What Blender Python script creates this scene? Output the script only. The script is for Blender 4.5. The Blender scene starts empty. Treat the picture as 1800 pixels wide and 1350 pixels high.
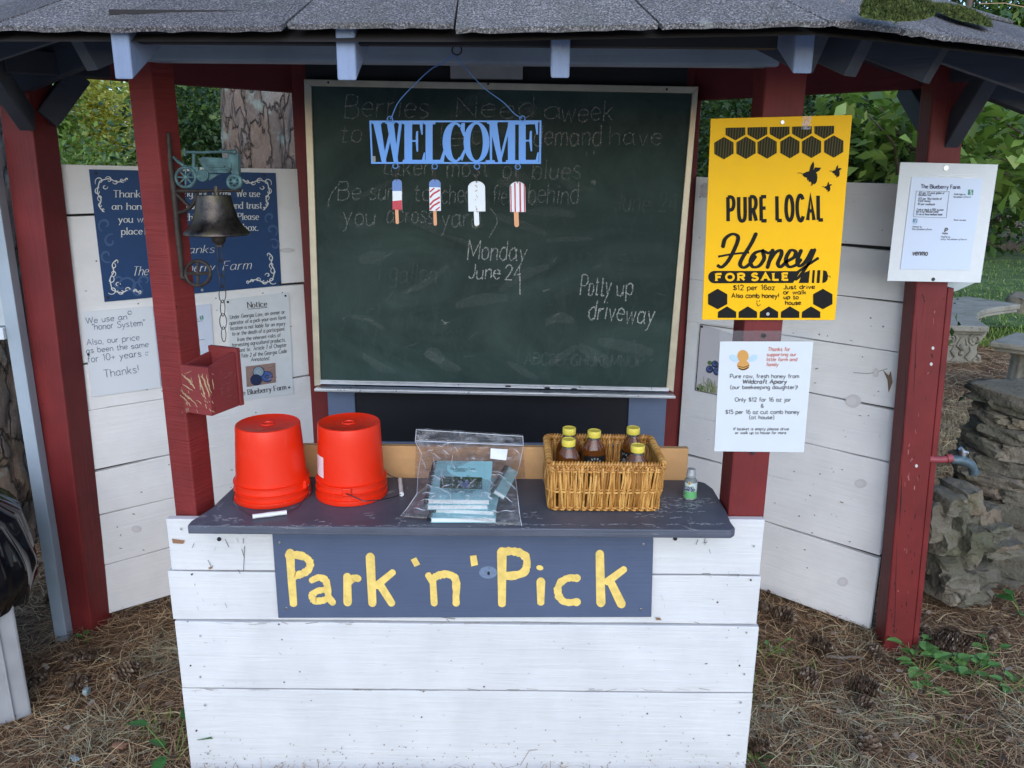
import bpy, bmesh, math, random
import numpy as np
from mathutils import Vector, Matrix, noise
random.seed(11); RS = np.random.RandomState(7)
S = bpy.context.scene; COL = S.collection
rad = math.radians
# ------------------------------------------------------------------ camera
FPX, PITCH, ROLL, CAMZ = 1400.0, rad(15.1), rad(0.5), 1.52
_F = Vector((0, math.cos(PITCH), -math.sin(PITCH)))
_U0 = Vector((0, math.sin(PITCH), math.cos(PITCH))); _R0 = Vector((1, 0, 0))
_R = _R0*math.cos(ROLL) + _U0*math.sin(ROLL); _U = -_R0*math.sin(ROLL) + _U0*math.cos(ROLL)
CAM = Vector((0, 0, CAMZ))
cd = bpy.data.cameras.new("camera"); cam = bpy.data.objects.new("camera", cd); COL.objects.link(cam)
m = Matrix((( _R.x, _U.x, -_F.x, 0), (_R.y, _U.y, -_F.y, 0), (_R.z, _U.z, -_F.z, CAMZ), (0, 0, 0, 1)))
cam.matrix_world = m
cd.sensor_width = 36; cd.lens = FPX/1800*36; cd.clip_start = .02; cd.clip_end = 500
S.camera = cam
# ------------------------------------------------------------------ light
SUN_EL, SUN_ROT = rad(28), rad(176)
w = bpy.data.worlds.new("World"); S.world = w; w.use_nodes = True
nt = w.node_tree; sky = nt.nodes.new("ShaderNodeTexSky"); sky.sky_type = 'NISHITA'; sky.sun_disc = False
sky.sun_elevation = SUN_EL; sky.sun_rotation = SUN_ROT; sky.air_density = 1.0; sky.dust_density = .4; sky.ozone_density = 3.0
nt.links.new(sky.outputs[0], nt.nodes["Background"].inputs[0]); nt.nodes["Background"].inputs[1].default_value = .15
sl = bpy.data.lights.new("sun", 'SUN'); sl.energy = .7; sl.angle = rad(60); sl.color = (1, .985, .965)
sun = bpy.data.objects.new("sun", sl); COL.objects.link(sun)
sv = Vector((math.sin(SUN_ROT)*math.cos(SUN_EL), math.cos(SUN_ROT)*math.cos(SUN_EL), math.sin(SUN_EL)))
sun.rotation_euler = sv.to_track_quat('Z', 'Y').to_euler(); sun.location = sv*30
vs = S.view_settings; vs.view_transform = 'Standard'; vs.look = 'None'; vs.exposure = 1.03; vs.gamma = 1.0
try: S.cycles.max_bounces = 8; S.cycles.transparent_max_bounces = 16; S.cycles.caustics_refractive = False; S.cycles.caustics_reflective = False
except Exception: pass
# ------------------------------------------------------------------ photo pixel -> point on a real plane
def ray(x, y): return (_R*((x-900)/FPX) - _U*((y-675)/FPX) + _F)
def onY(x, y, Y): d = ray(x, y); return CAM + d*(Y/d.y)
def onZ(x, y, Z): d = ray(x, y); return CAM + d*((Z-CAMZ)/d.z)
class Plane:
    def __init__(s, p, n): s.p = Vector(p); s.n = Vector(n).normalized()
    def at(s, x, y, off=0.0):
        d = ray(x, y); q = s.p + s.n*off
        return CAM + d*((q-CAM).dot(s.n)/d.dot(s.n))
def vplane(x0, y0, x1, y1):   # vertical plane through two plan points, normal towards the viewer
    t = Vector((x1-x0, y1-y0, 0)).normalized(); n = Vector((t.y, -t.x, 0))
    return Plane((x0, y0, 0), n)
def YP(Y): return Plane((0, Y, 0), (0, -1, 0))
# ------------------------------------------------------------------ mesh builder
class MB:
    def __init__(s): s.v = []; s.f = []; s.mi = []
    def add(s, vs, fs, mi=0):
        o = len(s.v); s.v += [Vector(p) for p in vs]; s.f += [[i+o for i in f] for f in fs]; s.mi += [mi]*len(fs); return s
    def hexa(s, p, mi=0):   # 8 points: bottom 0-3, top 4-7
        return s.add(p, [(0,3,2,1),(4,5,6,7),(0,1,5,4),(1,2,6,5),(2,3,7,6),(3,0,4,7)], mi)
    def box(s, x0, x1, y0, y1, z0, z1, mi=0):
        return s.hexa([(x0,y0,z0),(x1,y0,z0),(x1,y1,z0),(x0,y1,z0),(x0,y0,z1),(x1,y0,z1),(x1,y1,z1),(x0,y1,z1)], mi)
    def cbox(s, c, sz, rz=0, mi=0, M=None):
        if M is None: M = Matrix.Rotation(rz, 3, 'Z')
        c = Vector(c); q = []
        for z in (-1, 1):
            for x, y in ((-1,-1),(1,-1),(1,1),(-1,1)): q.append(c + M @ Vector((x*sz[0]/2, y*sz[1]/2, z*sz[2]/2)))
        return s.hexa(q, mi)
    def bar(s, a, b, w_, h_, up=(0,0,1), mi=0):   # rectangular beam a->b
        a = Vector(a); b = Vector(b); t = (b-a).normalized(); u = Vector(up); sd = t.cross(u).normalized(); u = sd.cross(t).normalized()
        q = []
        for p in (a, b):
            q += [p-sd*w_/2-u*h_/2, p+sd*w_/2-u*h_/2, p+sd*w_/2+u*h_/2, p-sd*w_/2+u*h_/2]
        return s.add(q, [(0,1,2,3),(7,6,5,4),(0,4,5,1),(1,5,6,2),(2,6,7,3),(3,7,4,0)], mi)
    def tube(s, pts, r, n=8, closed=False, mi=0, cap=True):
        pts = [Vector(p) for p in pts]; N = len(pts); o = len(s.v); rr = r if hasattr(r, '__len__') else [r]*N
        u = None
        for i, p in enumerate(pts):
            if closed: t = (pts[(i+1) % N]-pts[i-1])
            else: t = pts[min(i+1, N-1)]-pts[max(i-1, 0)]
            if t.length < 1e-9: t = Vector((0,0,1))
            t.normalize()
            if u is None: u = t.orthogonal().normalized()
            u = (u - t*u.dot(t));
            if u.length < 1e-6: u = t.orthogonal()
            u.normalize(); b = t.cross(u)
            for k in range(n):
                a = 2*math.pi*k/n; s.v.append(p + (u*math.cos(a)+b*math.sin(a))*rr[i])
        M_ = N if closed else N-1
        for i in range(M_):
            j = (i+1) % N
            for k in range(n):
                l = (k+1) % n; s.f.append([o+i*n+k, o+i*n+l, o+j*n+l, o+j*n+k]); s.mi.append(mi)
        if cap and not closed:
            s.f.append([o+k for k in range(n)][::-1]); s.f.append([o+(N-1)*n+k for k in range(n)]); s.mi += [mi, mi]
        return s
    def lathe(s, prof, c=(0,0,0), n=32, mi=0, sx=1, sy=1, capb=True, capt=True):
        o = len(s.v); c = Vector(c)
        for r, z in prof:
            for k in range(n):
                a = 2*math.pi*k/n; s.v.append(c + Vector((r*math.cos(a)*sx, r*math.sin(a)*sy, z)))
        for i in range(len(prof)-1):
            for k in range(n):
                l = (k+1) % n; s.f.append([o+i*n+k, o+i*n+l, o+(i+1)*n+l, o+(i+1)*n+k]); s.mi.append(mi)
        if capb: s.f.append([o+k for k in range(n)][::-1]); s.mi.append(mi)
        if capt: s.f.append([o+(len(prof)-1)*n+k for k in range(n)]); s.mi.append(mi)
        return s
    def prism(s, front, back, mi=0):
        n = len(front); o = len(s.v); s.v += [Vector(p) for p in front]+[Vector(p) for p in back]
        s.f.append([o+i for i in range(n)]); s.f.append([o+n+i for i in range(n)][::-1])
        for i in range(n): j = (i+1) % n; s.f.append([o+i, o+n+i, o+n+j, o+j])
        s.mi += [mi]*(n+2); return s
    def ball(s, c, r, n=10, mi=0, sc=(1,1,1)):
        c = Vector(c); prof = []
        o = len(s.v); m_ = max(5, n//2+1)
        for i in range(m_+1):
            t = math.pi*i/m_; rr = max(math.sin(t), .001)
            for k in range(n):
                a = 2*math.pi*k/n; s.v.append(c+Vector((r*rr*math.cos(a)*sc[0], r*rr*math.sin(a)*sc[1], -r*math.cos(t)*sc[2])))
        for i in range(m_):
            for k in range(n):
                l = (k+1) % n; s.f.append([o+i*n+k, o+i*n+l, o+(i+1)*n+l, o+(i+1)*n+k]); s.mi.append(mi)
        return s
    def grid(s, fn, nu, nv, mi=0):
        o = len(s.v)
        for j in range(nv+1):
            for i in range(nu+1): s.v.append(Vector(fn(i/nu, j/nv)))
        for j in range(nv):
            for i in range(nu):
                a = o+j*(nu+1)+i; s.f.append([a, a+1, a+nu+2, a+nu+1]); s.mi.append(mi)
        return s
def wloc(o):
    v = Vector((0,0,0))
    while o is not None: v += o.location; o = o.parent
    return v
def part(name, mb, mats, parent=None, smooth=None, bevel=0, bseg=2, local=False, recalc=True):
    if not isinstance(mats, (list, tuple)): mats = [mats]
    off = Vector((0,0,0)) if (local or parent is None) else wloc(parent)
    me = bpy.data.meshes.new(name); me.from_pydata([tuple(p-off) for p in mb.v], [], mb.f)
    for mm in mats: me.materials.append(mm)
    if len(mats) > 1: me.polygons.foreach_set('material_index', mb.mi)
    if recalc:
        bm = bmesh.new(); bm.from_mesh(me); bmesh.ops.recalc_face_normals(bm, faces=bm.faces); bm.to_mesh(me); bm.free()
    if smooth is not None:
        me.polygons.foreach_set('use_smooth', [True]*len(me.polygons))
        me.set_sharp_from_angle(angle=rad(smooth))
    me.update()
    o = bpy.data.objects.new(name, me); COL.objects.link(o); o.parent = parent
    if bevel:
        b = o.modifiers.new('bevel', 'BEVEL'); b.width = bevel; b.segments = bseg; b.limit_method = 'ANGLE'; b.angle_limit = rad(40)
    return o
def thing(name, label, cat, loc, group=None, rz=0):
    o = bpy.data.objects.new(name, None); COL.objects.link(o); o.location = loc; o.rotation_euler = (0,0,rz); o.empty_display_size = .05
    return tag(o, label, cat, group)
def tag(o, label, cat, group=None, kind=None):
    if label: o['label'] = label
    if cat: o['category'] = cat
    if group: o['group'] = group
    if kind: o['kind'] = kind
    return o
def dup(o, parent=None):
    c = o.copy(); COL.objects.link(c)
    if parent is not None: c.parent = parent
    for ch in list(o.children): dup(ch, c)
    return c
# ------------------------------------------------------------------ materials
def new_mat(name):
    M = bpy.data.materials.new(name); M.use_nodes = True; t = M.node_tree; return M, t, t.nodes["Principled BSDF"]
def N(t, typ, **kw):
    n = t.nodes.new(typ)
    for k, v in kw.items():
        if k.startswith('i_'):
            key = k[2:]; key = int(key) if key.isdigit() else key.replace('_', ' ')
            n.inputs[key].default_value = v
        else: setattr(n, k, v)
    return n
def coords(t, scale=(1,1,1), src='Object'):
    tc = N(t, 'ShaderNodeTexCoord'); mp = N(t, 'ShaderNodeMapping'); mp.inputs['Scale'].default_value = scale
    t.links.new(tc.outputs[src], mp.inputs[0]); return mp.outputs[0]
def ntex(t, co, scale, detail=4, rough=.55, dist=0):
    n = N(t, 'ShaderNodeTexNoise'); n.inputs['Scale'].default_value = scale; n.inputs['Detail'].default_value = detail
    n.inputs['Roughness'].default_value = rough; n.inputs['Distortion'].default_value = dist; t.links.new(co, n.inputs['Vector']); return n.outputs['Fac']
def ramp(t, fac, stops):
    r = N(t, 'ShaderNodeValToRGB'); e = r.color_ramp.elements
    while len(e) < len(stops): e.new(.5)
    for el, (p, c) in zip(e, stops):
        el.position = p; el.color = (c, c, c, 1) if not hasattr(c, '__len__') else (*c[:3], 1)
    t.links.new(fac, r.inputs[0]); return r.outputs[0]
def mix(t, fac, a, b, mode='MIX'):
    n = N(t, 'ShaderNodeMix', data_type='RGBA', blend_type=mode)
    for sock, val in ((n.inputs[0], fac), (n.inputs[6], a), (n.inputs[7], b)):
        if hasattr(val, 'is_linked') or hasattr(val, 'links'): t.links.new(val, sock)
        elif hasattr(val, '__len__'): sock.default_value = (*val[:3], 1)
        else: sock.default_value = val
    return n.outputs[2]
def bump(t, b, h, strength=.3, dist=.01):
    n = N(t, 'ShaderNodeBump'); n.inputs['Strength'].default_value = strength; n.inputs['Distance'].default_value = dist
    t.links.new(h, n.inputs['Height'])
    t.links.new(n.outputs[0], b.inputs['Normal']); return n
def plain(name, col, rough=.5, metal=0, spec=.5, var=.0, vs_=30, bmp=0, bs=60, **kw):
    M, t, b = new_mat(name); b.inputs['Roughness'].default_value = rough; b.inputs['Metallic'].default_value = metal
    b.inputs['Specular IOR Level'].default_value = spec; b.inputs['Base Color'].default_value = (*col, 1)
    if var or bmp:
        co = coords(t)
        if var:
            f = ntex(t, co, vs_, 5); c = mix(t, ramp(t, f, [(.3, 0), (.7, 1)]), [x*(1-var) for x in col], [min(1, x*(1+var)) for x in col]); t.links.new(c, b.inputs['Base Color'])
            r = N(t, 'ShaderNodeMapRange', i_3=max(0, rough-.1), i_4=min(1, rough+.12)); t.links.new(f, r.inputs[0]); t.links.new(r.outputs[0], b.inputs['Roughness'])
        if bmp: bump(t, b, ntex(t, co, bs, 4), bmp, .004)
    for k, v in kw.items(): b.inputs[k.replace('_', ' ')].default_value = v
    return M
def wood_paint(name, col, axis='x', rough=.6, var=.1, grain=.35, chips=0, chipcol=(.35,.27,.18), specks=0, speckcol=(.12,.09,.06), knots=0, fine=1.0):
    M, t, b = new_mat(name); b.inputs['Roughness'].default_value = rough; b.inputs['Specular IOR Level'].default_value = .35
    st = (2.5, 2.5, 70*fine) if axis == 'x' else ((70*fine, 70*fine, 2.5) if axis == 'z' else (2.5, 70*fine, 70*fine))
    if axis == 'X': st = (2.5, 60*fine, 60*fine)
    cg = coords(t, st); co = coords(t)
    g = ntex(t, cg, 1.6, 6, .65, .4); f = ntex(t, co, 7, 5)
    c = mix(t, ramp(t, f, [(.3, 0), (.7, 1)]), [x*(1-var) for x in col], [min(1, x*(1+var)) for x in col])
    c = mix(t, ramp(t, g, [(.28, .55*var*3), (.42, 0)]), c, [x*.72 for x in col])
    if knots:
        v = N(t, 'ShaderNodeTexVoronoi'); v.inputs['Scale'].default_value = 2.3; t.links.new(co, v.inputs['Vector'])
        c = mix(t, ramp(t, v.outputs['Distance'], [(.0, knots), (.06, knots*.4), (.10, 0)]), c, (.45, .38, .34))
    if specks:
        v = N(t, 'ShaderNodeTexVoronoi'); v.inputs['Scale'].default_value = 26; t.links.new(co, v.inputs['Vector'])
        h = N(t, 'ShaderNodeSeparateColor'); t.links.new(v.outputs['Color'], h.inputs[0])
        mm = N(t, 'ShaderNodeMath', operation='MULTIPLY'); t.links.new(ramp(t, v.outputs['Distance'], [(.05, 1), (.09, 0)]), mm.inputs[0]); t.links.new(ramp(t, h.outputs[0], [(.9-specks*.3, 0), (.92-specks*.3, 1)]), mm.inputs[1])
        c = mix(t, mm.outputs[0], c, speckcol)
    if chips:
        n2 = ntex(t, cg, 2.3, 7, .75, 1.2)
        c = mix(t, ramp(t, n2, [(.70-chips*.12, 0), (.73-chips*.12, 1)]), c, chipcol)
    t.links.new(c, b.inputs['Base Color'])
    n = bump(t, b, g, grain, .004)
    return M
# ------------------------------------------------------------------ stroke alphabet (own lettering)
_G = {
'a':"4.6|~3.9,3.8 2.7,5 1.2,4.8 0,3.2 .1,1.2 1.2,.1 2.6,.4 3.9,2;~4,5 3.9,2 4.1,.6 4.9,.1",'b':"4.2|0,8 0,0;~0,3.5 1.5,5 3,5 4,3.5 4,1.5 3,0 1.5,0 0,1.2",'c':"4|~4,4.2 3,5 1.5,5 0,3.5 0,1.5 1.5,0 3,0 4,.8",
'd':"4.2|4,8 4,0;~4,3.7 2.8,5 1.3,5 0,3.5 0,1.5 1.3,0 2.8,0 4,1.3",'e':"4|0,2.7 4,2.7;~4,2.7 3.6,4.4 2,5 .5,4.2 0,2.5 .5,.8 2,0 3.8,.7",'f':"2.6|~3,7.6 2.2,8 1.2,7.3 1,6 1,4;1,5 1,0;0,5 2.6,5",
'g':"4.2|4,5 4,-1.2;~4,-1.2 3.5,-2.6 2,-3 .4,-2.4;~4,3.7 2.8,5 1.3,5 0,3.5 0,1.8 1.3,.4 2.8,.4 4,1.5",'h':"4|0,8 0,0;~0,3.4 1.4,4.9 3,4.9 3.8,3.6 3.8,0",'i':"1|.5,5 .5,0;.5,6.6 .5,7.1",'j':"2|1.5,5 1.5,-1.5;~1.5,-1.5 1,-2.8 0,-3;1.5,6.6 1.5,7.1",
'k':"3.8|0,8 0,0;3.5,5 0,1.9;1.2,3 3.7,0",'l':"1|.5,8 .5,0",'m':"6.2|0,5 0,0;~0,3.5 1.2,5 2.4,4.9 3,3.6 3,0;~3,3.5 4.2,5 5.4,4.9 6,3.6 6,0",'n':"4|0,5 0,0;~0,3.4 1.4,4.9 3,4.9 3.8,3.6 3.8,0",
'o':"4|~2,5 .5,4.3 0,2.5 .5,.7 2,0 3.5,.7 4,2.5 3.5,4.3 2,5",'p':"4.2|0,5 0,-3;~0,3.5 1.5,5 3,5 4,3.5 4,1.5 3,0 1.5,0 0,1.2",'q':"4.2|4,5 4,-3;~4,3.7 2.8,5 1.3,5 0,3.5 0,1.5 1.3,0 2.8,0 4,1.3",'r':"2.7|0,5 0,0;~0,3 1,4.6 2.6,4.9",
's':"3.5|~3.3,4.3 2.2,5 .8,4.8 .2,3.8 1,2.9 2.5,2.3 3.4,1.4 2.8,.3 1.4,0 0,.6",'t':"2.8|1,7 1,1.2;~1,1.2 1.6,.1 2.8,.3;0,5 2.6,5",'u':"4|0,5 0,1.5;~0,1.5 .8,.1 2.4,.1 3.8,1.6;3.8,5 3.8,0",'v':"3.8|0,5 1.9,0 3.8,5",'w':"6|0,5 1.5,0 3,4.6 4.5,0 6,5",
'x':"3.6|0,5 3.6,0;3.6,5 0,0",'y':"4|0,5 2,.3;4,5 2,.3 .8,-2.6 0,-3",'z':"3.6|0,5 3.5,5 0,0 3.6,0",
'A':"6|0,0 3,8 6,0;1.1,3 4.9,3",'B':"5|0,0 0,8;~0,8 3,8 4.4,7 4.2,5 3,4.3 0,4.3;~0,4.3 3.5,4.2 5,3 4.9,1 3.4,0 0,0",'C':"5.7|~5.6,6.8 4.2,8 2.2,8 .4,6.2 0,4 .5,1.7 2.2,0 4.2,0 5.7,1.3",'D':"5.4|0,0 0,8;~0,8 2.6,8 4.8,6.6 5.4,4 4.8,1.4 2.6,0 0,0",
'E':"4.5|4.4,8 0,8;0,8 0,0;0,0 4.5,0;0,4.2 3.8,4.2",'F':"4.4|4.4,8 0,8;0,8 0,0;0,4.2 3.6,4.2",'G':"6|~5.6,6.8 4.2,8 2.2,8 .4,6.2 0,4 .5,1.7 2.2,0 4.2,0 5.8,1.3;3.5,3.6 5.8,3.6 5.8,.6",'H':"5.4|0,8 0,0;5.4,8 5.4,0;0,4.2 5.4,4.2",'I':"1|.5,8 .5,0",
'J':"3.6|3.5,8 3.5,2.4;~3.5,2.4 2.8,.5 1.5,0 0,1",'K':"5.2|0,8 0,0;5,8 0,3.5;1.6,5 5.2,0",'L':"4.4|0,8 0,0;0,0 4.4,0",'M':"7|0,0 .3,8;.3,8 3.5,1.6;3.5,1.6 6.7,8;6.7,8 7,0",'N':"5.6|0,0 0,8;0,8 5.6,0;5.6,0 5.6,8",'O':"6.4|~3.2,8 .9,6.9 0,4 .9,1.1 3.2,0 5.5,1.1 6.4,4 5.5,6.9 3.2,8",
'P':"4.8|0,0 0,8;~0,8 3,8 4.7,7 4.7,5 3,3.8 0,3.8",'Q':"6.4|~3.2,8 .9,6.9 0,4 .9,1.1 3.2,0 5.5,1.1 6.4,4 5.5,6.9 3.2,8;4,2 6.4,-.6",'R':"5|0,0 0,8;~0,8 3,8 4.7,7 4.7,5 3,3.8 0,3.8;2.4,3.8 5,0",'S':"4.9|~4.7,6.8 3.4,8 1.4,7.8 .3,6.4 1,5 3,4 4.7,2.8 4.6,1 3,0 1.2,.1 0,1.3",
'T':"5.4|0,8 5.4,8;2.7,8 2.7,0",'U':"5.4|0,8 0,2.5;~0,2.5 .7,.6 2.7,0 4.7,.6 5.4,2.5;5.4,2.5 5.4,8",'V':"5.8|0,8 2.9,0 5.8,8",'W':"8.4|0,8 2.1,0;2.1,0 4.2,7.4;4.2,7.4 6.3,0;6.3,0 8.4,8",'X':"5|0,8 5,0;5,8 0,0",'Y':"5.2|0,8 2.6,4 5.2,8;2.6,4 2.6,0",'Z':"5|0,8 5,8 0,0 5,0",
'0':"4.6|~2.3,8 .5,6.8 0,4 .5,1.2 2.3,0 4.1,1.2 4.6,4 4.1,6.8 2.3,8",'1':"2.2|.2,6.4 1.6,8 1.6,0",'2':"4.5|~.2,6.3 1.2,7.8 3,8 4.2,6.6 3.8,4.6 2,2.4 0,0;0,0 4.5,0",'3':"4.4|~.2,7 2,8 4,7 3.8,5 2,4.3;~2,4.3 4.2,3.6 4.3,1.2 2.2,0 0,1",'4':"4.6|3.4,0 3.4,8 0,2.6 4.6,2.6",
'5':"4.4|4.2,8 .7,8 .4,4.6;~.4,4.6 2,5.1 3.8,4.4 4.4,2.6 3.6,.7 2,0 .2,.8",'6':"4.4|~3.8,7.4 2.2,8 .6,6 0,3 .7,.8 2.3,0 4,.9 4.4,2.7 3.6,4.4 2,4.7 .3,3.4",'7':"4.4|0,8 4.4,8 1.6,0",'8':"4.4|~2.2,4.4 .4,5.4 .6,7.3 2.2,8 3.8,7.3 4,5.4 2.2,4.4 .2,3.2 .2,1.1 2.2,0 4.2,1.1 4.2,3.2 2.2,4.4",'9':"4.4|~4.1,4.6 2.4,3.3 .6,4 0,5.6 .7,7.4 2.3,8 4,7 4.3,4.4 3.6,1.4 2,0",
'.':"1|.4,0 .6,.3",',':"1|.7,.3 .2,-1.4",'!':"1|.5,8 .5,2.4;.5,.1 .5,.5",'&':"6|~5.6,0 3,2.8 1.2,5.4 1.3,7.4 2.7,8 3.8,6.8 3,5 .6,3.2 .1,1.4 1.6,0 3.6,.4 5.6,3",'$':"4.6|~4.3,6.5 3.2,7.3 1.3,7.2 .3,6 1,4.8 3,4 4.4,2.8 4.2,1.2 2.8,.5 1.2,.6 0,1.6;2.3,8.6 2.3,-.6",
'(':"2|~1.8,8.6 .4,6 .1,3.5 .5,.6 1.8,-1.6",')':"2|~.2,8.6 1.6,6 1.9,3.5 1.5,.6 .2,-1.6",'"':"1.6|.3,8 .2,6.2;1.3,8 1.2,6.2","'":"1|.5,8 .4,6.2",'-':"2.4|.2,2.8 2.2,2.8",':':"1|.5,.1 .5,.5;.5,4 .5,4.4",'+':"4|0,3 4,3;2,5 2,1",'/':"3|0,-.5 3,8.3",'@':"6|~4.2,4 3,4.8 2,3.5 2.4,2.2 3.6,2.2 4.2,3.6 4.6,2.2 5.8,3 5.6,5.6 3.2,7 .8,5.6 .2,3 1.4,.8 4.2,.4",'_':"4|0,-1 4,-1",' ':"2.4|",
}
GL = {}
def smooth_pts(p, k=5):
    q = []; n = len(p); cl = p[0] == p[-1]
    for i in range(n-1):
        p0 = p[i-1] if i > 0 else (p[-2] if cl else p[0]); p1 = p[i]; p2 = p[i+1]; p3 = p[i+2] if i+2 < n else (p[1] if cl else p[-1])
        for j in range(k):
            u = j/k; q.append(tuple(.5*(2*p1[a]+(p2[a]-p0[a])*u+(2*p0[a]-5*p1[a]+4*p2[a]-p3[a])*u*u+(3*p1[a]-p0[a]-3*p2[a]+p3[a])*u**3) for a in (0,1)))
    return q+[p[-1]]
for ch, d in _G.items():
    wd, st = d.split('|'); L = []
    for s_ in st.split(';'):
        if not s_: continue
        sm = s_[0] == '~'; P_ = [tuple(float(c) for c in q.split(',')) for q in s_.lstrip('~').split()]
        L.append(smooth_pts(P_, 4) if sm else P_)
    GL[ch] = (float(wd), L)
class Art:
    """flat paint / ink laid on a real plane; outlines are given in photograph pixels and land on the plane at real size"""
    def __init__(s, plane, off=.0008): s.pl = plane; s.off = off; s.mb = MB(); s.k = 0
    def lift(s): s.k = (s.k+1) % 14; return s.off + s.k*.00003
    def poly(s, pts, mi=0, off=None):
        o = s.lift() if off is None else s.off+off
        V = [s.pl.at(x, y, o) for x, y in pts]; s.mb.add(V, [list(range(len(V)))], mi)
    def rect(s, x0, y0, x1, y1, mi=0, off=None): s.poly([(x0,y0),(x1,y0),(x1,y1),(x0,y1)], mi, off)
    def ell(s, cx, cy, rx, ry, mi=0, n=18, rot=0, off=None):
        c_, s_ = math.cos(rot), math.sin(rot)
        s.poly([(cx+rx*math.cos(a)*c_-ry*math.sin(a)*s_, cy+rx*math.cos(a)*s_+ry*math.sin(a)*c_) for a in [2*math.pi*i/n for i in range(n)]], mi, off)
    def line(s, pts, w_, mi=0, nib=None, rnd=False, jit=0, taper=0, sm=False):
        if sm: pts = smooth_pts([tuple(p) for p in pts], 6)
        P_ = [Vector((p[0]+random.uniform(-jit,jit), p[1]+random.uniform(-jit,jit))) for p in pts]
        if len(P_) < 2: return
        L = []; Rr = []; n = len(P_)
        cl = (P_[0]-P_[-1]).length < 1e-6 and n > 3
        for i in range(n):
            a = P_[i]-P_[i-1] if i > 0 else (P_[0]-P_[-2] if cl else P_[1]-P_[0]); b = P_[i+1]-P_[i] if i < n-1 else (P_[1]-P_[0] if cl else a)
            if a.length < 1e-6: a = b
            if b.length < 1e-6: b = a
            if a.length < 1e-6: a = b = Vector((1, 0))
            a = a.normalized(); b = b.normalized(); t = a+b
            t = t.normalized() if t.length > 1e-4 else a
            k = 1/max(.5, t.dot(a)); d = w_
            if nib is not None: d = w_*(nib+(1-nib)*abs(t.y)**1.5)
            if jit: d *= random.uniform(.85, 1.15)
            if taper: d *= 1-taper*abs(2*i/(n-1)-1)
            nn = Vector((-t.y, t.x))*d/2*k; L.append(P_[i]+nn); Rr.append(P_[i]-nn)
        if rnd and not cl:
            def cap(c, d, r):
                d = d.normalized() if d.length > 1e-6 else Vector((1,0)); m_ = Vector((-d.y, d.x)); return [c+(m_*math.cos(a)+d*math.sin(a))*r for a in (rad(150), rad(120), rad(90), rad(60), rad(30))]
            e0 = cap(P_[0], P_[0]-P_[1], w_/2); e1 = cap(P_[-1], P_[-1]-P_[-2], w_/2)
        else: e0 = e1 = None
        o = s.lift()
        V = [s.pl.at(q.x, q.y, o) for q in L]+[s.pl.at(q.x, q.y, o) for q in Rr]
        F_ = [[i, i+1, n+i+1, n+i] for i in range(n-1)]; s.mb.add(V, F_, mi)
        if e0:
            for c, e in ((P_[0], e0), (P_[-1], e1)):
                V = [s.pl.at(q.x, q.y, o+.00001) for q in e]; i0 = 0 if e is e0 else n-1
                a1, a2 = (L[i0], Rr[i0])
                pts3 = [a2]+e+[a1] if (e[0]-a2).length < (e[0]-a1).length else [a1]+e+[a2]
                s.mb.add([s.pl.at(q.x, q.y, o) for q in pts3], [list(range(len(pts3)))], mi)
    def text(s, t, p0, p1, h, w_=1.5, mi=0, nib=None, serif=0, slant=0, jit=0, rnd=False, gap=1.5, wob=0):
        tot = sum(GL[c][0]+gap for c in t)-gap; p0 = Vector(p0); p1 = Vector(p1); d = (p1-p0)/tot; sy = h/8; x = 0
        up = Vector((d.y, -d.x)).normalized()*sy
        for c in t:
            wd, L = GL[c]; wy = random.uniform(-wob, wob)
            def q(a): return p0 + d*(x+a[0]+slant*a[1]*sy/max(d.length, .01)) + up*(a[1]+wy)
            for st in L:
                Q = [q(a) for a in st]
                s.line(Q, w_, mi, nib, rnd, jit)
                if serif:
                    for e in ((0, 1), (-1, -2)):
                        dd = Q[e[0]]-Q[e[1]]
                        if len(st) <= 3 and dd.length > 1e-6 and abs(dd.normalized().dot(up.normalized())) > .8:
                            hv = d.normalized()*serif; s.line([Q[e[0]]-hv, Q[e[0]]+hv], max(w_*.45, .5), mi)
            x += wd+gap
    def build(s, name, mats, parent): return part(name, s.mb, mats, parent, recalc=False)
def extr(mb, plane, pts, off, th, mi=0):   # solid plate with a photographed outline, real thickness
    fr = [plane.at(x, y, off) for x, y in pts]; mb.prism(fr, [p-plane.n*th for p in fr], mi)
def sheet(name, plane, quad, th, mat_, parent, off=None, bevel=0):
    mb = MB(); extr(mb, plane, quad, th if off is None else off, th or .003); return part(name, mb, mat_, parent, bevel=bevel)
# ------------------------------------------------------------------ materials used
M_white = wood_paint('white_paint', (.68,.665,.66), 'x', .55, .07, .55, chips=.28, chipcol=(.44,.40,.36), specks=.6, knots=.55, fine=.6)
M_white_wall = wood_paint('white_wall_paint', (.86,.83,.815), 'x', .6, .06, .45, chips=.1, chipcol=(.4,.37,.33), specks=.55, knots=.45, fine=.8)
M_red = wood_paint('barn_red_paint', (.165,.018,.018), 'z', .55, .22, .5, chips=.10, chipcol=(.30,.13,.11), specks=.55, speckcol=(.05,.015,.012))
M_red_saw = wood_paint('rough_sawn_red_paint', (.20,.022,.020), 'x', .6, .2, .8, chips=.08, chipcol=(.33,.12,.10), specks=.5, speckcol=(.05,.015,.012), fine=.9)
M_red_h = wood_paint('barn_red_beam_paint', (.15,.02,.022), 'x', .55, .12, .3)
M_blue = wood_paint('slate_blue_paint', (.135,.175,.27), 'x', .5, .1, .35, specks=.1, speckcol=(.4,.42,.45))
M_shelf = wood_paint('worn_slate_paint', (.088,.096,.125), 'x', .5, .2, .5, chips=.75, chipcol=(.26,.25,.26), specks=.6, speckcol=(.5,.5,.52))
M_grey = wood_paint('grey_blue_beam_paint', (.24,.265,.30), 'x', .6, .14, .35, chips=.05, chipcol=(.5,.5,.5))
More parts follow.
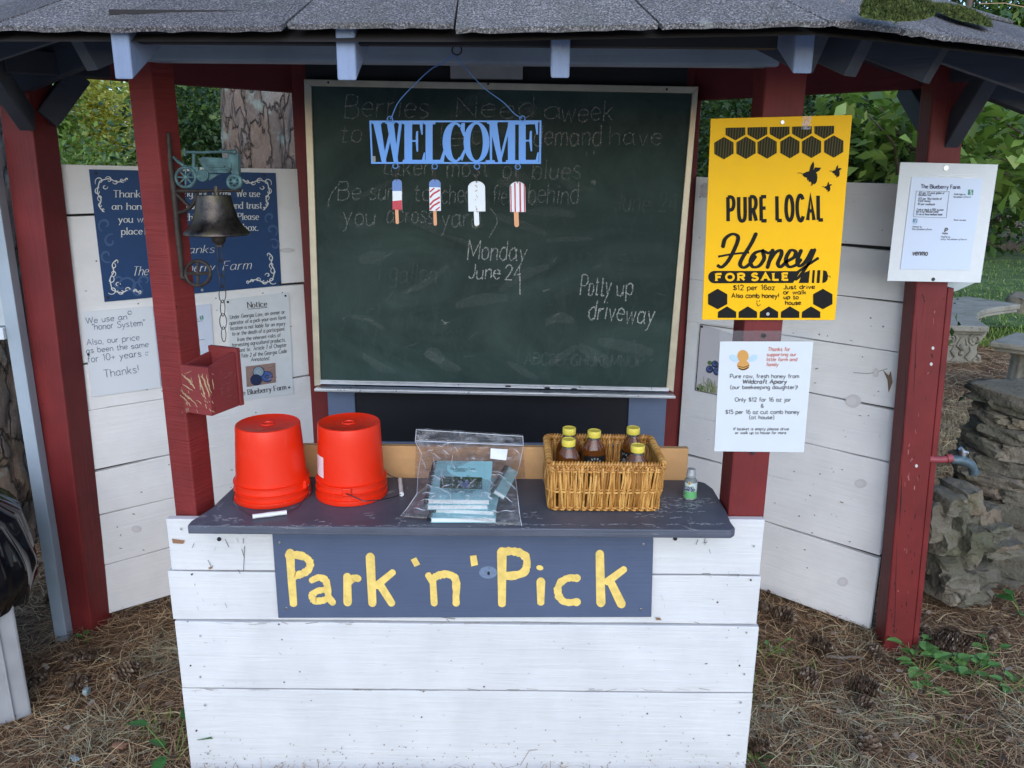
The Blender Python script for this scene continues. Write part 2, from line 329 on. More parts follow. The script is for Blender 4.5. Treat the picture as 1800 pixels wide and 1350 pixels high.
M_tail = wood_paint('rafter_end_paint', (.215,.265,.385), 'z', .6, .12, .7, chips=.12, chipcol=(.10,.12,.16))
M_navy = wood_paint('dark_navy_paint', (.045,.052,.07), 'x', .6, .15, .3)
M_dark = wood_paint('dark_ceiling_board', (.03,.026,.026), 'x', .8, .2, .3)
M_black = wood_paint('black_panel_paint', (.012,.013,.018), 'x', .42, .2, .15)
M_pine = wood_paint('bare_pine_wood', (.60,.34,.15), 'x', .6, .22, .3, knots=.9, fine=.4)
M_steel = plain('zinc_screw', (.45,.45,.46), .35, 1)
M_screw_dark = plain('dark_screw_head', (.04,.04,.045), .45, .6)
def screw(pl, x, y, parent, mat_=None, r=.0035, off=.0005):
    c = pl.at(x, y, off); n = pl.n; u = n.orthogonal().normalized(); v = n.cross(u); mb = MB()
    K = 10; ring = lambda rr, o: [c+n*o+(u*math.cos(2*math.pi*i/K)+v*math.sin(2*math.pi*i/K))*rr for i in range(K)]
    mb.prism(ring(r, .0012), ring(r, -.003)); 
    return part('screw', mb, mat_ or M_steel, parent, bevel=.0005)
# ------------------------------------------------------------------ the stand
KC = Vector((-.1, 2.35, 0))
K = thing('farm_stand', 'open red and white wooden farm stand with a shingled roof and slate blue counter', 'stand', KC)
# posts (4x4 timbers); plan positions
def post(mb, x, y, rz, z1, s_=.089, z0=-.02): mb.cbox((x, y, (z0+z1)/2), (s_, s_, z1-z0), rz); return mb
PC = onY(267,150,1.765); PC.z = 0; PU = Vector((math.cos(rad(338)), math.sin(rad(338)), 0)); PV = Vector((-PU.y, PU.x, 0))   # near corner and face directions of the left post
pcn = PC - .0467*Vector((math.cos(rad(293)), math.sin(rad(293)), 0)); PLf = MB().cbox((pcn.x, pcn.y, .86), (.066, .066, 1.75), rad(-22)); part('post', PLf, M_red_saw, K, bevel=.004)['label'] = 'rough sawn red post left of the counter'
PRf = MB().box(.520, .607, 1.762, 1.85, -.02, 1.745); part('post', PRf, M_red, K, bevel=.004)['label'] = 'smooth red post right of the counter'
def lean_post(base, top, ang, s_, rz):
    b = onZ(*base, 0); d = s_/math.sqrt(2)*Vector((math.cos(rad(ang)), math.sin(rad(ang)), 0)); t_ = onY(*top, b.y); t_ = b+(t_-b)*(1.80/t_.z); b = b-d; t_ = t_-d; b = b+(b-t_)*.012
    M3 = Matrix.Rotation(rad(rz), 3, 'Z'); q = [p+M3 @ Vector((x*s_/2, y*s_/2, 0)) for p in (b, t_) for x, y in ((-1,-1),(1,-1),(1,1),(-1,1))]
    part('post', MB().hexa(q), M_red, K, bevel=.005); fl = (q[1]-q[0]).cross(q[4]-q[0]); return b, t_, Plane(q[0], fl)
SLP = lean_post((163,1118), (66,300), 305, .10, -10)
SRP = lean_post((1553,1148), (1630,280), 220, .089, -5); c = SRP[0]
part('post', MB().hexa([SRP[0].lerp(SRP[1], f_)+Vector((x, y, 0)) for f_ in (0, .67) for x, y in ((.0475,-.035),(.066,-.035),(.066,.04),(.0475,.04))]), M_red, K, bevel=.003)['label'] = 'short red board nailed beside the right post'
# back posts and chalkboard backing
YB = 2.88
part('post', MB().box(-.775, -.688, 2.93, 3.02, -.02, 2.0), M_red, K, bevel=.003)
part('post', MB().box(.560, .650, 2.93, 3.02, -.02, 2.0), M_red, K, bevel=.003)
def vboard(x0, x1, y0, y1, yy, th, mat_, nm):
    a = onY(x0, y0, yy); b = onY(x1, y1, yy); return part(nm, MB().box(a.x, b.x, yy, yy+th, min(a.z,b.z), max(a.z,b.z)), mat_, K, bevel=.002)
vboard(574, 628, 668, 800, 2.905, .024, M_blue, 'trim_board')
vboard(1107, 1166, 680, 800, 2.905, .024, M_blue, 'trim_board')
a = onY(574, 776, 2.905); b = onY(1166, 776, 2.905); part('trim_board', MB().box(-.62, .47, 2.906, 2.928, a.z-.22, a.z), M_blue, K, bevel=.002)
part('back_panel', MB().box(-.70, .57, 2.915, 2.9285, .2, .75), M_black, K)
# plank walls either side
def plank_wall(nm, x0, y0, x1, y1, zs, ztop, zbot, lab):
    pl = vplane(x0, y0, x1, y1); t = Vector((x1-x0, y1-y0, 0)); L = t.length; t.normalize(); mb = MB(); z = [zbot]+sorted(zs)+[ztop]
    for i in range(len(z)-1):
        o = random.uniform(-.0015, .0015); g = .0022; A = Vector((x0, y0, 0))+pl.n*o; B = Vector((x1, y1, 0))+pl.n*o
        sl = random.uniform(-.003, .003)
        for q0, q1, nn in ((0, 1, 7),):
            fr = []
            for k in range(nn+1):
                p = A.lerp(B, k/nn); fr.append(p)
            lo = [p+Vector((0,0,z[i]+g/2+random.uniform(-.0012,.0012))) for p in fr]; hi = [p+Vector((0,0,z[i+1]-g/2+random.uniform(-.0012,.0012)+sl*(k-3))) for k, p in enumerate(fr)]
            poly = lo+hi[::-1]; mb.prism(poly, [p-pl.n*.019 for p in poly])
    w_ = part(nm, mb, M_white_wall, K, bevel=.0016); w_['label'] = lab
    bk = MB(); A = Vector((x0,y0,0))-pl.n*.021; B = Vector((x1,y1,0))-pl.n*.021
    bk.prism([A+Vector((0,0,zbot+.01)), B+Vector((0,0,zbot+.01)), B+Vector((0,0,ztop-.01)), A+Vector((0,0,ztop-.01))], [p-pl.n*.012 for p in (A+Vector((0,0,zbot+.01)), B+Vector((0,0,zbot+.01)), B+Vector((0,0,ztop-.01)), A+Vector((0,0,ztop-.01)))])
    part('sheathing', bk, M_dark, K)
    return pl
WLx = (-1.395, 2.425, -.765, 2.935); plL = vplane(*WLx)
zl = [plL.at(*q).z for q in ((123,377),(123,531),(134,641),(143,724),(155,828),(163,908),(173,996))]
plank_wall('plank_wall', *WLx, zl, plL.at(110,290).z, .03, 'white plank wall left of the chalkboard')
WRx = (.645, 2.91, 1.222, 2.40); plR = vplane(*WRx)
zr = [plR.at(*q).z for q in ((1500,430),(1473,519),(1430,597),(1423,690),(1415,778),(1348,835),(1343,916))]
plank_wall('plank_wall', *WRx, zr, plR.at(1500,318).z, .02, 'white plank wall right of the chalkboard')
# counter front
YC = 1.74; mb = MB(); ys = [(915,1007,297,1340),(1007,1094,299,1335),(1094,1213,314,1329),(1213,1345,327,1318)]
for i, (ya, yb, xl, xr) in enumerate(ys):
    zt = onY(600, ya, YC).z if i else .712; zb = onY(800, yb, YC).z if i < 3 else .0
    a = onY(xl, (ya+yb)/2, YC).x; b = onY(xr, (ya+yb)/2, YC).x; o = (.0, .002, -.0015, .001)[i]
    n = 10; lo = [Vector((a+(b-a)*k/n, YC+o, zb+.0011+random.uniform(-.001,.001))) for k in range(n+1)]; hi = [Vector((a+(b-a)*k/n, YC+o, zt-.0011+random.uniform(-.001,.001)+(.012*k/n if i == 0 else 0))) for k in range(n+1)]
    poly = lo+hi[::-1]; mb.prism(poly, [p+Vector((0,.02,0)) for p in poly])
part('counter_front', mb, M_white, K, bevel=.002)
part('counter_frame', MB().box(-.71, .515, 1.765, 1.80, .02, .70).box(-.70,.505,1.80,1.93,.62,.70), M_dark, K)
# shelf: board with notched ends and chamfered / rounded corners
zs = .735; out = [onZ(326,927,zs), onZ(700,928,zs), onZ(1289,922,zs)]
out[0].y = out[1].y = out[2].y = 1.655
poly = [Vector((out[0].x, 1.655, zs)), Vector((out[2].x-.012, 1.655, zs)), Vector((out[2].x, 1.668, zs)), Vector((out[2].x-.002, 1.70, zs)), Vector((.515, 1.76, zs)), Vector((.517, 1.90, zs)), Vector((.505, 1.94, zs)), Vector((.48, 1.957, zs)), Vector((-.700, 1.957, zs)), Vector((-.711, 1.80, zs)), Vector((-.712, 1.757, zs)), Vector((out[0].x-.001, 1.68, zs))]
part('counter_shelf', MB().prism(poly, [p-Vector((0,0,.021)) for p in poly]), M_shelf, K, bevel=.003)
a = onY(500, 787, 1.958); part('ledge_board', MB().box(-.63, onY(1210,800,1.958).x, 1.9585, 1.978, zs-.02, onY(900,786,1.958).z), M_pine, K, bevel=.002)
# shelf scuffs of chalk
M_chalk = None
# beams
part('beam', MB().box(-.86, .545, 1.752, 1.79, 1.728, 1.83), M_grey, K, bevel=.006)['label'] = 'grey beam over the counter opening'
pLb = onY(300,147,2.4)
def wallbeam(W, dz0, z1, off):
    pl = vplane(*W); A = Vector((W[0], W[1], 0))-pl.n*off; B = Vector((W[2], W[3], 0))-pl.n*off
    poly = [A+Vector((0,0,dz0)), B+Vector((0,0,dz0)), B+Vector((0,0,z1 if B.y > A.y else 1.83)), A+Vector((0,0,z1 if A.y > B.y else 1.83))]
    part('beam', MB().prism(poly, [p-pl.n*.04 for p in poly]), M_red_h, K, bevel=.002)
wallbeam((-1.45,2.38,-.74,2.955), plL.at(300,147).z, 2.08, .0)
wallbeam((.62,2.93,1.30,2.33), plR.at(1450,164).z, 2.08, .0)
part('beam', MB().box(-.75, .63, 2.94, 2.98, 1.72, 2.1), M_red_h, K)
part('header_panel', MB().box(-.715, .59, 2.90, 2.94, 1.60, 1.98), M_dark, K)
a = onY(791,105,2.87); b = onY(919,139,2.87); part('white_block', MB().box(a.x, b.x, 2.872, 2.90, b.z, a.z+.03), plain('dull_white_block', (.42,.40,.38), .7, var=.1), K, bevel=.003)
# side arms with knee braces
zb = 1.775
for (p0, p1) in ((onZ(-30,101,zb), onZ(186,138,zb)), (onZ(1810,106,zb), onZ(1556,157,zb))):
    h = Vector((0,0,.03)); part('side_arm', MB().bar(p0.lerp(p1, .10)+h-Vector((0,0,.03)), p1+h, .04, .06), M_navy, K, bevel=.004)
def brace(a, b, w_=.04, h_=.065): part('knee_brace', MB().bar(a, b, w_, h_), M_navy, K, bevel=.004)
brace(onY(52,238,2.335)+Vector((0,0,.04)), onZ(-40,96,zb)+Vector((0,.02,0)))
brace(onY(84,235,2.40)+Vector((0,0,.04)), onZ(132,130,zb)+Vector((0,.02,0)))
brace(onY(1664,272,2.31)+Vector((0,0,.04)), onZ(1752,117,zb)+Vector((0,.02,0)))
brace(onY(1640,262,2.36)+Vector((0,0,.04)), onZ(1598,150,zb)+Vector((0,.02,0)))
# ------------------------------------------------------------------ roof
ze = 1.735
E0 = [onZ(*q, ze) for q in ((185,47),(800,47),(1433,33),(1560,47),(1650,59),(1800,79))]
eave = [Vector((-1.62,2.35,ze)), Vector((-1.30,1.62,ze)), onZ(0,47,ze)] + E0 + [Vector((1.32,1.80,ze)), Vector((1.62,2.35,ze)), Vector((1.36,2.52,1.84)), Vector((.74,3.06,1.92)), Vector((-.86,3.10,1.92)), Vector((-1.52,2.56,1.84))]
apex = Vector((-.1, 2.38, ze+.60)); NE = len(eave)
M_sh, t, b_ = new_mat('asphalt_shingle'); co = coords(t); b_.inputs['Roughness'].default_value = .9
g1 = ntex(t, co, 300, 3, .8); g2 = ntex(t, co, 9, 4); at = N(t, 'ShaderNodeNewGeometry')
c1 = ramp(t, g1, [(.32, (.022,.022,.024)), (.48, (.11,.105,.11)), (.58, (.29,.275,.28)), (.67, (.60,.57,.57))])
c2 = mix(t, .75, c1, ramp(t, at.outputs['Random Per Island'], [(0, (.55,.50,.52)), (.5, (.9,.85,.85)), (1, (1.15,1.1,1.05))]), 'MULTIPLY')
c3 = mix(t, ramp(t, g2, [(.45, 0), (.75, .5)]), c2, (.10,.10,.08)); g3 = ntex(t, co, 30, 5, .7); t.links.new(mix(t, ramp(t, g3, [(.60, 0), (.70, .55)]), c3, (.36,.37,.33)), b_.inputs['Base Color']); bump(t, b_, g1, .8, .003)
mb = MB()
def rp(i, s_, j=0): return eave[i % NE].lerp(apex, s_)
rows = 6
for r_ in range(rows):
    s0, s1 = r_/rows*.98, min(.985, (r_+1.35)/rows*.98)
    for i in range(NE):
        A, B = eave[i], eave[(i+1) % NE]; L = (B-A).length*(1-s0); n = max(1, round(L/.235)); ph = random.uniform(0, .6)
        cuts = [0]+[min(.97, max(.03, (k+ph*.4)/n)) for k in range(1, n)]+[1]
        for k in range(len(cuts)-1):
            u0, u1 = cuts[k]+(.002 if k else 0), cuts[k+1]-(.002 if k < len(cuts)-2 else 0)
            a0 = A.lerp(B, u0); a1 = A.lerp(B, u1); lift = .009+.003*random.random() if r_ == 0 else .0105
            nrm = (B-A).cross(apex-A).normalized(); nrm = nrm if nrm.z > 0 else -nrm
            dn = Vector((a0.x+a1.x+.2, a0.y+a1.y-4.7, 0)).normalized() if r_ == 0 else Vector((0,0,0))
            p = [a0.lerp(apex, s0), a1.lerp(apex, s0), a1.lerp(apex, s1), a0.lerp(apex, s1)]
            ext = .020*random.random()+.008
            if r_ == 0:
                m_ = 12; lip = [a0.lerp(a1, q/m_)+dn*(ext+random.uniform(-.0015,.0015))+Vector((0,0,-ext*.7+random.uniform(-.0016,.0016))) for q in range(m_+1)]
                top = [lip_ + nrm*lift for lip_ in lip]+[p[2]+nrm*.003, p[3]+nrm*.003]
                mb.prism(top, [q-nrm*.008 for q in top])
            else:
                top = [p[0]+nrm*lift, p[1]+nrm*lift, p[2]+nrm*.003, p[3]+nrm*.003]; mb.prism(top, [q-nrm*.006 for q in top])
roof = part('roof', MB().add([v-Vector((0,0,.022)) for v in eave]+[apex-Vector((0,0,.022))], [(i, (i+1) % NE, NE) for i in range(NE)]), M_dark, K)
part('shingles', mb, M_sh, roof, recalc=True)
# rafter tails at the front, rafters at the sides
rt = []
for (x0, x1, yt, yb) in ((202,234,50,140),(593,627,52,142),(968,1001,48,138),(1393,1427,40,130)):
    a = onY((x0+x1)/2, yb, 1.375); b = onY((x0+x1)/2, yt, 1.375); wd = onY(x1, yb, 1.375).x-onY(x0, yb, 1.375).x
    dirv = Vector((0, .87, .46)); c = MB(); q = []
    top = Vector((0,0,.095))
    for (dx, dz) in ((-wd/2, 0), (wd/2, 0)):
        pass
    A = Vector((a.x, 1.375, a.z)); Bk = A+dirv*.55
    pts = []
    for base in (A, Bk): pts.append(base)
    c.hexa([A+Vector((-wd/2,0,0)), A+Vector((wd/2,0,0)), Bk+Vector((wd/2,0,0)), Bk+Vector((-wd/2,0,0)), A+Vector((-wd/2,0,.078)), A+Vector((wd/2,0,.078)), Bk+Vector((wd/2,0,.078)), Bk+Vector((-wd/2,0,.078))])
    part('rafter_tail', c, M_tail, K, bevel=.003)
for i in list(range(0, 3))+list(range(6, NE)):
    A = eave[i].lerp(apex, .10)-Vector((0,0,.075)); B = eave[i].lerp(apex, .86)-Vector((0,0,.085))
    part('rafter', MB().bar(A, B, .038, .085), M_navy, K, bevel=.002)
part('fascia', MB().box(-.66, .43, 1.405, 1.425, 1.715, 1.765), M_dark, K)
# moss
M_moss, t, b_ = new_mat('green_moss'); co = coords(t); b_.inputs['Roughness'].default_value = .95
t.links.new(ramp(t, ntex(t, co, 160, 4), [(.3, (.025,.035,.008)), (.5, (.075,.10,.018)), (.7, (.17,.19,.045))]), b_.inputs['Base Color']); bump(t, b_, ntex(t, co, 260, 3), 1, .006)
nrm_f = (E0[2]-E0[1]).cross(apex-E0[1]).normalized(); nrm_f = nrm_f if nrm_f.z > 0 else -nrm_f
def moss(px_c, rx, ry, lab, nrm, base):
    pl = Plane(base+nrm*.012, nrm); c = pl.at(*px_c)
    u = (pl.at(px_c[0]+10, px_c[1])-c).normalized(); v = nrm.cross(u).normalized(); v = v if v.y > 0 else -v
    th = thing('moss_clump', lab, 'moss', c, 'moss on the roof edge'); mb = MB(); rs = np.random.RandomState(int(px_c[0]))
    def f(a, r): 
        rr = r*(1+.25*noise.noise(Vector((math.cos(a)*1.5, math.sin(a)*1.5, px_c[0]))))
        h = .009*max(0, 1-r*r)+.007*noise.noise(Vector((math.cos(a)*r*9, math.sin(a)*r*9, 3)))*(1-r)
        return c+u*rx*rr*math.cos(a)+v*ry*rr*math.sin(a)+nrm*(h-.002)
    mb.grid(lambda s_, q: f(2*math.pi*s_, max(.02, q)), 40, 14); part('moss_mat', mb, M_moss, th, smooth=180)
    mb = MB()
    for _ in range(1600):
        a = rs.uniform(0, 6.28); r = math.sqrt(rs.uniform(0, 1)); p = f(a, r); d = (nrm+Vector(rs.normal(0,.5,3))).normalized(); s_ = d.cross(Vector(rs.normal(0,1,3))).normalized()*.0016
        l = rs.uniform(.003,.009); mb.add([p-s_, p+s_, p+d*l], [(0,1,2)])
    part('moss_fronds', mb, M_moss, th)
moss((1575,14), .05, .05, 'mossy green clump at the roof edge, nearer the yellow sign', nrm_f, E0[2])
nr2 = (E0[4]-E0[2]).cross(apex-E0[2]).normalized(); nr2 = nr2 if nr2.z > 0 else -nr2
moss((1690,26), .055, .05, 'mossy green clump at the roof edge, farther right by the corner', nr2, E0[3])
# nail heads / knots on the counter front
for (x, y) in ((385,947),(1187,947),(430,925)): 
    pass

# cracks, nicks and wear on the right corner post
A = Art(SRP[2], .0007); r2 = random.Random(17)
for pts, w_ in (([(1592,640),(1590,700),(1588,760),(1587,800)],1.6),([(1585,835),(1583,880),(1581,925)],2.4),([(1577,950),(1575,1010),(1573,1080),(1571,1125)],1.3),([(1612,560),(1609,640),(1606,700)],1.0),([(1625,520),(1622,560)],.9)): A.line(pts, w_, 0, jit=.5, taper=.8)
for _ in range(46): x, y = r2.uniform(1570,1650), r2.uniform(510,1120); x = 1553+(1148-y)*.085+r2.uniform(6,40); A.line([(x,y),(x+r2.uniform(-2,2),y+r2.uniform(2,9))], r2.uniform(.5,2), r2.choice([0,0,0,1,1]), jit=.4)
for x, y in ((1611,819),(1640,612),(1637,640)): A.ell(x, y, 2.6, 3, 2, 8)
A.build('wear_mark', [plain('dark_crack', (.02,.008,.008), .9), plain('faded_red', (.36,.12,.12), .8), plain('white_paint_chip', (.6,.58,.57), .8)], K)
M_nick, M_dirt, M_dent = plain('dark_nick', (.12,.10,.09), .8), plain('brown_splash', (.30,.22,.16), .9), plain('grey_dent', (.45,.45,.46), .7)
A = Art(YP(1.7375), .0006); r2 = random.Random(23)
for _ in range(90): x, y = r2.uniform(335,1305), r2.uniform(1095,1340); A.line([(x,y),(x+r2.uniform(-3,5),y+r2.uniform(-2,3))], r2.uniform(.5,1.5), r2.choice([0,2,2,2]), jit=.4)
for _ in range(150): y = 1345-abs(r2.gauss(0,22)); A.ell(r2.uniform(345,1310), y, r2.uniform(.5,1.8), r2.uniform(.4,1.4), 1, 6)
for _ in range(26): x, y = r2.choice([r2.uniform(330,470), r2.uniform(1160,1320)]), r2.uniform(945,1085); A.line([(x,y),(x+r2.uniform(-4,4),y+r2.uniform(2,10))], r2.uniform(.4,1.0), r2.choice([0,2]), jit=.5)
for yj, n in ((1008,10),(1095,26),(1213,26)):
    for _ in range(n):
        x = r2.uniform(325,1300)
        if yj < 1100 and 480 < x < 1150 and yj < 1090: continue
        A.line([(x,yj+r2.uniform(-3,3)),(x+r2.uniform(6,34),yj+r2.uniform(-2,3))], r2.uniform(.5,1.6), r2.choice([0,0,2,1]), jit=.6, taper=.5)
for x, y in ((352,1118),(352,1190),(360,1240),(365,1325),(1312,1112),(1308,1185),(1302,1235),(1298,1325),(318,930),(1325,960)): A.ell(x, y, 2.4, 2.4, 2, 9); A.ell(x+.5, y+.3, 1.1, 1.1, 0, 7)
A.line([(915,1345),(930,1320),(945,1318)], .8, 1); A.line([(775,1085),(800,1088)], 1, 0)
A.build('paint_wear', [M_nick, M_dirt, M_dent], K)
for W, spots, nm in ((plR, ((1513,850,11,8),(1482,1023,9,8),(1540,655,5,8),(1500,705,14,12)), 0), (plL, ((240,930,9,6),(505,440,14,4),(285,445,12,4)), 1)):
    A = Art(W, .0022)
    for x, y, a, b in spots: A.ell(x, y, a, b, 0, 14); A.ell(x-a*.2, y, a*.62, b*.6, 1, 12)
    for _ in range(60):
        x, y = (r2.uniform(1350,1550), r2.uniform(340,1030)) if nm == 0 else (r2.uniform(130,540), r2.uniform(300,1030)); A.line([(x,y),(x+r2.uniform(-2,5),y+r2.uniform(-1,2))], r2.uniform(.5,1.8), r2.choice([2,2,3]), jit=.5)
    if nm == 0: A.poly([(1552,650),(1562,660),(1566,652),(1569,672),(1562,690),(1560,668)], 3); A.line([(1500,655),(1530,656),(1560,648)], .8, 2, sm=True)
    A.build('paint_wear', [plain('knot_ring', (.68,.635,.63), .7), plain('knot_heart', (.73,.69,.68), .7), M_nick, plain('bare_brown', (.22,.15,.10), .9)], K)
rn = MB(); r2 = random.Random(31)
for _ in range(60):
    x = r2.uniform(100,1780); c = onZ(x, r2.uniform(10,40), ze+.03); c = Vector((c.x, max(c.y, 1.33), 0)); c.z = ze+(c.y-1.3)*.56+.012; a = r2.uniform(0, 6.28); l = r2.uniform(.03,.08); d = Vector((math.cos(a), math.sin(a), .5*math.sin(a))); rn.tube([c-d*l*.5, c+Vector((0,0,.004)), c+d*l*.5], .0007, 4)
tag(part('roof_needles', rn, plain('tan_fallen_needle', (.42,.27,.15), .8), None), 'loose tan pine needles lying on the roof shingles', 'pine needles', None, 'stuff')
# ------------------------------------------------------------------ ground
def gh(x, y):
    h = .02*noise.noise(Vector((x*.9, y*.9, 0)))+.012*noise.noise(Vector((x*4, y*4, 5)))
    near = math.exp(-((x+.1)**2+(y-2.3)**2)/2.5); return (h-.005)*(1-.55*near) + .0*x
M_gr, t, b_ = new_mat('pine_straw_ground'); co = coords(t); b_.inputs['Roughness'].default_value = .95; b_.inputs['Specular IOR Level'].default_value = .2
f1 = ntex(t, co, 1.3, 6, .6); f2 = ntex(t, co, 55, 6, .75, 1.5); f3 = ntex(t, coords(t, (30,120,30)), 1.5, 5, .7, 2)
c = ramp(t, f2, [(.30, (.055,.03,.018)), (.5, (.21,.12,.07)), (.68, (.44,.28,.16))])
c = mix(t, ramp(t, f1, [(.42, 0), (.62, .75)]), c, ramp(t, f3, [(.35, (.07,.04,.025)), (.6, (.26,.18,.10))]))
t.links.new(c, b_.inputs['Base Color']); bump(t, b_, f2, 1, .02)
mb = MB(); xs = sorted(set([-90,-60,-40,-25,-15,-10,-8,-6.5,-5,-4,-3.5]+[round(-3+.1*i,2) for i in range(76)]+[5,6,7.5,9,11,14,18,25,40,60,90])); ysg = sorted(set([-60,-40,-25,-15,-8,-4,-2,-1,0,.5]+[round(.8+.1*i,2) for i in range(48)]+[6,6.5,7,8,9,10,12,14,17,20,25,35,50,80,120]))
mb.v = [Vector((x, y, gh(x, y))) for y in ysg for x in xs]; W_ = len(xs)
for j in range(len(ysg)-1):
    for i in range(W_-1): mb.f.append([j*W_+i, j*W_+i+1, (j+1)*W_+i+1, (j+1)*W_+i])
mb.mi = [0]*len(mb.f)
tag(part('ground', mb, M_gr, None, smooth=180), None, None, None, 'structure')
# pale ground added out of view to bounce light up into the stand
M_bounce = plain('pale_bounce_gravel', (.52,.50,.47), .95, var=.3, vs_=60)
mb = MB(); mb.grid(lambda u, v: (-22+44*u, .45-33*v, .03+.004*noise.noise(Vector((u*40, v*30, 1)))), 30, 24)
tag(part('bounce_ground', mb, M_bounce, None), None, None, None, 'structure')
# lawn behind to the right
M_lawn, t, b_ = new_mat('lawn_soil_green'); co = coords(t); b_.inputs['Roughness'].default_value = .95
t.links.new(ramp(t, ntex(t, co, 3, 6, .7), [(.35, (.035,.06,.015)), (.55, (.09,.15,.035)), (.7, (.18,.20,.08))]), b_.inputs['Base Color'])
mb = MB(); mb.grid(lambda u, v: (1.5+u*14, 7.2+.6*math.sin(u*7)+v*9, gh(1.5+u*14, 7.2+v*9)+.05), 40, 30)
tag(part('lawn', mb, M_lawn, None, smooth=180), None, None, None, 'structure')
def blades(n, fx, hgt, wd, mat_, name, label, cat, lay=0, seed=3, kind='stuff'):
    rs = np.random.RandomState(seed); X, Y = fx(rs, n); n = len(X); Z = np.array([gh(a, b) for a, b in zip(X, Y)])
    az = rs.uniform(0, 2*np.pi, n); L = hgt*rs.uniform(.5, 1.25, n)
    if lay: el = np.abs(rs.normal(0, lay, n))
    else: el = np.radians(rs.uniform(40, 88, n))
    d = np.stack([np.cos(az)*np.cos(el), np.sin(az)*np.cos(el), np.sin(el)], 1); sd = np.stack([-np.sin(az), np.cos(az), rs.uniform(-.5,.5,n)], 1)*wd/2
    p0 = np.stack([X, Y, Z+(.004+.03*rs.uniform(0,1,n)**2.2 if lay else 0)], 1); bend = rs.normal(0, .18, (n, 1))*sd/(wd/2)*L[:,None]
    p1 = p0+d*L[:,None]*.5+bend*.5; p2 = p0+d*L[:,None]
    if lay: p1[:,2] = np.maximum(p1[:,2], p0[:,2]*.5+.006); p2[:,2] -= L*.0
    else: p2[:,2] -= L*.25
    V = np.stack([p0-sd, p0+sd, p1+sd, p1-sd, p2+sd*.5, p2-sd*.5], 1).reshape(-1, 3)
    b6 = np.arange(n)[:,None]*6; F_ = np.concatenate([b6+np.array([[0,1,2,3]]), b6+np.array([[3,2,4,5]])], 1).reshape(-1)
    me = bpy.data.meshes.new(name); me.vertices.add(len(V)); me.vertices.foreach_set('co', V.reshape(-1)); me.loops.add(len(F_)); me.loops.foreach_set('vertex_index', F_)
    me.polygons.add(2*n); me.polygons.foreach_set('loop_start', np.arange(2*n)*4); me.update(calc_edges=True); me.materials.append(mat_)
    o = bpy.data.objects.new(name, me); COL.objects.link(o); tag(o, label, cat, None, kind); return o
def island_mat(name, stops, rough=.7, trans=0, spec=.3):
    M, t, b = new_mat(name); g = N(t, 'ShaderNodeNewGeometry'); c = ramp(t, g.outputs['Random Per Island'], stops); t.links.new(c, b.inputs['Base Color']); b.inputs['Roughness'].default_value = rough; b.inputs['Specular IOR Level'].default_value = spec
    if trans:
        tr = N(t, 'ShaderNodeBsdfTranslucent'); mx = N(t, 'ShaderNodeMixShader'); mx.inputs[0].default_value = trans
        hs = N(t, 'ShaderNodeHueSaturation', i_Value=1.5, i_Saturation=1.1); t.links.new(c, hs.inputs['Color']); t.links.new(hs.outputs[0], tr.inputs[0])
        t.links.new(b.outputs[0], mx.inputs[1]); t.links.new(tr.outputs[0], mx.inputs[2]); t.links.new(mx.outputs[0], t.nodes['Material Output'].inputs[0])
    return M
M_needle = island_mat('fallen_pine_needle', [(0, (.12,.06,.03)), (.35, (.31,.17,.09)), (.7, (.52,.32,.17)), (.9, (.66,.47,.26)), (1, (.80,.66,.40))], .7)
M_straw = island_mat('dry_straw', [(0, (.20,.16,.10)), (.5, (.38,.33,.21)), (1, (.55,.50,.33))], .7)
M_grass = island_mat('grass_blade', [(0, (.06,.11,.02)), (.5, (.17,.28,.055)), (.85, (.30,.40,.10)), (1, (.50,.48,.22))], .6, .3)  # greens raised so the blade colour stands for sun on the lawn
def near_xy(rs, n):
    X = rs.uniform(-2.4, 2.9, n); Y = 1.0+4.2*rs.uniform(0, 1, n)**1.4; k = ~((X > -.8) & (X < .6) & (Y > 1.7) & (Y < 2.0)); return X[k], Y[k]
blades(120000, near_xy, .10, .0014, M_needle, 'pine_straw', 'brown fallen pine needles covering the ground', 'pine straw', lay=.07)
def clump_xy(rs, n):
    m_ = 26; cx = rs.uniform(-2.2, 2.6, m_); cy = rs.uniform(1.05, 2.4, m_); i = rs.randint(0, m_, n); X = cx[i]+rs.normal(0, .09, n); Y = cy[i]+rs.normal(0, .06, n); k = ~((X > -.84) & (X < .63) & (Y > 1.66) & (Y < 2.0)); return X[k], Y[k]
blades(9000, clump_xy, .09, .0017, M_straw, 'pale_straw', 'paler clumps of dry straw on the pine needles', 'straw', lay=.09, seed=13)
M_lit = island_mat('dead_leaf_flake', [(0, (.03,.02,.015)), (.5, (.12,.075,.05)), (.85, (.24,.16,.11)), (1, (.40,.33,.27))], .8)
blades(5000, near_xy, .026, .012, M_lit, 'leaf_litter', 'bark flakes and dead leaf bits among the pine needles', 'leaf litter', lay=.12, seed=14)
def far_xy(rs, n): return rs.uniform(1.6, 5.5, n), rs.uniform(3.6, 7.4, n)
blades(30000, far_xy, .16, .003, M_needle, 'far_pine_straw', 'pine needle litter around the concrete benches', 'pine straw', lay=.08, seed=5)
def pale_xy(rs, n):
    c = rs.randint(0, 5, n); cx = np.array([2.55,2.85,2.3,3.0,2.6])[c]; cy = np.array([4.3,4.75,3.9,5.0,4.5])[c]; return cx+rs.normal(0,.28,n), cy+rs.normal(0,.22,n)
blades(9000, pale_xy, .07, .002, M_straw, 'dry_grass', 'pale dry grass patch beyond the red post', 'dry grass', seed=6)
def lawn_xy(rs, n): return rs.uniform(2.2, 9, n), 7.0+7*rs.uniform(0,1,n)**1.3
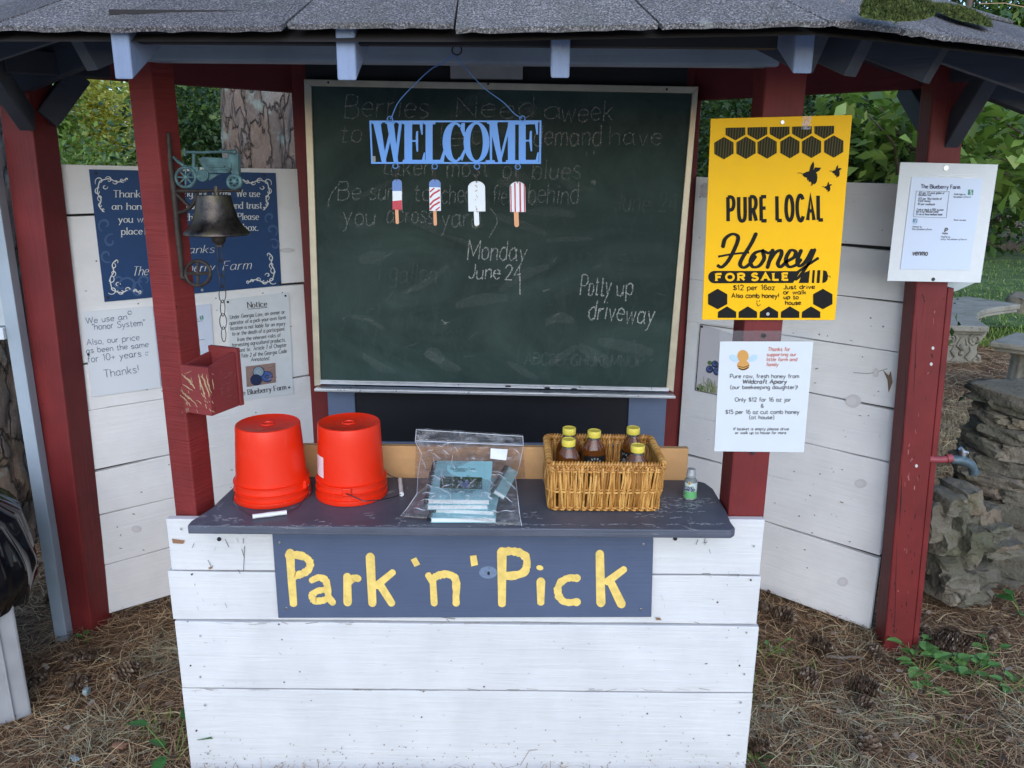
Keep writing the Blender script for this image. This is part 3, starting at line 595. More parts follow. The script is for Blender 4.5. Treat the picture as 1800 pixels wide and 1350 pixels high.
blades(40000, lawn_xy, .10, .010, M_grass, 'grass', 'green lawn grass behind the concrete benches', 'grass', seed=8)
def pinch(rs, n): 
    c = rs.randint(0, 14, n); cx = np.array([.78,.85,1.0,1.25,1.5,.75,.7,1.7,-1.0,-1.3,.9,1.15,1.35,1.6])[c]; cy = np.array([2.1,1.75,1.6,1.9,2.1,1.35,1.5,1.8,1.9,1.6,2.2,2.05,1.5,1.6])[c]; return cx+rs.normal(0,.05,n), cy+rs.normal(0,.05,n)
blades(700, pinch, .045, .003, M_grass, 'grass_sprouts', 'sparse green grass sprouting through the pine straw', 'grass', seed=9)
# ------------------------------------------------------------------ foliage
def leaf_cloud(name, centers, spread, n, size, mat_, parent, seed, droop=.2, aspect=.5, local_off=None):
    rs = np.random.RandomState(seed); c = np.array(centers); i = rs.randint(0, len(c), n)
    P_ = c[i]+rs.normal(0, 1, (n, 3))*spread
    P_ = P_[P_[:,2] > .02]; n = len(P_)
    d = rs.normal(0, 1, (n, 3)); d[:,2] = d[:,2]*.6-droop; d /= np.linalg.norm(d, axis=1)[:,None]
    r = rs.normal(0, 1, (n, 3)); r[:,2] *= .35; s_ = np.cross(d, np.array([0,0,1.0])+r*.6); s_ /= (np.linalg.norm(s_, axis=1)[:,None]+1e-9); nn = np.cross(s_, d)
    L = (size*rs.uniform(.6, 1.3, n))[:,None]; W2 = L*aspect/2
    a = P_; m1 = P_+d*L*.45+nn*L*.06; e = P_+d*L-nn*L*.08
    V = np.stack([a, m1+s_*W2, e, m1-s_*W2, m1-nn*L*.05], 1).reshape(-1, 3); off = np.array(wloc(parent)) if parent else 0
    V = V-off; b5 = np.arange(n)[:,None]*5
    F_ = np.concatenate([b5+np.array([[0,4,1]]), b5+np.array([[1,4,2]]), b5+np.array([[2,4,3]]), b5+np.array([[3,4,0]])], 1).reshape(-1)
    me = bpy.data.meshes.new(name); me.vertices.add(len(V)); me.vertices.foreach_set('co', V.reshape(-1)); me.loops.add(len(F_)); me.loops.foreach_set('vertex_index', F_)
    me.polygons.add(4*n); me.polygons.foreach_set('loop_start', np.arange(4*n)*3); me.update(calc_edges=True); me.materials.append(mat_)
    o = bpy.data.objects.new(name, me); COL.objects.link(o); o.parent = parent; return o
M_bark, t, b_ = new_mat('pine_bark'); co = coords(t, (1,1,.34)); b_.inputs['Roughness'].default_value = .9
v1 = N(t, 'ShaderNodeTexVoronoi', feature='DISTANCE_TO_EDGE'); v1.inputs['Scale'].default_value = 11
nz = N(t, 'ShaderNodeTexNoise'); nz.inputs['Scale'].default_value = 9; nz.inputs['Detail'].default_value = 5; t.links.new(co, nz.inputs['Vector'])
va = N(t, 'ShaderNodeVectorMath', operation='SCALE'); va.inputs['Scale'].default_value = .22; t.links.new(nz.outputs['Color'], va.inputs[0])
vb = N(t, 'ShaderNodeVectorMath', operation='ADD'); t.links.new(co, vb.inputs[0]); t.links.new(va.outputs[0], vb.inputs[1]); t.links.new(vb.outputs[0], v1.inputs['Vector'])
v2 = N(t, 'ShaderNodeTexVoronoi'); v2.inputs['Scale'].default_value = 11; t.links.new(vb.outputs[0], v2.inputs['Vector'])
sp = N(t, 'ShaderNodeSeparateColor'); t.links.new(v2.outputs['Color'], sp.inputs[0])
pc = ramp(t, sp.outputs[0], [(0, (.17,.125,.10)), (.5, (.24,.185,.155)), (.8, (.28,.19,.13)), (1, (.29,.25,.22))])
fl = ntex(t, coords(t, (2,2,1.2)), 26, 8, .8, 1.0); pc = mix(t, .7, pc, ramp(t, fl, [(.3, .35), (.65, 1.15)]), 'MULTIPLY')
ck = ramp(t, v1.outputs['Distance'], [(.0, .25), (.02, .7), (.07, 1)])
lk = ntex(t, coords(t), 7, 6, .7); pc = mix(t, ramp(t, lk, [(.56, 0), (.64, .7)]), pc, (.30,.36,.31))
t.links.new(mix(t, ck, (.045,.033,.028), pc), b_.inputs['Base Color'])
am = N(t, 'ShaderNodeMath', operation='MULTIPLY_ADD', i_1=.25); t.links.new(fl, am.inputs[0]); t.links.new(ck, am.inputs[2]); bump(t, b_, am.outputs[0], 1, .03)
M_twig = plain('twig_bark', (.10,.075,.055), .9, var=.3)
M_paletrunk = plain('pale_trunk', (.45,.42,.38), .9, var=.2, vs_=5)
def bark_trunk(nm, base, top, r0, r1, parent, mat_=None, nu=72, nv=90, amp=.02):
    mb = MB(); b0 = Vector(base); t0 = Vector(top)
    def f(u, v):
        a = 2*math.pi*u; r = r0+(r1-r0)*v+r0*.35*math.exp(-v*14); p = b0.lerp(t0, v); q = Vector((math.cos(a)*r, math.sin(a)*r, 0))
        k = (p+q); d = noise.voronoi(Vector((k.x*10, k.y*10, k.z*3.0))+noise.noise_vector(k*6)*.9)[0]; e = min(1, (d[1]-d[0])*4)
        return k + Vector((math.cos(a), math.sin(a), 0))*amp*(e-.6+.4*noise.noise(k*18))
    mb.grid(f, nu, nv); return part(nm, mb, mat_ or M_bark, parent, smooth=180)
def limbs(nm, base, tips, r, mat_, parent, seed):
    rs = random.Random(seed); mb = MB(); base = Vector(base)
    for tp in tips:
        tp = Vector(tp); k = 5; pts = [base.lerp(tp, i/k)+Vector((rs.gauss(0,1), rs.gauss(0,1), rs.gauss(0,1)))*(tp-base).length*.035*(0 < i < k) for i in range(k+1)]
        mb.tube(pts, [r*(1-.8*i/k) for i in range(k+1)], 6)
    return part(nm, mb, mat_, parent, smooth=180)
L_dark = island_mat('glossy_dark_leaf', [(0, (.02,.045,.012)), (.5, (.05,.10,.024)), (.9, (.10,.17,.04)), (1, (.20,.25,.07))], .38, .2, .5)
L_mid = island_mat('bright_leaf', [(0, (.075,.13,.025)), (.5, (.17,.27,.055)), (.9, (.27,.39,.09)), (1, (.38,.44,.14))], .4, .3, .5)  # greens raised to stand for sun falling on the background leaves
L_sun = island_mat('painted_sunlit_leaf', [(0, (.32,.34,.08)), (.5, (.56,.55,.16)), (1, (.78,.72,.28))], .45, .55, .4)  # yellow raised so the leaf colour carries the hard sunlight
def blob(cx, cy, cz, rx, ry, rz_, n, seed):
    rs = np.random.RandomState(seed); d = rs.normal(0, 1, (n, 3)); d /= np.linalg.norm(d, axis=1)[:,None]; r = rs.uniform(.35, 1, n)[:,None]**.6
    return (np.array([cx, cy, cz])+d*r*np.array([rx, ry, rz_])).tolist()
def shrub(label, c, rx, ry, hz, n, size, mat_, seed, group='shrubs behind the stand', ncl=60, sp_=.16, name='shrub', cat='shrub', droop=.2, aspect=.5):
    th = thing(name, label, cat, (c[0], c[1], 0), group); cl = blob(c[0], c[1], hz*.52, rx, ry, hz*.48, ncl, seed)
    limbs('stem', (c[0], c[1], 0), cl[:18], .02, M_twig, th, seed); leaf_cloud('foliage', cl, sp_, n, size, mat_, th, seed, droop, aspect); return th
def tree(label, c, h, r, crown, n, size, mat_, tm, seed, group, ncl=70, sp_=.4, name='tree', droop=.2):
    th = thing(name, label, 'tree', (c[0], c[1], 0), group); cl = []
    for k, (x, y, z, a, b, cc) in enumerate(crown): cl += blob(c[0]+x, c[1]+y, z, a, b, cc, ncl, seed+k)
    bark_trunk('trunk', (c[0], c[1], -.1), (c[0]+.1*h*.05, c[1], h*.8), r, r*.35, th, tm, 20, 40, r*.08)
    limbs('branch', (c[0], c[1], h*.4), cl[::4][:40], r*.35, tm, th, seed); leaf_cloud('crown', cl, sp_, n, size, mat_, th, seed, droop); return th
def groundpx(x, y, Y): p = onY(x, y, Y); return p
# big pine right behind the left plank wall
Yp = 4.1; l = onY(374,250,Yp); r_ = onY(528,250,Yp); cx = (l.x+r_.x)/2; rr = (r_.x-l.x)/2*1.03
th = thing('pine_tree', 'thick pine trunk with scaly plated bark right behind the blue sign wall', 'tree', (cx, Yp+rr, 0), 'pine trees')
bark_trunk('trunk', (cx-.075, Yp+rr, -.1), (cx+.25, Yp+rr, 9), rr, rr*.75, th, None, 220, 320, .017)
cl = blob(cx+.6, Yp+rr+.3, 10.2, 2.6, 2.4, 2.4, 120, 91); limbs('branch', (cx+.35, Yp+rr, 8.2), cl[:30], .06, M_twig, th, 5); leaf_cloud('crown', cl, .5, 22000, .30, L_dark, th, 92, .1, .35)
# pine at the left edge, behind the white case
th = thing('pine_tree', 'leaning grey pine trunk at the left edge behind the bin', 'tree', (-2.05, 2.95, 0), 'pine trees')
b0 = onY(-42,900,3.0); t1 = onY(10,300,3.15)
bark_trunk('trunk', (b0.x-.05, 3.05, -.1), (t1.x+.25, 3.3, 7), .215, .15, th, None, 150, 220, .018)
cl = blob(-2.0, 3.6, 8.6, 2.2, 2.2, 2.2, 100, 95); limbs('branch', (-1.75, 3.3, 6.6), cl[:30], .06, M_twig, th, 6); leaf_cloud('crown', cl, .5, 18000, .30, L_dark, th, 96, .1, .35)
# shrubs seen through the gaps
def gap(label, px0, px1, Y, ytop, n, size, mat_, seed, depth=.8, **kw):
    a = onY(px0, ytop, Y); b = onY(px1, ytop, Y); return shrub(label, ((a.x+b.x)/2, Y, 0), (b.x-a.x)/2, depth, a.z, n, size, mat_, seed, **kw)
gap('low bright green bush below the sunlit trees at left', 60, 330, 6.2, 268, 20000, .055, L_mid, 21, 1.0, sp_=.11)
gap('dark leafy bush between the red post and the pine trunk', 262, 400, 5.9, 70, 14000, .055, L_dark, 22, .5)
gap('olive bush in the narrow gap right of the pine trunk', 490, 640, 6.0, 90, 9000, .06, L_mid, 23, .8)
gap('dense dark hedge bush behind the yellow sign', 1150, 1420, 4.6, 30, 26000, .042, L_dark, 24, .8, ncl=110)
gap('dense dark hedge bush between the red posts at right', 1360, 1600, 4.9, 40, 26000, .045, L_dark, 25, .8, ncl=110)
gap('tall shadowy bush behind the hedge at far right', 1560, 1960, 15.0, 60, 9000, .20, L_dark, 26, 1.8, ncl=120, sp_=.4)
# broad-leaved young trees on the right, leaves in layered sprays
def sapling(label, base, sprays, n, size, seed):
    th = thing('dogwood_tree', label, 'tree', (base[0], base[1], 0), 'young broad-leaved trees at right'); cl = [tuple(p) for p in sprays]
    mb = MB(); mid = Vector((base[0], base[1], 1.2)); mb.tube([Vector((base[0], base[1], -.05)), Vector((base[0]+.04, base[1], .7)), mid, mid+Vector((.05,0,1.4))], [.035,.03,.024,.01], 8)
    for p in cl: mb.tube([mid+Vector((0,0,random.uniform(-.4,.5))), Vector(p)*.6+mid*.4+Vector((0,0,.1)), Vector(p)], [.012,.008,.003], 5)
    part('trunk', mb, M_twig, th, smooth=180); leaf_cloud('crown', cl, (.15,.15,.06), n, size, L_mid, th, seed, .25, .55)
sapling('young tree with broad light leaves beside the right post', (2.05,4.0), [onY(x, y, 3.75+.25*((i*7) % 3)) for i, (x, y) in enumerate([(1545,185),(1570,205),(1600,215),(1520,195),(1590,255),(1555,240),(1620,275),(1560,305),(1610,300),(1590,180),(1630,215),(1545,275)])], 520, .095, 31)
sapling('overhanging tree with broad leaves at the right edge', (3.1,4.2), [onY(x, y, 3.5+.3*((i*5) % 3)) for i, (x, y) in enumerate([(1720,190),(1750,210),(1790,175),(1775,235),(1720,250),(1800,290),(1740,275),(1700,285),(1780,310),(1730,300),(1790,260),(1810,215),(1760,165),(1795,340),(1825,320)])], 800, .10, 32)
# far trees; the yellow ones have sunlight put into the leaf colour
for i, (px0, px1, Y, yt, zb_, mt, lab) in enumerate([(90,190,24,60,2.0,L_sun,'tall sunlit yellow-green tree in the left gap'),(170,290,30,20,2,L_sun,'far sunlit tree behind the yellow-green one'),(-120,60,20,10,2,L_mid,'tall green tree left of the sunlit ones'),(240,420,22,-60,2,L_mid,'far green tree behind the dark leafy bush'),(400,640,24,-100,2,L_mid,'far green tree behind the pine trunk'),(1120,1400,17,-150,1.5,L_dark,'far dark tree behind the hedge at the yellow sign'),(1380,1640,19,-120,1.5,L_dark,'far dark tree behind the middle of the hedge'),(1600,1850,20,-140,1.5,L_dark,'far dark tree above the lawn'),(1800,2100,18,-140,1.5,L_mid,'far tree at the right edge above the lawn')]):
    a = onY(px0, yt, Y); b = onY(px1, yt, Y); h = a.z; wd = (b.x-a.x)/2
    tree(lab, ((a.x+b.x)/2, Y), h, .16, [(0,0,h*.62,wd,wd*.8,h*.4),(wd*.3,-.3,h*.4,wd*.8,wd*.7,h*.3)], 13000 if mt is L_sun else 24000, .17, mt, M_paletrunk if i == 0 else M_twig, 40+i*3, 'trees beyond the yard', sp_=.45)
# ================================================================== signs and board
M_chalk, t, b_ = new_mat('white_chalk'); b_.inputs['Base Color'].default_value = (.62,.63,.60,1); b_.inputs['Roughness'].default_value = .95
def chalk_mat(nm, alpha, col=(.62,.63,.60)):
    M, t, b = new_mat(nm); b.inputs['Base Color'].default_value = (*col, 1); b.inputs['Roughness'].default_value = .95
    tr = N(t, 'ShaderNodeBsdfTransparent'); mx = N(t, 'ShaderNodeMixShader'); f = ntex(t, coords(t), 160, 4, .7)
    t.links.new(ramp(t, f, [(.40, alpha*.25), (.58, alpha)]), mx.inputs[0]); t.links.new(tr.outputs[0], mx.inputs[1]); t.links.new(b.outputs[0], mx.inputs[2]); t.links.new(mx.outputs[0], t.nodes['Material Output'].inputs[0]); return M
M_ch1, M_ch2, M_ch3 = chalk_mat('chalk_line', .85), chalk_mat('worn_chalk_line', .36), chalk_mat('wiped_chalk_line', .10)
M_slate, t, b_ = new_mat('green_chalkboard'); co = coords(t); b_.inputs['Roughness'].default_value = .62; b_.inputs['Specular IOR Level'].default_value = .3
s1 = ntex(t, coords(t, (1,1,1.6)), 2.2, 6, .6, 1.2); s2 = ntex(t, coords(t, (1,1,.4)), 18, 5, .7, 2)
c = mix(t, ramp(t, s1, [(.38, 0), (.66, 1)]), (.020,.042,.036), (.048,.084,.072)); c = mix(t, ramp(t, s2, [(.5, 0), (.8, .35)]), c, (.085,.11,.10)); t.links.new(c, b_.inputs['Base Color'])
M_alu = plain('brushed_aluminium_trim', (.60,.53,.40), .38, .55, var=.12, vs_=20)
M_alu2 = plain('bright_aluminium_tray', (.75,.76,.78), .3, .6, var=.06)
BD = 2.868; pb = YP(BD)
TL, TR, BR, BL = (534,139), (1228,152), (1181,690), (562,684)
cb = thing('chalkboard', 'large green chalkboard with chalk writing between the white plank walls', 'chalkboard', pb.at(870,690))
sheet('board_surface', pb, [(546,150),(1216,163),(1172,684),(562,676)], .0, M_slate, cb).data
mb = MB()
for q in ([(534,139),(1228,152),(1217,164),(547,151)], [(534,139),(547,151),(564,677),(552.5,679)], [(1217,164),(1228,152),(1184,690),(1171,683)]): extr(mb, pb, q, .008, .018)
part('frame', mb, M_alu, cb, bevel=.002)
mb = MB(); extr(mb, pb, [(562,668),(1176,682),(1176,688),(562,675)], .010, .02); part('bottom_rail', mb, M_alu2, cb, bevel=.001)
mb = MB(); a = pb.at(558,680,.0); b = pb.at(1183,692.5,.0); mb.hexa([a+Vector((0,-.05,-.004)), b+Vector((0,-.05,-.004)), b+Vector((0,.01,-.004)), a+Vector((0,.01,-.004)), a+Vector((0,-.05,.006)), b+Vector((0,-.05,.006)), b+Vector((0,.01,.003)), a+Vector((0,.01,.003))]); part('chalk_tray', mb, M_alu2, cb, bevel=.0015)
for x, y in ((577,145),(858,147.5),(1172,157),(596,673.5),(1136,685)): screw(pb, x, y, cb, M_screw_dark, .004, .0085)
A = Art(pb, .0012)
M_smu = chalk_mat('chalk_smudge', .06); SM = Art(pb, .0009); r2 = random.Random(6)
for _ in range(30):
    x, y, a, l = r2.uniform(570,1060), r2.uniform(180,650), r2.uniform(-.6,.6), r2.uniform(30,110); SM.line([(x,y),(x+l*.5*math.cos(a),y+l*.5*math.sin(a)+r2.uniform(-8,8)),(x+l*math.cos(a),y+l*math.sin(a))], r2.uniform(8,26), 0, taper=.5, sm=True)
SM.build('chalk_smudge', [M_smu], cb)
CHM = [M_ch1, M_ch2, M_ch3]
def ct(s_, p0, p1, h, mi=1, w_=2.2):
    A_ = Art(pb, .0012); A_.text(s_, p0, p1, h, w_*random.uniform(.7,1.0), mi, jit=.9, slant=.08, wob=.45); A_.build('chalk_word', CHM, cb)
ct('Berries', (606,206), (752,206), 40, 1, 2.4); ct('Need', (802,208), (938,206), 36); ct('a', (957,208), (986,208), 34); ct('week', (986,214), (1076,212), 36)
ct('to', (598,250), (634,252), 34); ct('let', (772,256), (842,254), 36); ct('demand', (938,256), (1056,254), 36); ct('have', (1072,256), (1162,254), 32)
ct('taken', (672,308), (760,308), 32); ct('most', (785,312), (858,310), 34); ct('of', (884,312), (912,312), 32); ct('blues', (936,314), (1020,314), 34); ct('"', (1028,292), (1048,291), 26)
A.poly([(1039,317),(1047,316),(1046,324),(1038,323)], 1)
A.line([(592,328),(580,345),(577,365)], 2.6, 1, jit=.4, sm=True); ct('Be', (594,352), (634,350), 32); ct('sure', (650,352), (706,352), 32); ct('to', (728,354), (756,354), 32); ct('check', (776,358), (842,356), 34); ct('field', (866,358), (908,358), 34); ct('behind', (928,358), (1016,358), 36)
ct('you', (604,396), (658,394), 32); ct('across', (680,392), (762,392), 32); ct('yard.', (776,402), (852,398), 34); A.line([(862,366),(874,388),(860,418)], 2, 1, jit=.4, sm=True)
ct('Monday', (821,457), (924,460), 34, 0, 2.3); ct('June', (824,490), (878,490), 26, 0, 2.3); ct('24', (888,493), (916,492), 26, 0, 2.3); A.line([(914,480),(914,518)], 2, 0)
ct('Potty', (1020,518), (1072,520), 36, 0, 2.2); ct('up', (1084,518), (1112,518), 30, 0, 2.2); ct('driveway', (1034,560), (1148,570), 34, 0, 2.2)
ct('1 gallon', (661,494), (766,498), 34, 2); ct('June 24', (1080,372), (1190,372), 34, 2); ct('ABCDEFGHIJKLMNOP', (922,640), (1130,646), 20, 2, 2); pass
rs = random.Random(4)
for _ in range(46):
    x, y = rs.uniform(575,1160), rs.uniform(430,640); a = rs.uniform(-.9,.4); l = rs.uniform(4,22); A.line([(x,y),(x+l*math.cos(a)*.5,y+l*math.sin(a)*.5+rs.uniform(-2,2)),(x+l*math.cos(a),y+l*math.sin(a))], rs.uniform(1,3), 2, jit=.5)
A.line([(776,562),(782,568),(790,566)], 2, 1); A.line([(955,512),(966,508)], 2, 1)
A.build('chalk_stroke', CHM, cb)
mb = MB()
for x, y in ((893,679),(962,682),(1009,684)): mb.ball(pb.at(x, y, .012), .006, 6, sc=(2,.6,.6))
part('clip', mb, M_screw_dark, cb)
# ------------------------------------------------------------------ park n pick sign
pp = YP(1.732); M_yel = plain('cream_yellow_brush_paint', (.86,.60,.16), .6, var=.16, vs_=40, bmp=.5)
th = thing('name_sign', 'slate blue board with hand painted yellow words under the counter edge', 'sign', pp.at(815,1085)); 
sheet('board', pp, [(478,936),(1149,936),(1145,1085),(489,1086.5)], .0, wood_paint('slate_blue_sign_paint', (.085,.110,.18), 'x', .5, .08, .25, knots=.5), th, bevel=.0015).data
A = Art(pp, .001)
def zp(x, y): return (480+x/2.687, 940+y/2.687)
def brush(pts, w_=14.5, sm=False): A.line([zp(*p) for p in pts], w_, 0, rnd=True, jit=.45, sm=sm)
W_ = 14
brush([(80,86),(84,150),(90,230),(96,322)]); brush([(72,96),(120,96),(160,112),(176,140),(160,172),(120,190),(98,192)], 13, True)
brush([(186,214),(215,202),(238,208),(254,230),(262,290),(280,318)], 12, True); brush([(252,256),(205,268),(184,290),(196,312),(235,310),(262,296)], 11.5, True)
brush([(350,198),(352,320)]); brush([(358,226),(378,206),(402,206)], 12, True)
brush([(460,104),(470,322)]); brush([(562,180),(490,240)], 13); brush([(506,236),(560,322)], 13.5)
A.poly([zp(*p) for p in ((650,118),(676,106),(695,140),(668,152))]); A.poly([zp(*p) for p in ((930,100),(960,96),(968,142),(936,150))])
brush([(736,194),(756,226),(760,322)], 13); brush([(752,212),(780,192),(830,188),(862,214),(864,322)], 13, True)
brush([(1080,78),(1082,322)], 15); brush([(1082,80),(1150,80),(1192,104),(1198,150),(1170,186),(1082,196)], 14, True)
A.ell(*zp(1260,156), 6.5, 4.6, 0, 9, .2); brush([(1266,220),(1264,316)]); brush([(1436,204),(1390,206),(1352,234),(1346,280),(1376,316),(1436,318)], 13, True)
brush([(1544,90),(1548,322)]); brush([(1656,166),(1580,222)], 13); brush([(1590,216),(1646,330)], 14)
A.build('lettering', [M_yel], th)
kn = Art(pp, .0006); kn.ell(*zp(1016,178), 16, 11); kn.ell(*zp(1018,182), 2.4, 3.5, 1); kn.build('wood_knot', [plain('pale_knot', (.16,.21,.31), .6, var=.2, vs_=120), M_screw_dark], th)
for q in ((30,38),(1750,44),(62,348),(1738,352)): screw(pp, *zp(*q), th, M_steel, .0035)
# nails and holes in the counter front
pc = YP(1.738)
for x, y, r_ in ((385,948,.005),(1187,947,.005),(335,1170,.002),(337,1010,.002),(1320,1020,.002),(1300,1170,.0022),(345,1285,.002)): screw(pc, x, y, K, M_screw_dark, r_)
A = Art(pc, .0006)
A.poly([(302,947),(325,950),(322,956),(304,955)]); A.poly([(1152,1085.5),(1160,1086),(1163,1090),(1154,1090)]); A.poly([(366,998),(371,996),(373,999),(368,1001)])
for pts in ([(395,948),(402,962)],[(365,985),(372,998),(375,994)],[(430,960),(428,1005)],[(425,965),(430,980)],[(1240,945),(1238,955),(1244,952)],[(785,1088),(790,1094)]): A.line(pts, .9, 1, jit=.5)
A.build('bare_wood_chip', [plain('exposed_wood', (.25,.13,.07), .8, var=.3), plain('dark_scratch', (.10,.09,.09), .8)], K)
# chalk scuffs on the shelf top
ps = Plane((0,0,.735), (0,0,1)); A = Art(ps, .0005)
for x, y, l, n in ((395,915,22,14),(1190,888,30,22),(1225,880,20,14),(1150,905,40,14),(700,915,10,6),(400,910,30,8),(640,905,14,6),(500,930,14,4),(930,905,16,10),(1180,880,34,16),(1215,895,20,8),(560,918,30,6),(900,925,40,8),(1130,927,30,7)):
    for _ in range(n):
        px_, py_ = x+random.uniform(-l,l), y+random.uniform(-6,6); a = random.uniform(-.6,.6); q = random.uniform(3,10); A.line([(px_,py_),(px_+q*math.cos(a),py_+q*math.sin(a)*.6),(px_+q*1.4,py_+random.uniform(-2,2))], random.uniform(.6,1.6), 0, jit=.4)
for _ in range(90):
    px_ = random.uniform(345,1275); A.line([(px_, 926.5+random.uniform(-3,1.2)-(px_-345)/950*5),(px_+random.uniform(4,20), 926.5+random.uniform(-2,1)-(px_-345)/950*5)], random.uniform(.5,1.4), 0, jit=.3)
A.build('scuff_mark', [chalk_mat('pale_scuff', .7, (.5,.5,.52))], K)
# ------------------------------------------------------------------ yellow honey sign
M_hy = plain('yellow_sign_plastic', (.95,.50,.003), .5, spec=.2, var=.02); M_ink = plain('black_sign_ink', (.006,.0055,.005), .6, spec=.2)
py_ = YP(1.752); zy = lambda x, y: (1230+x/3.552, 190+y/3.552)
th = thing('honey_sign', 'bright yellow corrugated sign with black honeycomb pattern on the right post', 'sign', py_.at(1360,560))
sheet('sign_panel', py_, [zy(70,66), zy(953,42), zy(845,1324), zy(14,1322)], .0, M_hy, th, bevel=.0006); A = Art(py_, .0008)
def P_(*pts, mi=0): A.poly([zy(*p) for p in pts], mi)
for i, cx in enumerate((151,289,421,563,698,837)):
    dy = 250-i*2; P_((cx,dy-70),(cx+60,dy-36),(cx+60,dy+34),(cx,dy+70),(cx-60,dy+36),(cx-60,dy-34),mi=2)
for i, cx in enumerate((223,360,499,638,777)):
    dy = 120-i*2.5; P_((cx-61,dy+3),(cx+62,dy),(cx+62,dy+46),(cx,dy+82),(cx-61,dy+48),mi=2)
for cx, cy in ((112,1192),(769,1192)): P_((cx,cy-64),(cx+60,cy-30),(cx+60,cy+32),(cx,cy+64),(cx-60,cy+32),(cx-60,cy-30))
for i, cx in enumerate((170,300,432,564,695)): dy = 1238; P_((cx-58,1310),(cx-56,1272),(cx,dy),(cx+58,1272),(cx+58,1310))
def bee(cx, cy, s_):
    B = lambda *pts: P_(*[(cx+x*s_, cy+y*s_) for x, y in pts])
    B((-55,0),(-30,-12),(-5,-18),(20,-20),(35,0),(38,25),(34,50),(20,68),(12,60),(8,75),(0,55),(-8,48),(-16,52),(-18,36),(-26,42),(-28,24),(-40,22),(-52,12))
    B((-14,-16),(-4,-50),(12,-78),(18,-60),(16,-36),(10,-16)); B((8,-16),(24,-40),(62,-38),(48,-18),(26,-6))
    A.line([zy(cx-50*s_,cy+2*s_), zy(cx-70*s_,cy-6*s_), zy(cx-86*s_,cy-4*s_)], 1); A.line([zy(cx+2*s_,cy+60*s_), zy(cx-2*s_,cy+78*s_)], 1)
bee(697,410,1.0); bee(855,395,.52); bee(800,492,.42)
def bold(tx, x0, x1, yb, h, w_, rz=0, **kw): A.text(tx, zy(x0, yb), zy(x1, yb+rz), h/3.552, w_/3.552, 0, **kw)
bold('PURE', 178, 418, 706, 150, 22, -3, gap=4.2); bold('LOCAL', 484, 770, 702, 152, 22, -4, gap=4.2)
def scr(pts, w_=7.2): A.line([zy(*p) for p in pts], w_, 0, nib=.62, rnd=True, sm=True)
scr([(146,862),(160,815),(205,786),(240,806),(222,870),(180,950),(140,992),(118,986)]); scr([(350,788),(320,850),(270,930),(252,976),(275,996),(310,975),(345,930)]); scr([(124,926),(200,912),(300,902)], 5.5)
scr([(392,890),(345,905),(318,950),(330,990),(370,986),(402,940),(396,895),(430,905),(455,892)]); scr([(455,890),(440,940),(424,992)]); scr([(432,960),(470,905),(505,888),(510,915),(488,970),(505,992),(540,960)])
scr([(540,960),(590,930),(598,896),(566,890),(538,945),(556,990),(600,980),(628,950)]); scr([(632,892),(610,950),(622,986),(660,960),(700,890)]); scr([(718,886),(690,950),(640,1030),(600,1070),(596,1040),(660,990),(735,940)], 6)
# pill with FOR SALE, bee-striped end
pill = [zy(92+39*math.cos(a), 1055+39*math.sin(a)) for a in [math.pi/2+math.pi*i/10 for i in range(11)]]; A.poly(pill+[zy(630,1018), zy(582,1092)]); P_((640,1034),(688,1012),(680,1092),(618,1092))
P_((706,1012),(720,1012),(714,1092),(700,1092)); P_((736,1012),(754,1012),(748,1092),(730,1092)); A.poly([zy(772,1012), zy(792,1018), zy(802,1046), zy(798,1072), zy(784,1088), zy(766,1092)]); A.line([zy(800,1050), zy(812,1048), zy(816,1058)], 1)
A.off += .0006; bolds = dict(serif=3.2); A.text('FOR', zy(104,1076), zy(278,1074), 40/3.552, 3.7, 1, serif=2.6, gap=4); A.text('SALE', zy(326,1074), zy(552,1072), 40/3.552, 3.7, 1, serif=2.6, gap=3.6); A.off -= .0006
def hand(tx, x0, y0, x1, y1, h): A.text(tx, zy(x0,y0), zy(x1,y1), h/3.552, 1.35, 0, jit=.25, wob=.2)
hand('$12 per 16oz', 210,1136,468,1134,30); hand('Also comb honey!', 200,1184,494,1186,28); hand('Just drive', 524,1130,718,1128,26); hand('or walk', 524,1162,664,1162,26); hand('up to', 526,1192,616,1192,24); hand('house.', 536,1228,640,1228,26)
A.line([zy(356,1216), zy(364,1236), zy(380,1226)], 1.1, 0, sm=True); A.ell(*zy(358,1206), .7, 1.4); A.ell(*zy(372,1204), .7, 1.4)
M_ink2, t, b_ = new_mat('streaky_black_ink'); wv = N(t, 'ShaderNodeTexWave', wave_type='BANDS', bands_direction='X'); wv.inputs['Scale'].default_value = 55; wv.inputs['Distortion'].default_value = 1.2; wv.inputs['Detail'].default_value = 2; t.links.new(coords(t, (1,1,.15)), wv.inputs['Vector'])
t.links.new(ramp(t, wv.outputs['Fac'], [(.35, (.008,.007,.004)), (.9, (.085,.065,.008))]), b_.inputs['Base Color']); b_.inputs['Roughness'].default_value = .6; b_.inputs['Specular IOR Level'].default_value = .2
A.build('black_print', [M_ink, M_hy, M_ink2], th); screw(py_, *zy(516,88), th, M_steel, .0045); screw(py_, *zy(425,1286), th, M_steel, .004)
tp = Art(py_, .0022); tp.poly([zy(640,50), zy(698,48), zy(692,132), zy(636,134)]); tp.build('tape_strip', [chalk_mat('clear_tape', .55, (.75,.72,.80))], th)
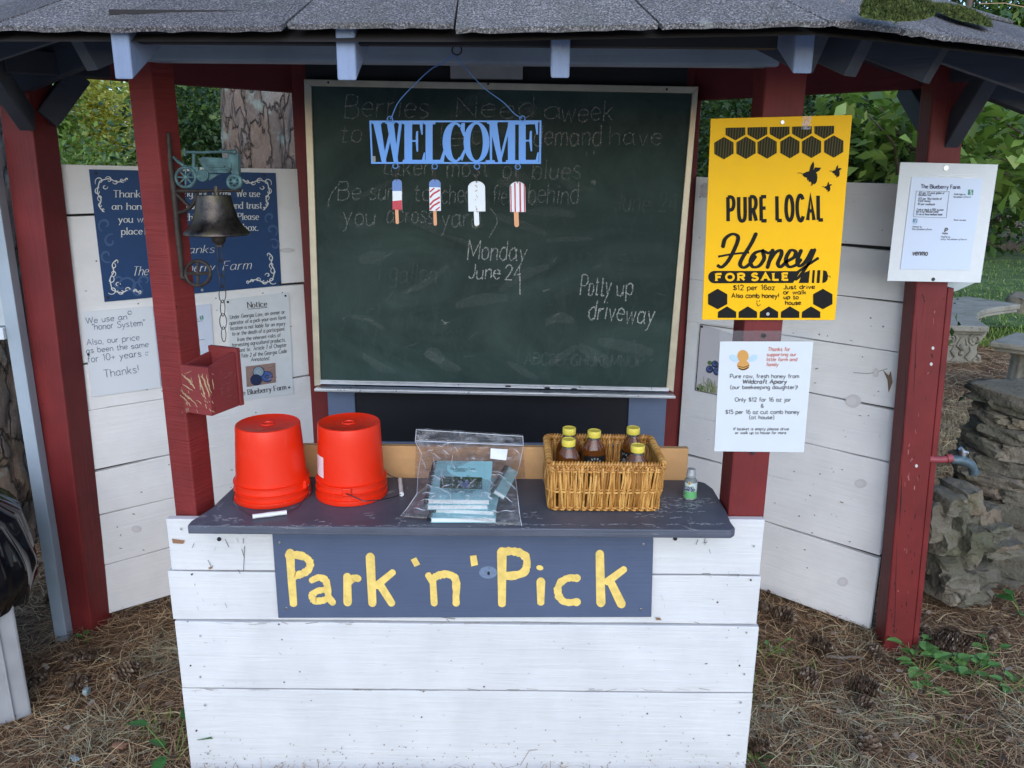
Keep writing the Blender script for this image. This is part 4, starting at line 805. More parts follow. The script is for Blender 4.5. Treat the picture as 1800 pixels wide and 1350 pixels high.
# ------------------------------------------------------------------ printed honey price sheet
M_paper = plain('white_paper', (.64,.66,.675), .5, var=.02); M_txt = plain('grey_printed_text', (.10,.10,.11), .6); M_txr = plain('red_printed_text', (.55,.16,.12), .6)
p5 = YP(1.757); zh = lambda x, y: (1220+x/5.627, 560+y/5.627)
th = thing('price_sheet', 'laminated white paper listing honey prices under the yellow sign', 'notice', p5.at(1340,795))
M_film, t, b_ = new_mat('clear_laminate'); tr = N(t, 'ShaderNodeBsdfTransparent'); gl = N(t, 'ShaderNodeBsdfGlossy', i_Roughness=.2); mx = N(t, 'ShaderNodeMixShader'); mx.inputs[0].default_value = .12
t.links.new(tr.outputs[0], mx.inputs[1]); t.links.new(gl.outputs[0], mx.inputs[2]); t.links.new(mx.outputs[0], t.nodes['Material Output'].inputs[0])
sheet('plastic_sleeve', p5, [zh(250,122), zh(1178,120), zh(1080,1328), zh(196,1316)], .0, M_film, th)
sheet('paper', p5, [zh(258,226), zh(1180,226), zh(1086,1322), zh(200,1312)], .0010, M_paper, th, off=.0016); A = Art(p5, .0024)
def line_(tx, x0, x1, y, h, mi=0, w_=1.15, slant=0): A.text(tx, zh(x0,y), zh(x1,y), h/5.627, w_, mi, slant=slant)
line_('Thanks for', 730,948,320,36,1,1.1,.15); line_('supporting our', 720,1010,370,32,1,1.1,.15); line_('little farm and', 718,1018,420,34,1,1.1,.15); line_('family', 716,832,470,34,1,1.1,.15)
line_('Pure raw, fresh honey from', 358,1038,588,38); line_('Wildcraft Apiary', 480,914,642,38,0,1.7,.18); line_('(our beekeeping daughter)!', 360,1026,696,36)
line_('Only $12 for 16 oz jar', 406,958,820,38); line_('&', 662,690,880,34); line_('$15 per 16 oz cut comb honey', 312,1040,942,38); line_('(at house)', 548,792,994,36)
line_('If basket is empty please drive', 388,936,1104,26,0,.9,.18); line_('or walk up to house for more.', 408,918,1142,26,0,.9,.18)
for sx, rot in ((395,.55),(585,-.55)): A.ell(*zh(sx, 392), 8.5, 5.2, 3, 16, rot)
A.ell(*zh(487,462), 11, 9, 2); A.ell(*zh(484,372), 10, 11, 2); A.ell(*zh(487,440), 8.4, 4, 2)
A.line([zh(432,468), zh(487,482), zh(544,462)], 1.2, 4, sm=True); A.line([zh(440,490), zh(487,505), zh(540,482)], 2, 4, sm=True)
A.build('printing', [M_txt, M_txr, plain('bee_orange_ink', (.62,.30,.07), .6), plain('wing_blue_ink', (.45,.60,.78), .6), M_ink], th); screw(p5, *zh(692,170), th, M_screw_dark, .005)
screw(p5, *zh(580,1334), th, M_screw_dark, .004)
# ------------------------------------------------------------------ payment notice on the right post
M_card = plain('white_coroplast', (.72,.73,.74), .45, var=.03, vs_=40); zq = lambda x, y: (1560+x/6.135, 280+y/6.135)
p6 = Plane((1.24,2.255,0), (-.06,-1,0)); th = thing('payment_notice', 'white plastic board with a pale printed payment page on the right corner post', 'notice', p6.at(1640,495))
sheet('backing_board', p6, [zq(140,30), zq(1196,56), zq(1004,1332), zq(-4,1312)], .0, M_card, th, bevel=.001)
sheet('paper', p6, [zq(262,190), zq(1030,206), zq(886,1196), zq(138,1186)], .0012, plain('pale_blue_paper', (.62,.70,.86), .3, spec=.6), th, off=.0022); A = Art(p6, .003)
M_tq = plain('teal_logo', (.03,.25,.20), .5); M_vb = plain('blue_logo', (.10,.28,.45), .5); M_nv = plain('navy_print', (.04,.05,.12), .5)
def tq(tx, x0, y0, x1, y1, h, w_=.8, mi=0, **kw): A.text(tx, zq(x0,y0), zq(x1,y1), h/6.135, w_, mi, **kw)
tq('The Blueberry Farm', 362,312,782,320,42,1.25)
A.line([zq(312,342), zq(666,348), zq(634,630), zq(280,620), zq(312,342)], .6, 3)
for tx, x0, y0, x1, y1 in (('$15 per 1/2 peck gallon of',340,372,612,374),('blueberries',336,394,470,396),('$12 per 16oz bottle of',334,434,584,436),('fresh honey',330,458,464,460),('$5 per cookbook',326,492,512,496),('Cash or check in FREE to enter',318,552,606,556),('box at our Welcome Center',312,574,552,576),('Or use of these methods listed',308,602,588,606)): tq(tx, x0, y0, x1, y1, 22, .6, 3, slant=.12)
A.poly([zq(872,326), zq(928,328), zq(922,386), zq(866,384)], 1); A.off += .0004; tq('S', 890,376,910,377,38,1.4,4); A.off -= .0004
tq('Cash App to:', 718,384,844,386,18,.55,3); tq('blueberryfarm', 716,412,900,414,16,.55,3); tq('Scan to pay', 716,660,848,662,14,.6,3)
A.poly([zq(276,640), zq(324,642), zq(320,684), zq(272,682)], 2); A.off += .0004; tq('V', 290,676,312,676,28,1.2,4, slant=.2); A.off -= .0004; A.line([zq(272,696), zq(318,697)], .8, 2)
tq('Venmo to:', 270,734,372,736,18,.55,3); tq('the_blueberryfarm', 266,760,478,764,18,.55,3); tq('venmo', 268,1034,428,1038,56,1.9,3, slant=.18)
tq('P', 616,786,640,786,42,2.2,3, slant=.2); tq('PayPal', 594,806,648,808,16,.7,3); tq('PayPal to:', 582,844,680,846,18,.55,3); tq('pay blueberryfarm', 578,868,856,872,16,.55,3)
A.build('printing', [M_nv, M_tq, M_vb, M_txt, M_paper], th); screw(p6, *zq(632,94), th, M_steel, .008); screw(p6, *zq(494,1294), th, M_screw_dark, .005)
gl_ = Art(p6, .0036)
for pts in ([zq(430,130), zq(520,165), zq(640,180), zq(760,165), zq(950,170)],[zq(740,190), zq(860,205), zq(960,185)],[zq(180,210), zq(250,216)],[zq(184,235), zq(248,238)],[zq(190,262), zq(246,262)],[zq(400,225), zq(420,210)]): gl_.line(pts, 1.6, 0, taper=.7, jit=.5)
gl_.build('sleeve_crease', [plain('glossy_crease', (.85,.88,.92), .12)], th)
# folded corner of a second sheet behind it
mb = MB(); mb.grid(lambda u, v: onY(1658+u*(60-38*v), 496+v*17+u*1-u*u*2, 2.33+.01*u), 8, 4); o = part('loose_sleeve_corner', mb, plain('milky_plastic', (.55,.60,.60), .3), th)
# ------------------------------------------------------------------ blue thank-you sign (left wall)
M_navyS = plain('navy_sign_print', (.012,.050,.155), .38, spec=.4, var=.05); M_navyL = plain('faded_scroll_print', (.045,.10,.23), .4); M_cream = plain('cream_print', (.72,.72,.70), .5)
def wallsheet(pl, d): return Plane(pl.p+pl.n*d, pl.n)
pb2 = wallsheet(plL, .004); zb_ = lambda x, y: (140+x/3.1395, 290+y/3.1395)
th = thing('thank_you_sign', 'navy blue metal sign with white serif thanks and scrollwork corners', 'sign', pb2.at(330,520))
sheet('sign_panel', pb2, [zb_(52,24), zb_(1082,44), zb_(1114,666), zb_(138,756)], .0, M_navyS, th); A = Art(pb2, .001)
def sb(tx, x0, y0, x1, y1, h, **kw): A.text(tx, zb_(x0,y0), zb_(x1,y1), h/3.1395, kw.pop('w_', 1.75), 0, nib=kw.pop('nib', .45), serif=kw.pop('serif', 1.5), **kw)
sb('Thank', 186,178,334,178,38); sb('you for visiti', 350,178,560,174,38); sb('ng our farm!', 580,174,832,174,36); sb('We use', 866,174,994,176,36)
sb('an hon', 180,246,340,246,36); sb('or system for', 350,246,560,242,36); sb('your p', 570,242,680,242,36); sb('ayment', 690,242,830,242,34); sb('and trust', 838,240,1006,240,36)
sb('you w', 216,318,350,316,36); sb('ill leave', 356,316,480,312,36); sb('this', 586,306,656,304,36); sb('money', 670,304,800,302,34); sb('Please', 874,302,988,302,36)
sb('place', 232,384,346,382,36); sb('it in the', 360,382,520,376,36); sb('red lock', 590,368,800,366,36); sb('box.', 904,362,984,362,36)
sb('Th', 530,490,590,486,44, serif=0, slant=.3, w_=1.2); sb('anks', 600,488,740,484,44, serif=0, slant=.3, w_=1.2)
sb('The Blue', 290,612,500,600,50, serif=0, slant=.3, w_=1.3); sb('berry', 596,590,740,584,46, serif=0, slant=.3, w_=1.3); sb('Farm', 790,582,944,574,50, serif=0, slant=.3, w_=1.3)
def spiral(cx, cy, r, a0, tn, sg, w_=2, mi=0):
    pts = [zb_(cx+r*(1-.75*i/14)*math.cos(a0+sg*tn*i/14), cy+r*(1-.75*i/14)*math.sin(a0+sg*tn*i/14)) for i in range(15)]; A.line(pts, w_, mi, taper=.5)
def corner(cx, cy, sx, sy, k=1):
    for dx, dy, r, a0, sg in ((0,0,34,2.5,1),(50,-8,26,3.6,1),(88,2,20,3,-1),(124,-6,18,.5,1),(150,-10,14,2,1),(-8,56,28,5,-1),(4,92,24,1.5,1),(6,132,20,5,-1),(22,158,14,1,1),(30,30,20,0,1)):
        spiral(cx+sx*dx*k, cy+sy*dy*k, r*k*.8, a0 if sx > 0 else math.pi-a0, 5.2, sg*sx*sy, 1.9)
    for pts in ([(0,0),(50,-14),(100,4),(150,-14)],[(0,0),(-12,60),(8,100),(0,140),(22,166)]): A.line([zb_(cx+sx*x*k, cy+sy*y*k) for x, y in pts], 1.9, 0, sm=True)
corner(110,90,1,1); corner(1036,96,-1,1,.9); corner(180,690,1,-1); corner(1064,636,-1,-1,.9)
for cx, cy, r, a0, sg in ((140,330,40,2,1),(172,420,40,5,-1),(150,500,40,1,1),(270,670,60,3,1),(330,690,50,5,-1),(220,640,44,1,1),(1060,360,36,1,-1),(1074,440,34,4,1),(1050,290,30,2,1),(360,640,40,2,1)): spiral(cx, cy, r, a0, 5.5, sg, 4.5, 1)
A.build('lettering', [M_cream, M_navyL], th)
for q in ((90,46),(1020,58),(156,732),(1104,652),(676,690)): screw(pb2, *zb_(*q), th, M_screw_dark if q[0] != 676 else M_steel, .005)
# ------------------------------------------------------------------ legal notice
pb3 = wallsheet(plL, .006); th = thing('legal_notice', 'white printed notice with a berry photo beneath the blue sign', 'notice', pb3.at(460,695))
sheet('board', pb3, [(397,527), zb_(1152,704), zb_(1180,1262), (413,706)], .0, M_card, th); A = Art(pb3, .001)
def sn(tx, x0, y0, x1, y1, h, w_=1.0, **kw): A.text(tx, zb_(x0,y0), zb_(x1,y1), h/3.1395, w_, 0, **kw)
sn('Notice', 928,788,1034,780,30,1.7, nib=.45, serif=1.4); A.line([zb_(928,796), zb_(1036,786)], 1)
for tx, x0, y0, x1, y1 in (('Under Georgia Law, an owner or',830,850,1132,820),('operator of a pick-your-own farm',828,882,1136,850),('location is not liable for an injury',832,912,1134,884),('to or the death of a participant',842,942,1130,914),('from the inherent risks of',870,974,1108,948),('harvesting agricultural products,',842,1004,1136,974),('pursuant to:  Article 7 of Chapter',836,1038,1142,1002),('2 of Title 2 of the Georgia Code',846,1070,1142,1036),('Annotated.',946,1084,1050,1076)): sn(tx, x0, y0, x1, y1, 21, .85, slant=.14)
sn('The Blueberry Farm', 866,1276,1140,1238,27,1.6, nib=.45, serif=1.2)
A.poly([zb_(916,1112), zb_(1080,1092), zb_(1084,1200), zb_(922,1226)], 1); A.off += .0006
rr_ = random.Random(5)
for _ in range(26): x, y = rr_.uniform(926,1070), rr_.uniform(1112,1205); A.line([zb_(x,y), zb_(x+rr_.uniform(15,40), y-rr_.uniform(0,14))], rr_.uniform(1,3), rr_.choice([4,5]), taper=.6)
for cx, cy, mi in ((988,1142,6),(974,1186,2),(1034,1168,2)): A.ell(*zb_(cx,cy), 10.5, 10, 3); A.ell(*zb_(cx-1,cy-1), 9, 8.6, mi); A.ell(*zb_(cx,cy), 4, 3.6, 3 if mi == 2 else 7); A.ell(*zb_(cx,cy), 2.4, 2.2, mi)
A.build('printing', [M_txt, plain('palm_skin_print', (.32,.20,.17), .5, var=.2), plain('berry_blue_print', (.05,.12,.36), .5), plain('berry_dark_print', (.015,.025,.08), .5), plain('palm_crease_print', (.22,.12,.10), .5), plain('palm_light_print', (.45,.31,.27), .5), plain('pale_berry_print', (.28,.36,.42), .5), plain('pale_ring_print', (.40,.48,.52), .5)], th)
for q in ((818,756),(1136,722),(1156,1228)): screw(pb3, *zb_(*q), th, M_screw_dark, .004)
# payment sheet partly hidden behind the left post, then the handwritten board over it
pb4 = wallsheet(plL, .0035); th = thing('payment_sheet', 'pale payment page in a plastic sleeve behind the left front post', 'notice', pb4.at(330,680))
sheet('paper', pb4, [(262,549),(370,534),(378,640),(285,681)], .0, plain('cool_paper', (.66,.70,.82), .35, var=.02), th); A = Art(pb4, .001)
A.poly([zb_(662,834), zb_(682,830), zb_(684,852), zb_(664,854)], 0); A.off += .0004; A.text('S', zb_(669,849), zb_(677,848), 4.4, .9, 2); A.off -= .0004
for y, x0, x1 in ((856,600,656),(968,640,690),(866,610,680)): A.line([zb_(x0,y), zb_(x1,y-6)], .8, 1)
A.build('printing', [M_tq, M_txt, M_paper], th)
pb5 = wallsheet(plL, .0065); th = thing('handwritten_note', 'whiteboard note in blue handwriting lowest on the left wall', 'notice', pb5.at(225,695))
sheet('board', pb5, [(143,549), (268,538), (283,681), (162,698)], .0, plain('white_dry_erase_board', (.76,.78,.82), .3), th, bevel=.0005); A = Art(pb5, .001)
def hw(tx, x0, y0, x1, y1, h): A.text(tx, zb_(x0,y0), zb_(x1,y1), h/3.1395, 1.0, 0, jit=.25, wob=.3)
hw('We use an', 36,876,262,852,32); hw('"honor System"', 70,910,360,886,34); hw('Also, our price', 40,994,330,966,32); hw('as been the same', 38,1040,380,1004,30); hw('for 10+ years', 46,1090,340,1056,36); hw('Thanks!', 136,1172,328,1144,42)
for cx, cy in ((276,816),(372,1042)): A.line([zb_(cx-9,cy), zb_(cx-4,cy+8), zb_(cx+6,cy+5)], .8, sm=True); A.ell(*zb_(cx-6,cy-8), .8, 1); A.ell(*zb_(cx+4,cy-9), .8, 1)
A.line([zb_(276+11*math.cos(a), 816+11*math.sin(a)) for a in [.5*i for i in range(14)]], .6)
A.build('handwriting', [plain('blue_grey_marker', (.13,.17,.24), .6)], th); screw(pb5, *zb_(48,1046), th, M_screw_dark, .004)
# ------------------------------------------------------------------ berry poster on the right wall (mostly behind the price sheet)
pr = wallsheet(plR, .004); th = thing('berry_poster', 'white poster of blueberries over grass peeking out behind the price sheet', 'poster', pr.at(1260,700))
sheet('panel', pr, [zh(64,56), (1352,606), (1342,716), zh(14,710)], .0, plain('soft_white_print', (.62,.58,.60), .5, var=.04, vs_=4), th); A = Art(pr, .001)
A.line([zh(64,56), zh(420,108)], 1.4, 0); A.line([zh(64,56), zh(14,710)], 1.6, 0); A.line([zh(14,710), zh(230,752)], 1.2, 0)
for cx, cy, r_ in ((154,502,6.6),(206,450,6),(230,520,7.5),(262,470,6.5),(280,540,7)): A.ell(*zh(cx,cy), r_, r_*1.05, 2); A.ell(*zh(cx-3,cy-4), r_*.72, r_*.7, 1); A.ell(*zh(cx+6,cy-10), r_*.35, r_*.3, 2)
A.ell(*zh(156,438), 4.5, 3.6, 3, 10, .4); rr_ = random.Random(9)
for _ in range(90):
    x = rr_.uniform(22,330); y = 712+(x-20)*.14; hgt = rr_.uniform(30,150)*(1 if rr_.random() < .25 else .55); A.line([zh(x,y), zh(x+rr_.uniform(-14,14), y-hgt*.6), zh(x+rr_.uniform(-40,36), y-hgt)], rr_.uniform(.6,1.5), rr_.choice([3,4,5]), taper=.5, sm=True)
A.build('printing', [plain('brown_edge', (.09,.06,.05), .7), plain('berry_blue', (.08,.12,.30), .5), plain('berry_dark', (.02,.03,.09), .5), plain('print_green', (.10,.18,.04), .6), plain('print_olive', (.28,.30,.12), .6), plain('print_straw', (.45,.42,.25), .6)], th)
screw(pr, *zh(78,80), th, M_screw_dark, .005); screw(pr, *zh(38,694), th, M_screw_dark, .005)
# ================================================================== welcome sign
M_wel = plain('sky_blue_enamel', (.095,.30,.74), .4, spec=.5, var=.05); zw = lambda x, y: (640+x/4.09, 80+y/4.09)
pw = YP(1.69); th = thing('welcome_sign', 'sky blue metal cutout word sign hanging in front of the chalkboard', 'sign', pw.at(800,290)); mb = MB(); _k = [0]
def WP(*pts):
    _k[0] = (_k[0]+1) % 9; o = .0001*_k[0]; extr(mb, pw, [zw(*p) for p in pts], .001+o, .0025+2*o)
WP((40,540),(1275,538),(1275,550),(40,553)); WP((48,838),(1272,838),(1270,851),(52,850)); WP((38,541),(50,541),(63,850),(52,850)); WP((1262,538),(1275,538),(1271,851),(1258,851))
WP((64,550),(117,550),(160,845),(128,845)); WP((128,845),(150,845),(200,640),(180,628)); WP((162,550),(212,550),(246,845),(214,845)); WP((214,845),(236,845),(272,550),(252,550))
for x0, x1 in ((54,128),(152,222),(240,288)): WP((x0,548),(x1,548),(x1,562),(x0,562))
WP((290,560),(345,560),(345,838),(290,838)); WP((278,550),(420,550),(420,566),(278,566)); WP((400,550),(421,550),(421,640),(412,640),(400,575)); WP((340,680),(384,680),(384,692),(340,692)); WP((374,618),(388,614),(388,764),(378,762),(370,690)); WP((278,822),(437,822),(437,842),(278,842)); WP((437,842),(415,826),(430,770),(438,768))
WP((442,560),(492,560),(492,838),(442,838)); WP((426,550),(512,550),(512,566),(426,566)); WP((426,822),(572,822),(572,842),(426,842)); WP((572,842),(545,828),(568,760),(582,700),(584,760))
def ring(cx, cy, rx, ry, ix, iy, icx, a0, a1, n=26):
    o = [(cx+rx*math.cos(a), cy+ry*math.sin(a)) for a in [a0+(a1-a0)*i/n for i in range(n+1)]]; q = [(icx+ix*math.cos(a), cy+iy*math.sin(a)) for a in [a0+(a1-a0)*i/n for i in range(n+1)]]
    for i in range(n): WP(o[i], o[i+1], q[i+1], q[i]) 
ring(650,695,86,144,38,128,660,rad(55),rad(305)); WP((700,560),(724,554),(724,660),(712,650),(692,600)); WP((690,800),(722,740),(730,760),(704,832))
ring(808,695,93,146,46,130,808,0,2*math.pi)
WP((902,560),(920,560),(920,838),(905,838)); WP((896,550),(955,550),(994,842),(966,842)); WP((966,842),(984,842),(1054,566),(1040,556)); WP((1034,560),(1086,560),(1086,838),(1034,838))
WP((875,824),(940,824),(940,842),(875,842)); WP((1020,824),(1170,824),(1170,842),(1020,842)); WP((1036,550),(1180,550),(1180,568),(1036,568)); WP((884,549),(960,549),(960,562),(884,562))
WP((1112,560),(1162,560),(1162,838),(1112,838)); WP((1160,550),(1250,550),(1250,566),(1160,566)); WP((1230,550),(1251,550),(1250,640),(1240,640),(1230,575)); WP((1158,678),(1200,678),(1200,690),(1158,690)); WP((1192,616),(1206,612),(1208,760),(1198,760),(1188,690)); WP((1160,822),(1254,822),(1254,842),(1160,842)); WP((1254,842),(1234,826),(1246,770),(1256,766))
part('word_plate', mb, M_wel, th)
mb = MB()
for a_, b_ in ((160,612),(226,838)): pass
mb.box(*(lambda p, q: (p.x, q.x, 1.6885, 1.6895, q.z, p.z))(pw.at(*zw(62,795)), pw.at(*zw(84,838)))); part('price_sticker', mb, plain('yellowed_sticker', (.25,.24,.18), .5), th)
M_wire_b = plain('blue_coated_wire', (.10,.26,.60), .4, spec=.5); M_iron = plain('rusty_dark_iron', (.055,.042,.036), .6, .5, var=.35, vs_=60, bmp=.4, bs=90)
def wire(name, pts, r, mat_, parent, n=6, sm=7, plane=pw):
    P3 = [plane.at(*p, off=.001) for p in (smooth_pts(pts, sm) if len(pts) > 2 else pts)]; return part(name, MB().tube(P3, r, n), mat_, parent, smooth=180)
wire('hanging_wire', [zw(648,62),(780,110),(757,122),(725,152),(700,180),zw(200,510),zw(186,528)], .0011, M_wire_b, th); wire('hanging_wire', [zw(648,62),(812,112),(832,135),(855,158),(885,180),zw(1080,490),zw(1138,524)], .0011, M_wire_b, th)
def ringpx(cx, cy, r, tr, plane, mb_=None, sq=1, n=18):
    P3 = [plane.at(cx+r*math.cos(2*math.pi*i/n), cy+r*sq*math.sin(2*math.pi*i/n), .001) for i in range(n)]; return (mb_ or MB()).tube(P3, tr, 6, closed=True)
for c_ in (zw(186,528), zw(1138,525)): part('hanging_ring', ringpx(*c_, 4.6, .0012, pw), M_wire_b, th, smooth=180)
o = part('hook', ringpx(803,88,8.5,.0016,pw).tube([pw.at(803,79,.0), pw.at(806,66,-.03), pw.at(806,60,-.058)], .0018, 6), M_iron, th, smooth=180)
M_pw = plain('white_enamel', (.74,.76,.78), .35, var=.04); M_pr = plain('cherry_red_enamel', (.50,.018,.045), .35); M_pb = plain('denim_blue_enamel', (.09,.19,.46), .35); M_stick = plain('peach_painted_stick', (.72,.32,.15), .5); M_rustw = plain('rust_stain', (.40,.31,.20), .7)
def pop(label, cx, top, hw, bot, sx0, sx1, sbot, ring_c, art):
    t_ = thing('popsicle_pendant', label, 'pendant', pw.at(*zw(cx, sbot)), 'ice pop pendants under the welcome sign'); L_ = Plane(pw.p+Vector((0,.003,0)), pw.n)
    arc = [zw(cx-hw*math.cos(a), top+hw*.8-hw*.8*math.sin(a)) for a in [math.pi*i/14 for i in range(15)]]
    mb = MB(); extr(mb, L_, arc+[zw(cx+hw+3,bot), zw(cx-hw+3,bot)], .004, .005); part('ice_pop', mb, M_pw, t_, bevel=.0012)
    mb = MB(); e_ = (sx1-sx0)/2; extr(mb, L_, [zw(sx0,bot-6), zw(sx1,bot-6)]+[zw((sx0+sx1)/2+4+e_*math.cos(a), sbot-e_+e_*math.sin(a)) for a in [math.pi*i/8 for i in range(9)]], .003, .003)
    part('stick', mb, M_pw if art == 'white' else M_stick, t_, bevel=.0006)
    A = Art(L_, .0044)
    R_ = lambda mi, *pts: A.poly([zw(*p) for p in pts], mi)
    dome = [(cx-hw*math.cos(a), top+hw*.8-hw*.8*math.sin(a)) for a in [math.pi*i/14 for i in range(15)]]
    if art == 'bands': R_(0, *(dome+[(cx+hw,1046),(cx-hw+1,1046)])); R_(1, (cx-hw+2,1118),(cx+hw+1,1112),(cx+hw+3,1180),(cx-hw+3,1180))
    if art == 'swirl':
        R_(0, *(dome+[(cx+hw,1020),(cx-hw+1,1018)]))
        for y in (1074,1126,1160): A.line([zw(cx-hw+7,y+20), zw(cx-10,y-8), zw(cx+14,y-22), zw(cx+hw-5,y-36)], 3.2, 1, sm=True)
        A.line([zw(cx-hw+7,1052), zw(cx-14,1034), zw(cx-2,1026)], 2.6, 1)
        A.line([zw(cx+6,1184), zw(cx+hw-5,1162)], 2.4, 1)
    if art == 'stripe':
        for x0, x1 in ((cx-hw+4,cx-hw+12),(cx-24,cx-14),(cx+12,cx+24),(cx+hw-12,cx+hw-3)):
            tp_ = top+hw*.8-hw*.8*math.sqrt(max(0,1-((x0-cx)/hw)**2)); R_(1, (x0,tp_+4),(x1,tp_+4),(x1+3,1197),(x0+3,1197))
    if art == 'white':
        rr_ = random.Random(3)
        for _ in range(16): A.ell(*zw(cx+rr_.uniform(-12,8), rr_.uniform(1000,1200)), rr_.uniform(.4,1.3), rr_.uniform(.4,1.6), 2, 7)
        A.line([zw(792,1290), zw(806,1300), zw(822,1292)], 1.1, 2)
    if A.mb.v: A.build('painted_pattern', [M_pb, M_pr, M_rustw], t_)
    mb = ringpx(*ring_c, 4.6, .0011, pw); part('ring', mb, M_wire_b, t_, smooth=180)
    mb = MB(); a = Vector((ring_c[0], ring_c[1]+4)); b = Vector(zw(cx, top+10)); n_ = 6
    for i in range(n_):
        c0 = a.lerp(b, (i+.5)/n_); ringpx(c0.x, c0.y, 1.0 if i % 2 else 1.7, .0006, pw, mb, 2.2 if not i % 2 else 2.6, 10)
    part('chain', mb, M_iron, t_, smooth=180)
pop('narrow ice pop pendant banded blue, white and red', 236, 962, 34, 1180, 222, 246, 1284, (695,291.5), 'bands')
pop('ice pop pendant with blue tip and diagonal red swirls', 508, 962, 41, 1190, 496, 520, 1296, (764,292.5), 'swirl')
pop('plain white ice pop pendant with white stick', 808, 974, 62, 1194, 788, 824, 1298, (838.5,292.5), 'white')
pop('ice pop pendant with vertical red and white stripes', 1103, 978, 56, 1198, 1076, 1110, 1306, (910,293), 'stripe')
# ================================================================== bell on the left post
fc = PC+PV*.030; pbell = Plane(fc, (-PV.x, -PV.y, 0)); zl_ = lambda x, y: (290+x/4.5, 220+y/4.5)
M_verd = plain('verdigris_painted_iron', (.085,.155,.155), .5, .25, var=.4, vs_=45, bmp=.5, bs=80); M_brz, t, b_ = new_mat('tarnished_bell_metal'); co = coords(t); b_.inputs['Metallic'].default_value = .85
f_ = ntex(t, co, 30, 6, .7); t.links.new(ramp(t, f_, [(.35, (.035,.03,.028)), (.52, (.10,.082,.07)), (.62, (.085,.08,.035)), (.75, (.19,.15,.125))]), b_.inputs['Base Color']); t.links.new(ramp(t, f_, [(.3, .28), (.7, .55)]), b_.inputs['Roughness']); bump(t, b_, ntex(t, co, 80, 4), .25, .003)
th = thing('dinner_bell', 'cast iron bell with a green tractor on its bracket on the left post', 'bell', fc+Vector((0,0,pbell.at(*zl_(130,1210)).z)))
mb = MB(); q = [pbell.at(*zl_(*p)) for p in ((26,72),(40,300),(70,520),(100,860),(135,1205))]
mb.tube(q, [.005,.008,.0085,.0085,.007], 8); mb.ball(q[0], .005, 8); mb.tube([pbell.at(*zl_(70,520)), pbell.at(*zl_(300,521)), pbell.at(*zl_(600,516))], [.0042,.004,.0035], 8)
P3 = [pbell.at(*zl_(85+165*math.cos(a), 540+155*math.sin(a))) for a in [math.pi/2*i/8 for i in range(9)]]; mb.tube(P3, .0042, 8); mb.tube([pbell.at(*zl_(90,545)), pbell.at(*zl_(195,645))], .0042, 8)
mb.tube([pbell.at(*zl_(262+98*math.cos(2*math.pi*i/24), 1172+98*math.sin(2*math.pi*i/24))) for i in range(24)], .0042, 8, closed=True)
for a in (0, math.pi/2): mb.tube([pbell.at(*zl_(262+98*math.cos(a+s_), 1172+98*math.sin(a+s_))) for s_ in (0, math.pi)], .0038, 6)
mb.ball(pbell.at(*zl_(262,1172)), .006, 8); mb.tube([pbell.at(*zl_(135,1205)), pbell.at(*zl_(170,1215))], .005, 8); part('bracket', mb, M_iron, th, smooth=50)
# tractor relief
tr_ = MB(); TP = lambda off, thk, *pts: extr(tr_, pbell, [zl_(*p) for p in pts], off, thk)
TP(.004,.008,(262,262),(300,250),(490,262),(520,262),(520,330),(500,378),(350,380),(300,340)); TP(.0075,.003,(330,315),(465,318),(465,332),(330,330)); TP(.0065,.003,(340,340),(500,335),(498,352),(345,356)); TP(.0035,.006,(345,385),(430,388),(345,440))
TP(.005,.009,(500,225),(575,222),(580,400),(555,412),(528,402),(522,300),(502,300)); TP(.003,.006,(120,310),(260,330),(262,380),(240,440),(180,340)); TP(.004,.005,(212,225),(232,225),(232,330),(212,330))
tr_.tube([pbell.at(*zl_(155,212),.002), pbell.at(*zl_(300,215),.003), pbell.at(*zl_(450,210),.004), pbell.at(*zl_(550,210),.004)], .0032, 8); tr_.tube([pbell.at(*zl_(155,180),.002), pbell.at(*zl_(158,245),.002)], .003, 8); tr_.ball(pbell.at(*zl_(550,212),.004), .006, 8); tr_.ball(pbell.at(*zl_(445,202),.004), .0045, 8)
tr_.tube([pbell.at(*zl_(66,250),0), pbell.at(*zl_(100,285),0), pbell.at(*zl_(150,320),0)], [.003,.004,.004], 8)
part('tractor_body', tr_, M_verd, th, bevel=.001)
def wheel(cx, cy, r, n, tr2, hub):
    mb = MB(); mb.tube([pbell.at(*zl_(cx+r*math.cos(2*math.pi*i/28), cy+r*math.sin(2*math.pi*i/28)), .004) for i in range(28)], tr2, 8, closed=True)
    for k in range(n): a = 2*math.pi*k/n; mb.tube([pbell.at(*zl_(cx, cy), .004), pbell.at(*zl_(cx+r*math.cos(a), cy+r*math.sin(a)), .004)], [.0026,.0018], 6)
    mb.ball(pbell.at(*zl_(cx, cy), .006), hub, 10, sc=(1,.7,1)); return part('wheel', mb, M_verd, th, smooth=60)
wheel(165,412,78,8,.0036,.006); wheel(550,448,50,6,.0042,.007); mb = MB()
for r in (14,28,42): mb.tube([pbell.at(*zl_(297+r*math.cos(2*math.pi*i/20), 397+r*math.sin(2*math.pi*i/20)), .006) for i in range(20)], .0022, 6, closed=True)
extr(mb, pbell, [zl_(297+42*math.cos(2*math.pi*i/20), 397+42*math.sin(2*math.pi*i/20)) for i in range(20)], .005, .004); part('pulley', mb, M_verd, th, smooth=50)
bc = pbell.at(*zl_(412,868)); top = pbell.at(*zl_(410,560)); h_ = top.z-bc.z; Rr = .0705*1.0
rr_ = .0685
prof = [(rr_*.97,0),(rr_,.002),(rr_*.99,.006),(rr_*.86,.015),(rr_*.74,.027),(rr_*.66,.04),(rr_*.60,.055),(rr_*.55,.07),(rr_*.51,.084),(rr_*.46,h_-.006),(rr_*.42,h_-.001),(rr_*.30,h_+.001),(.004,h_+.002)]
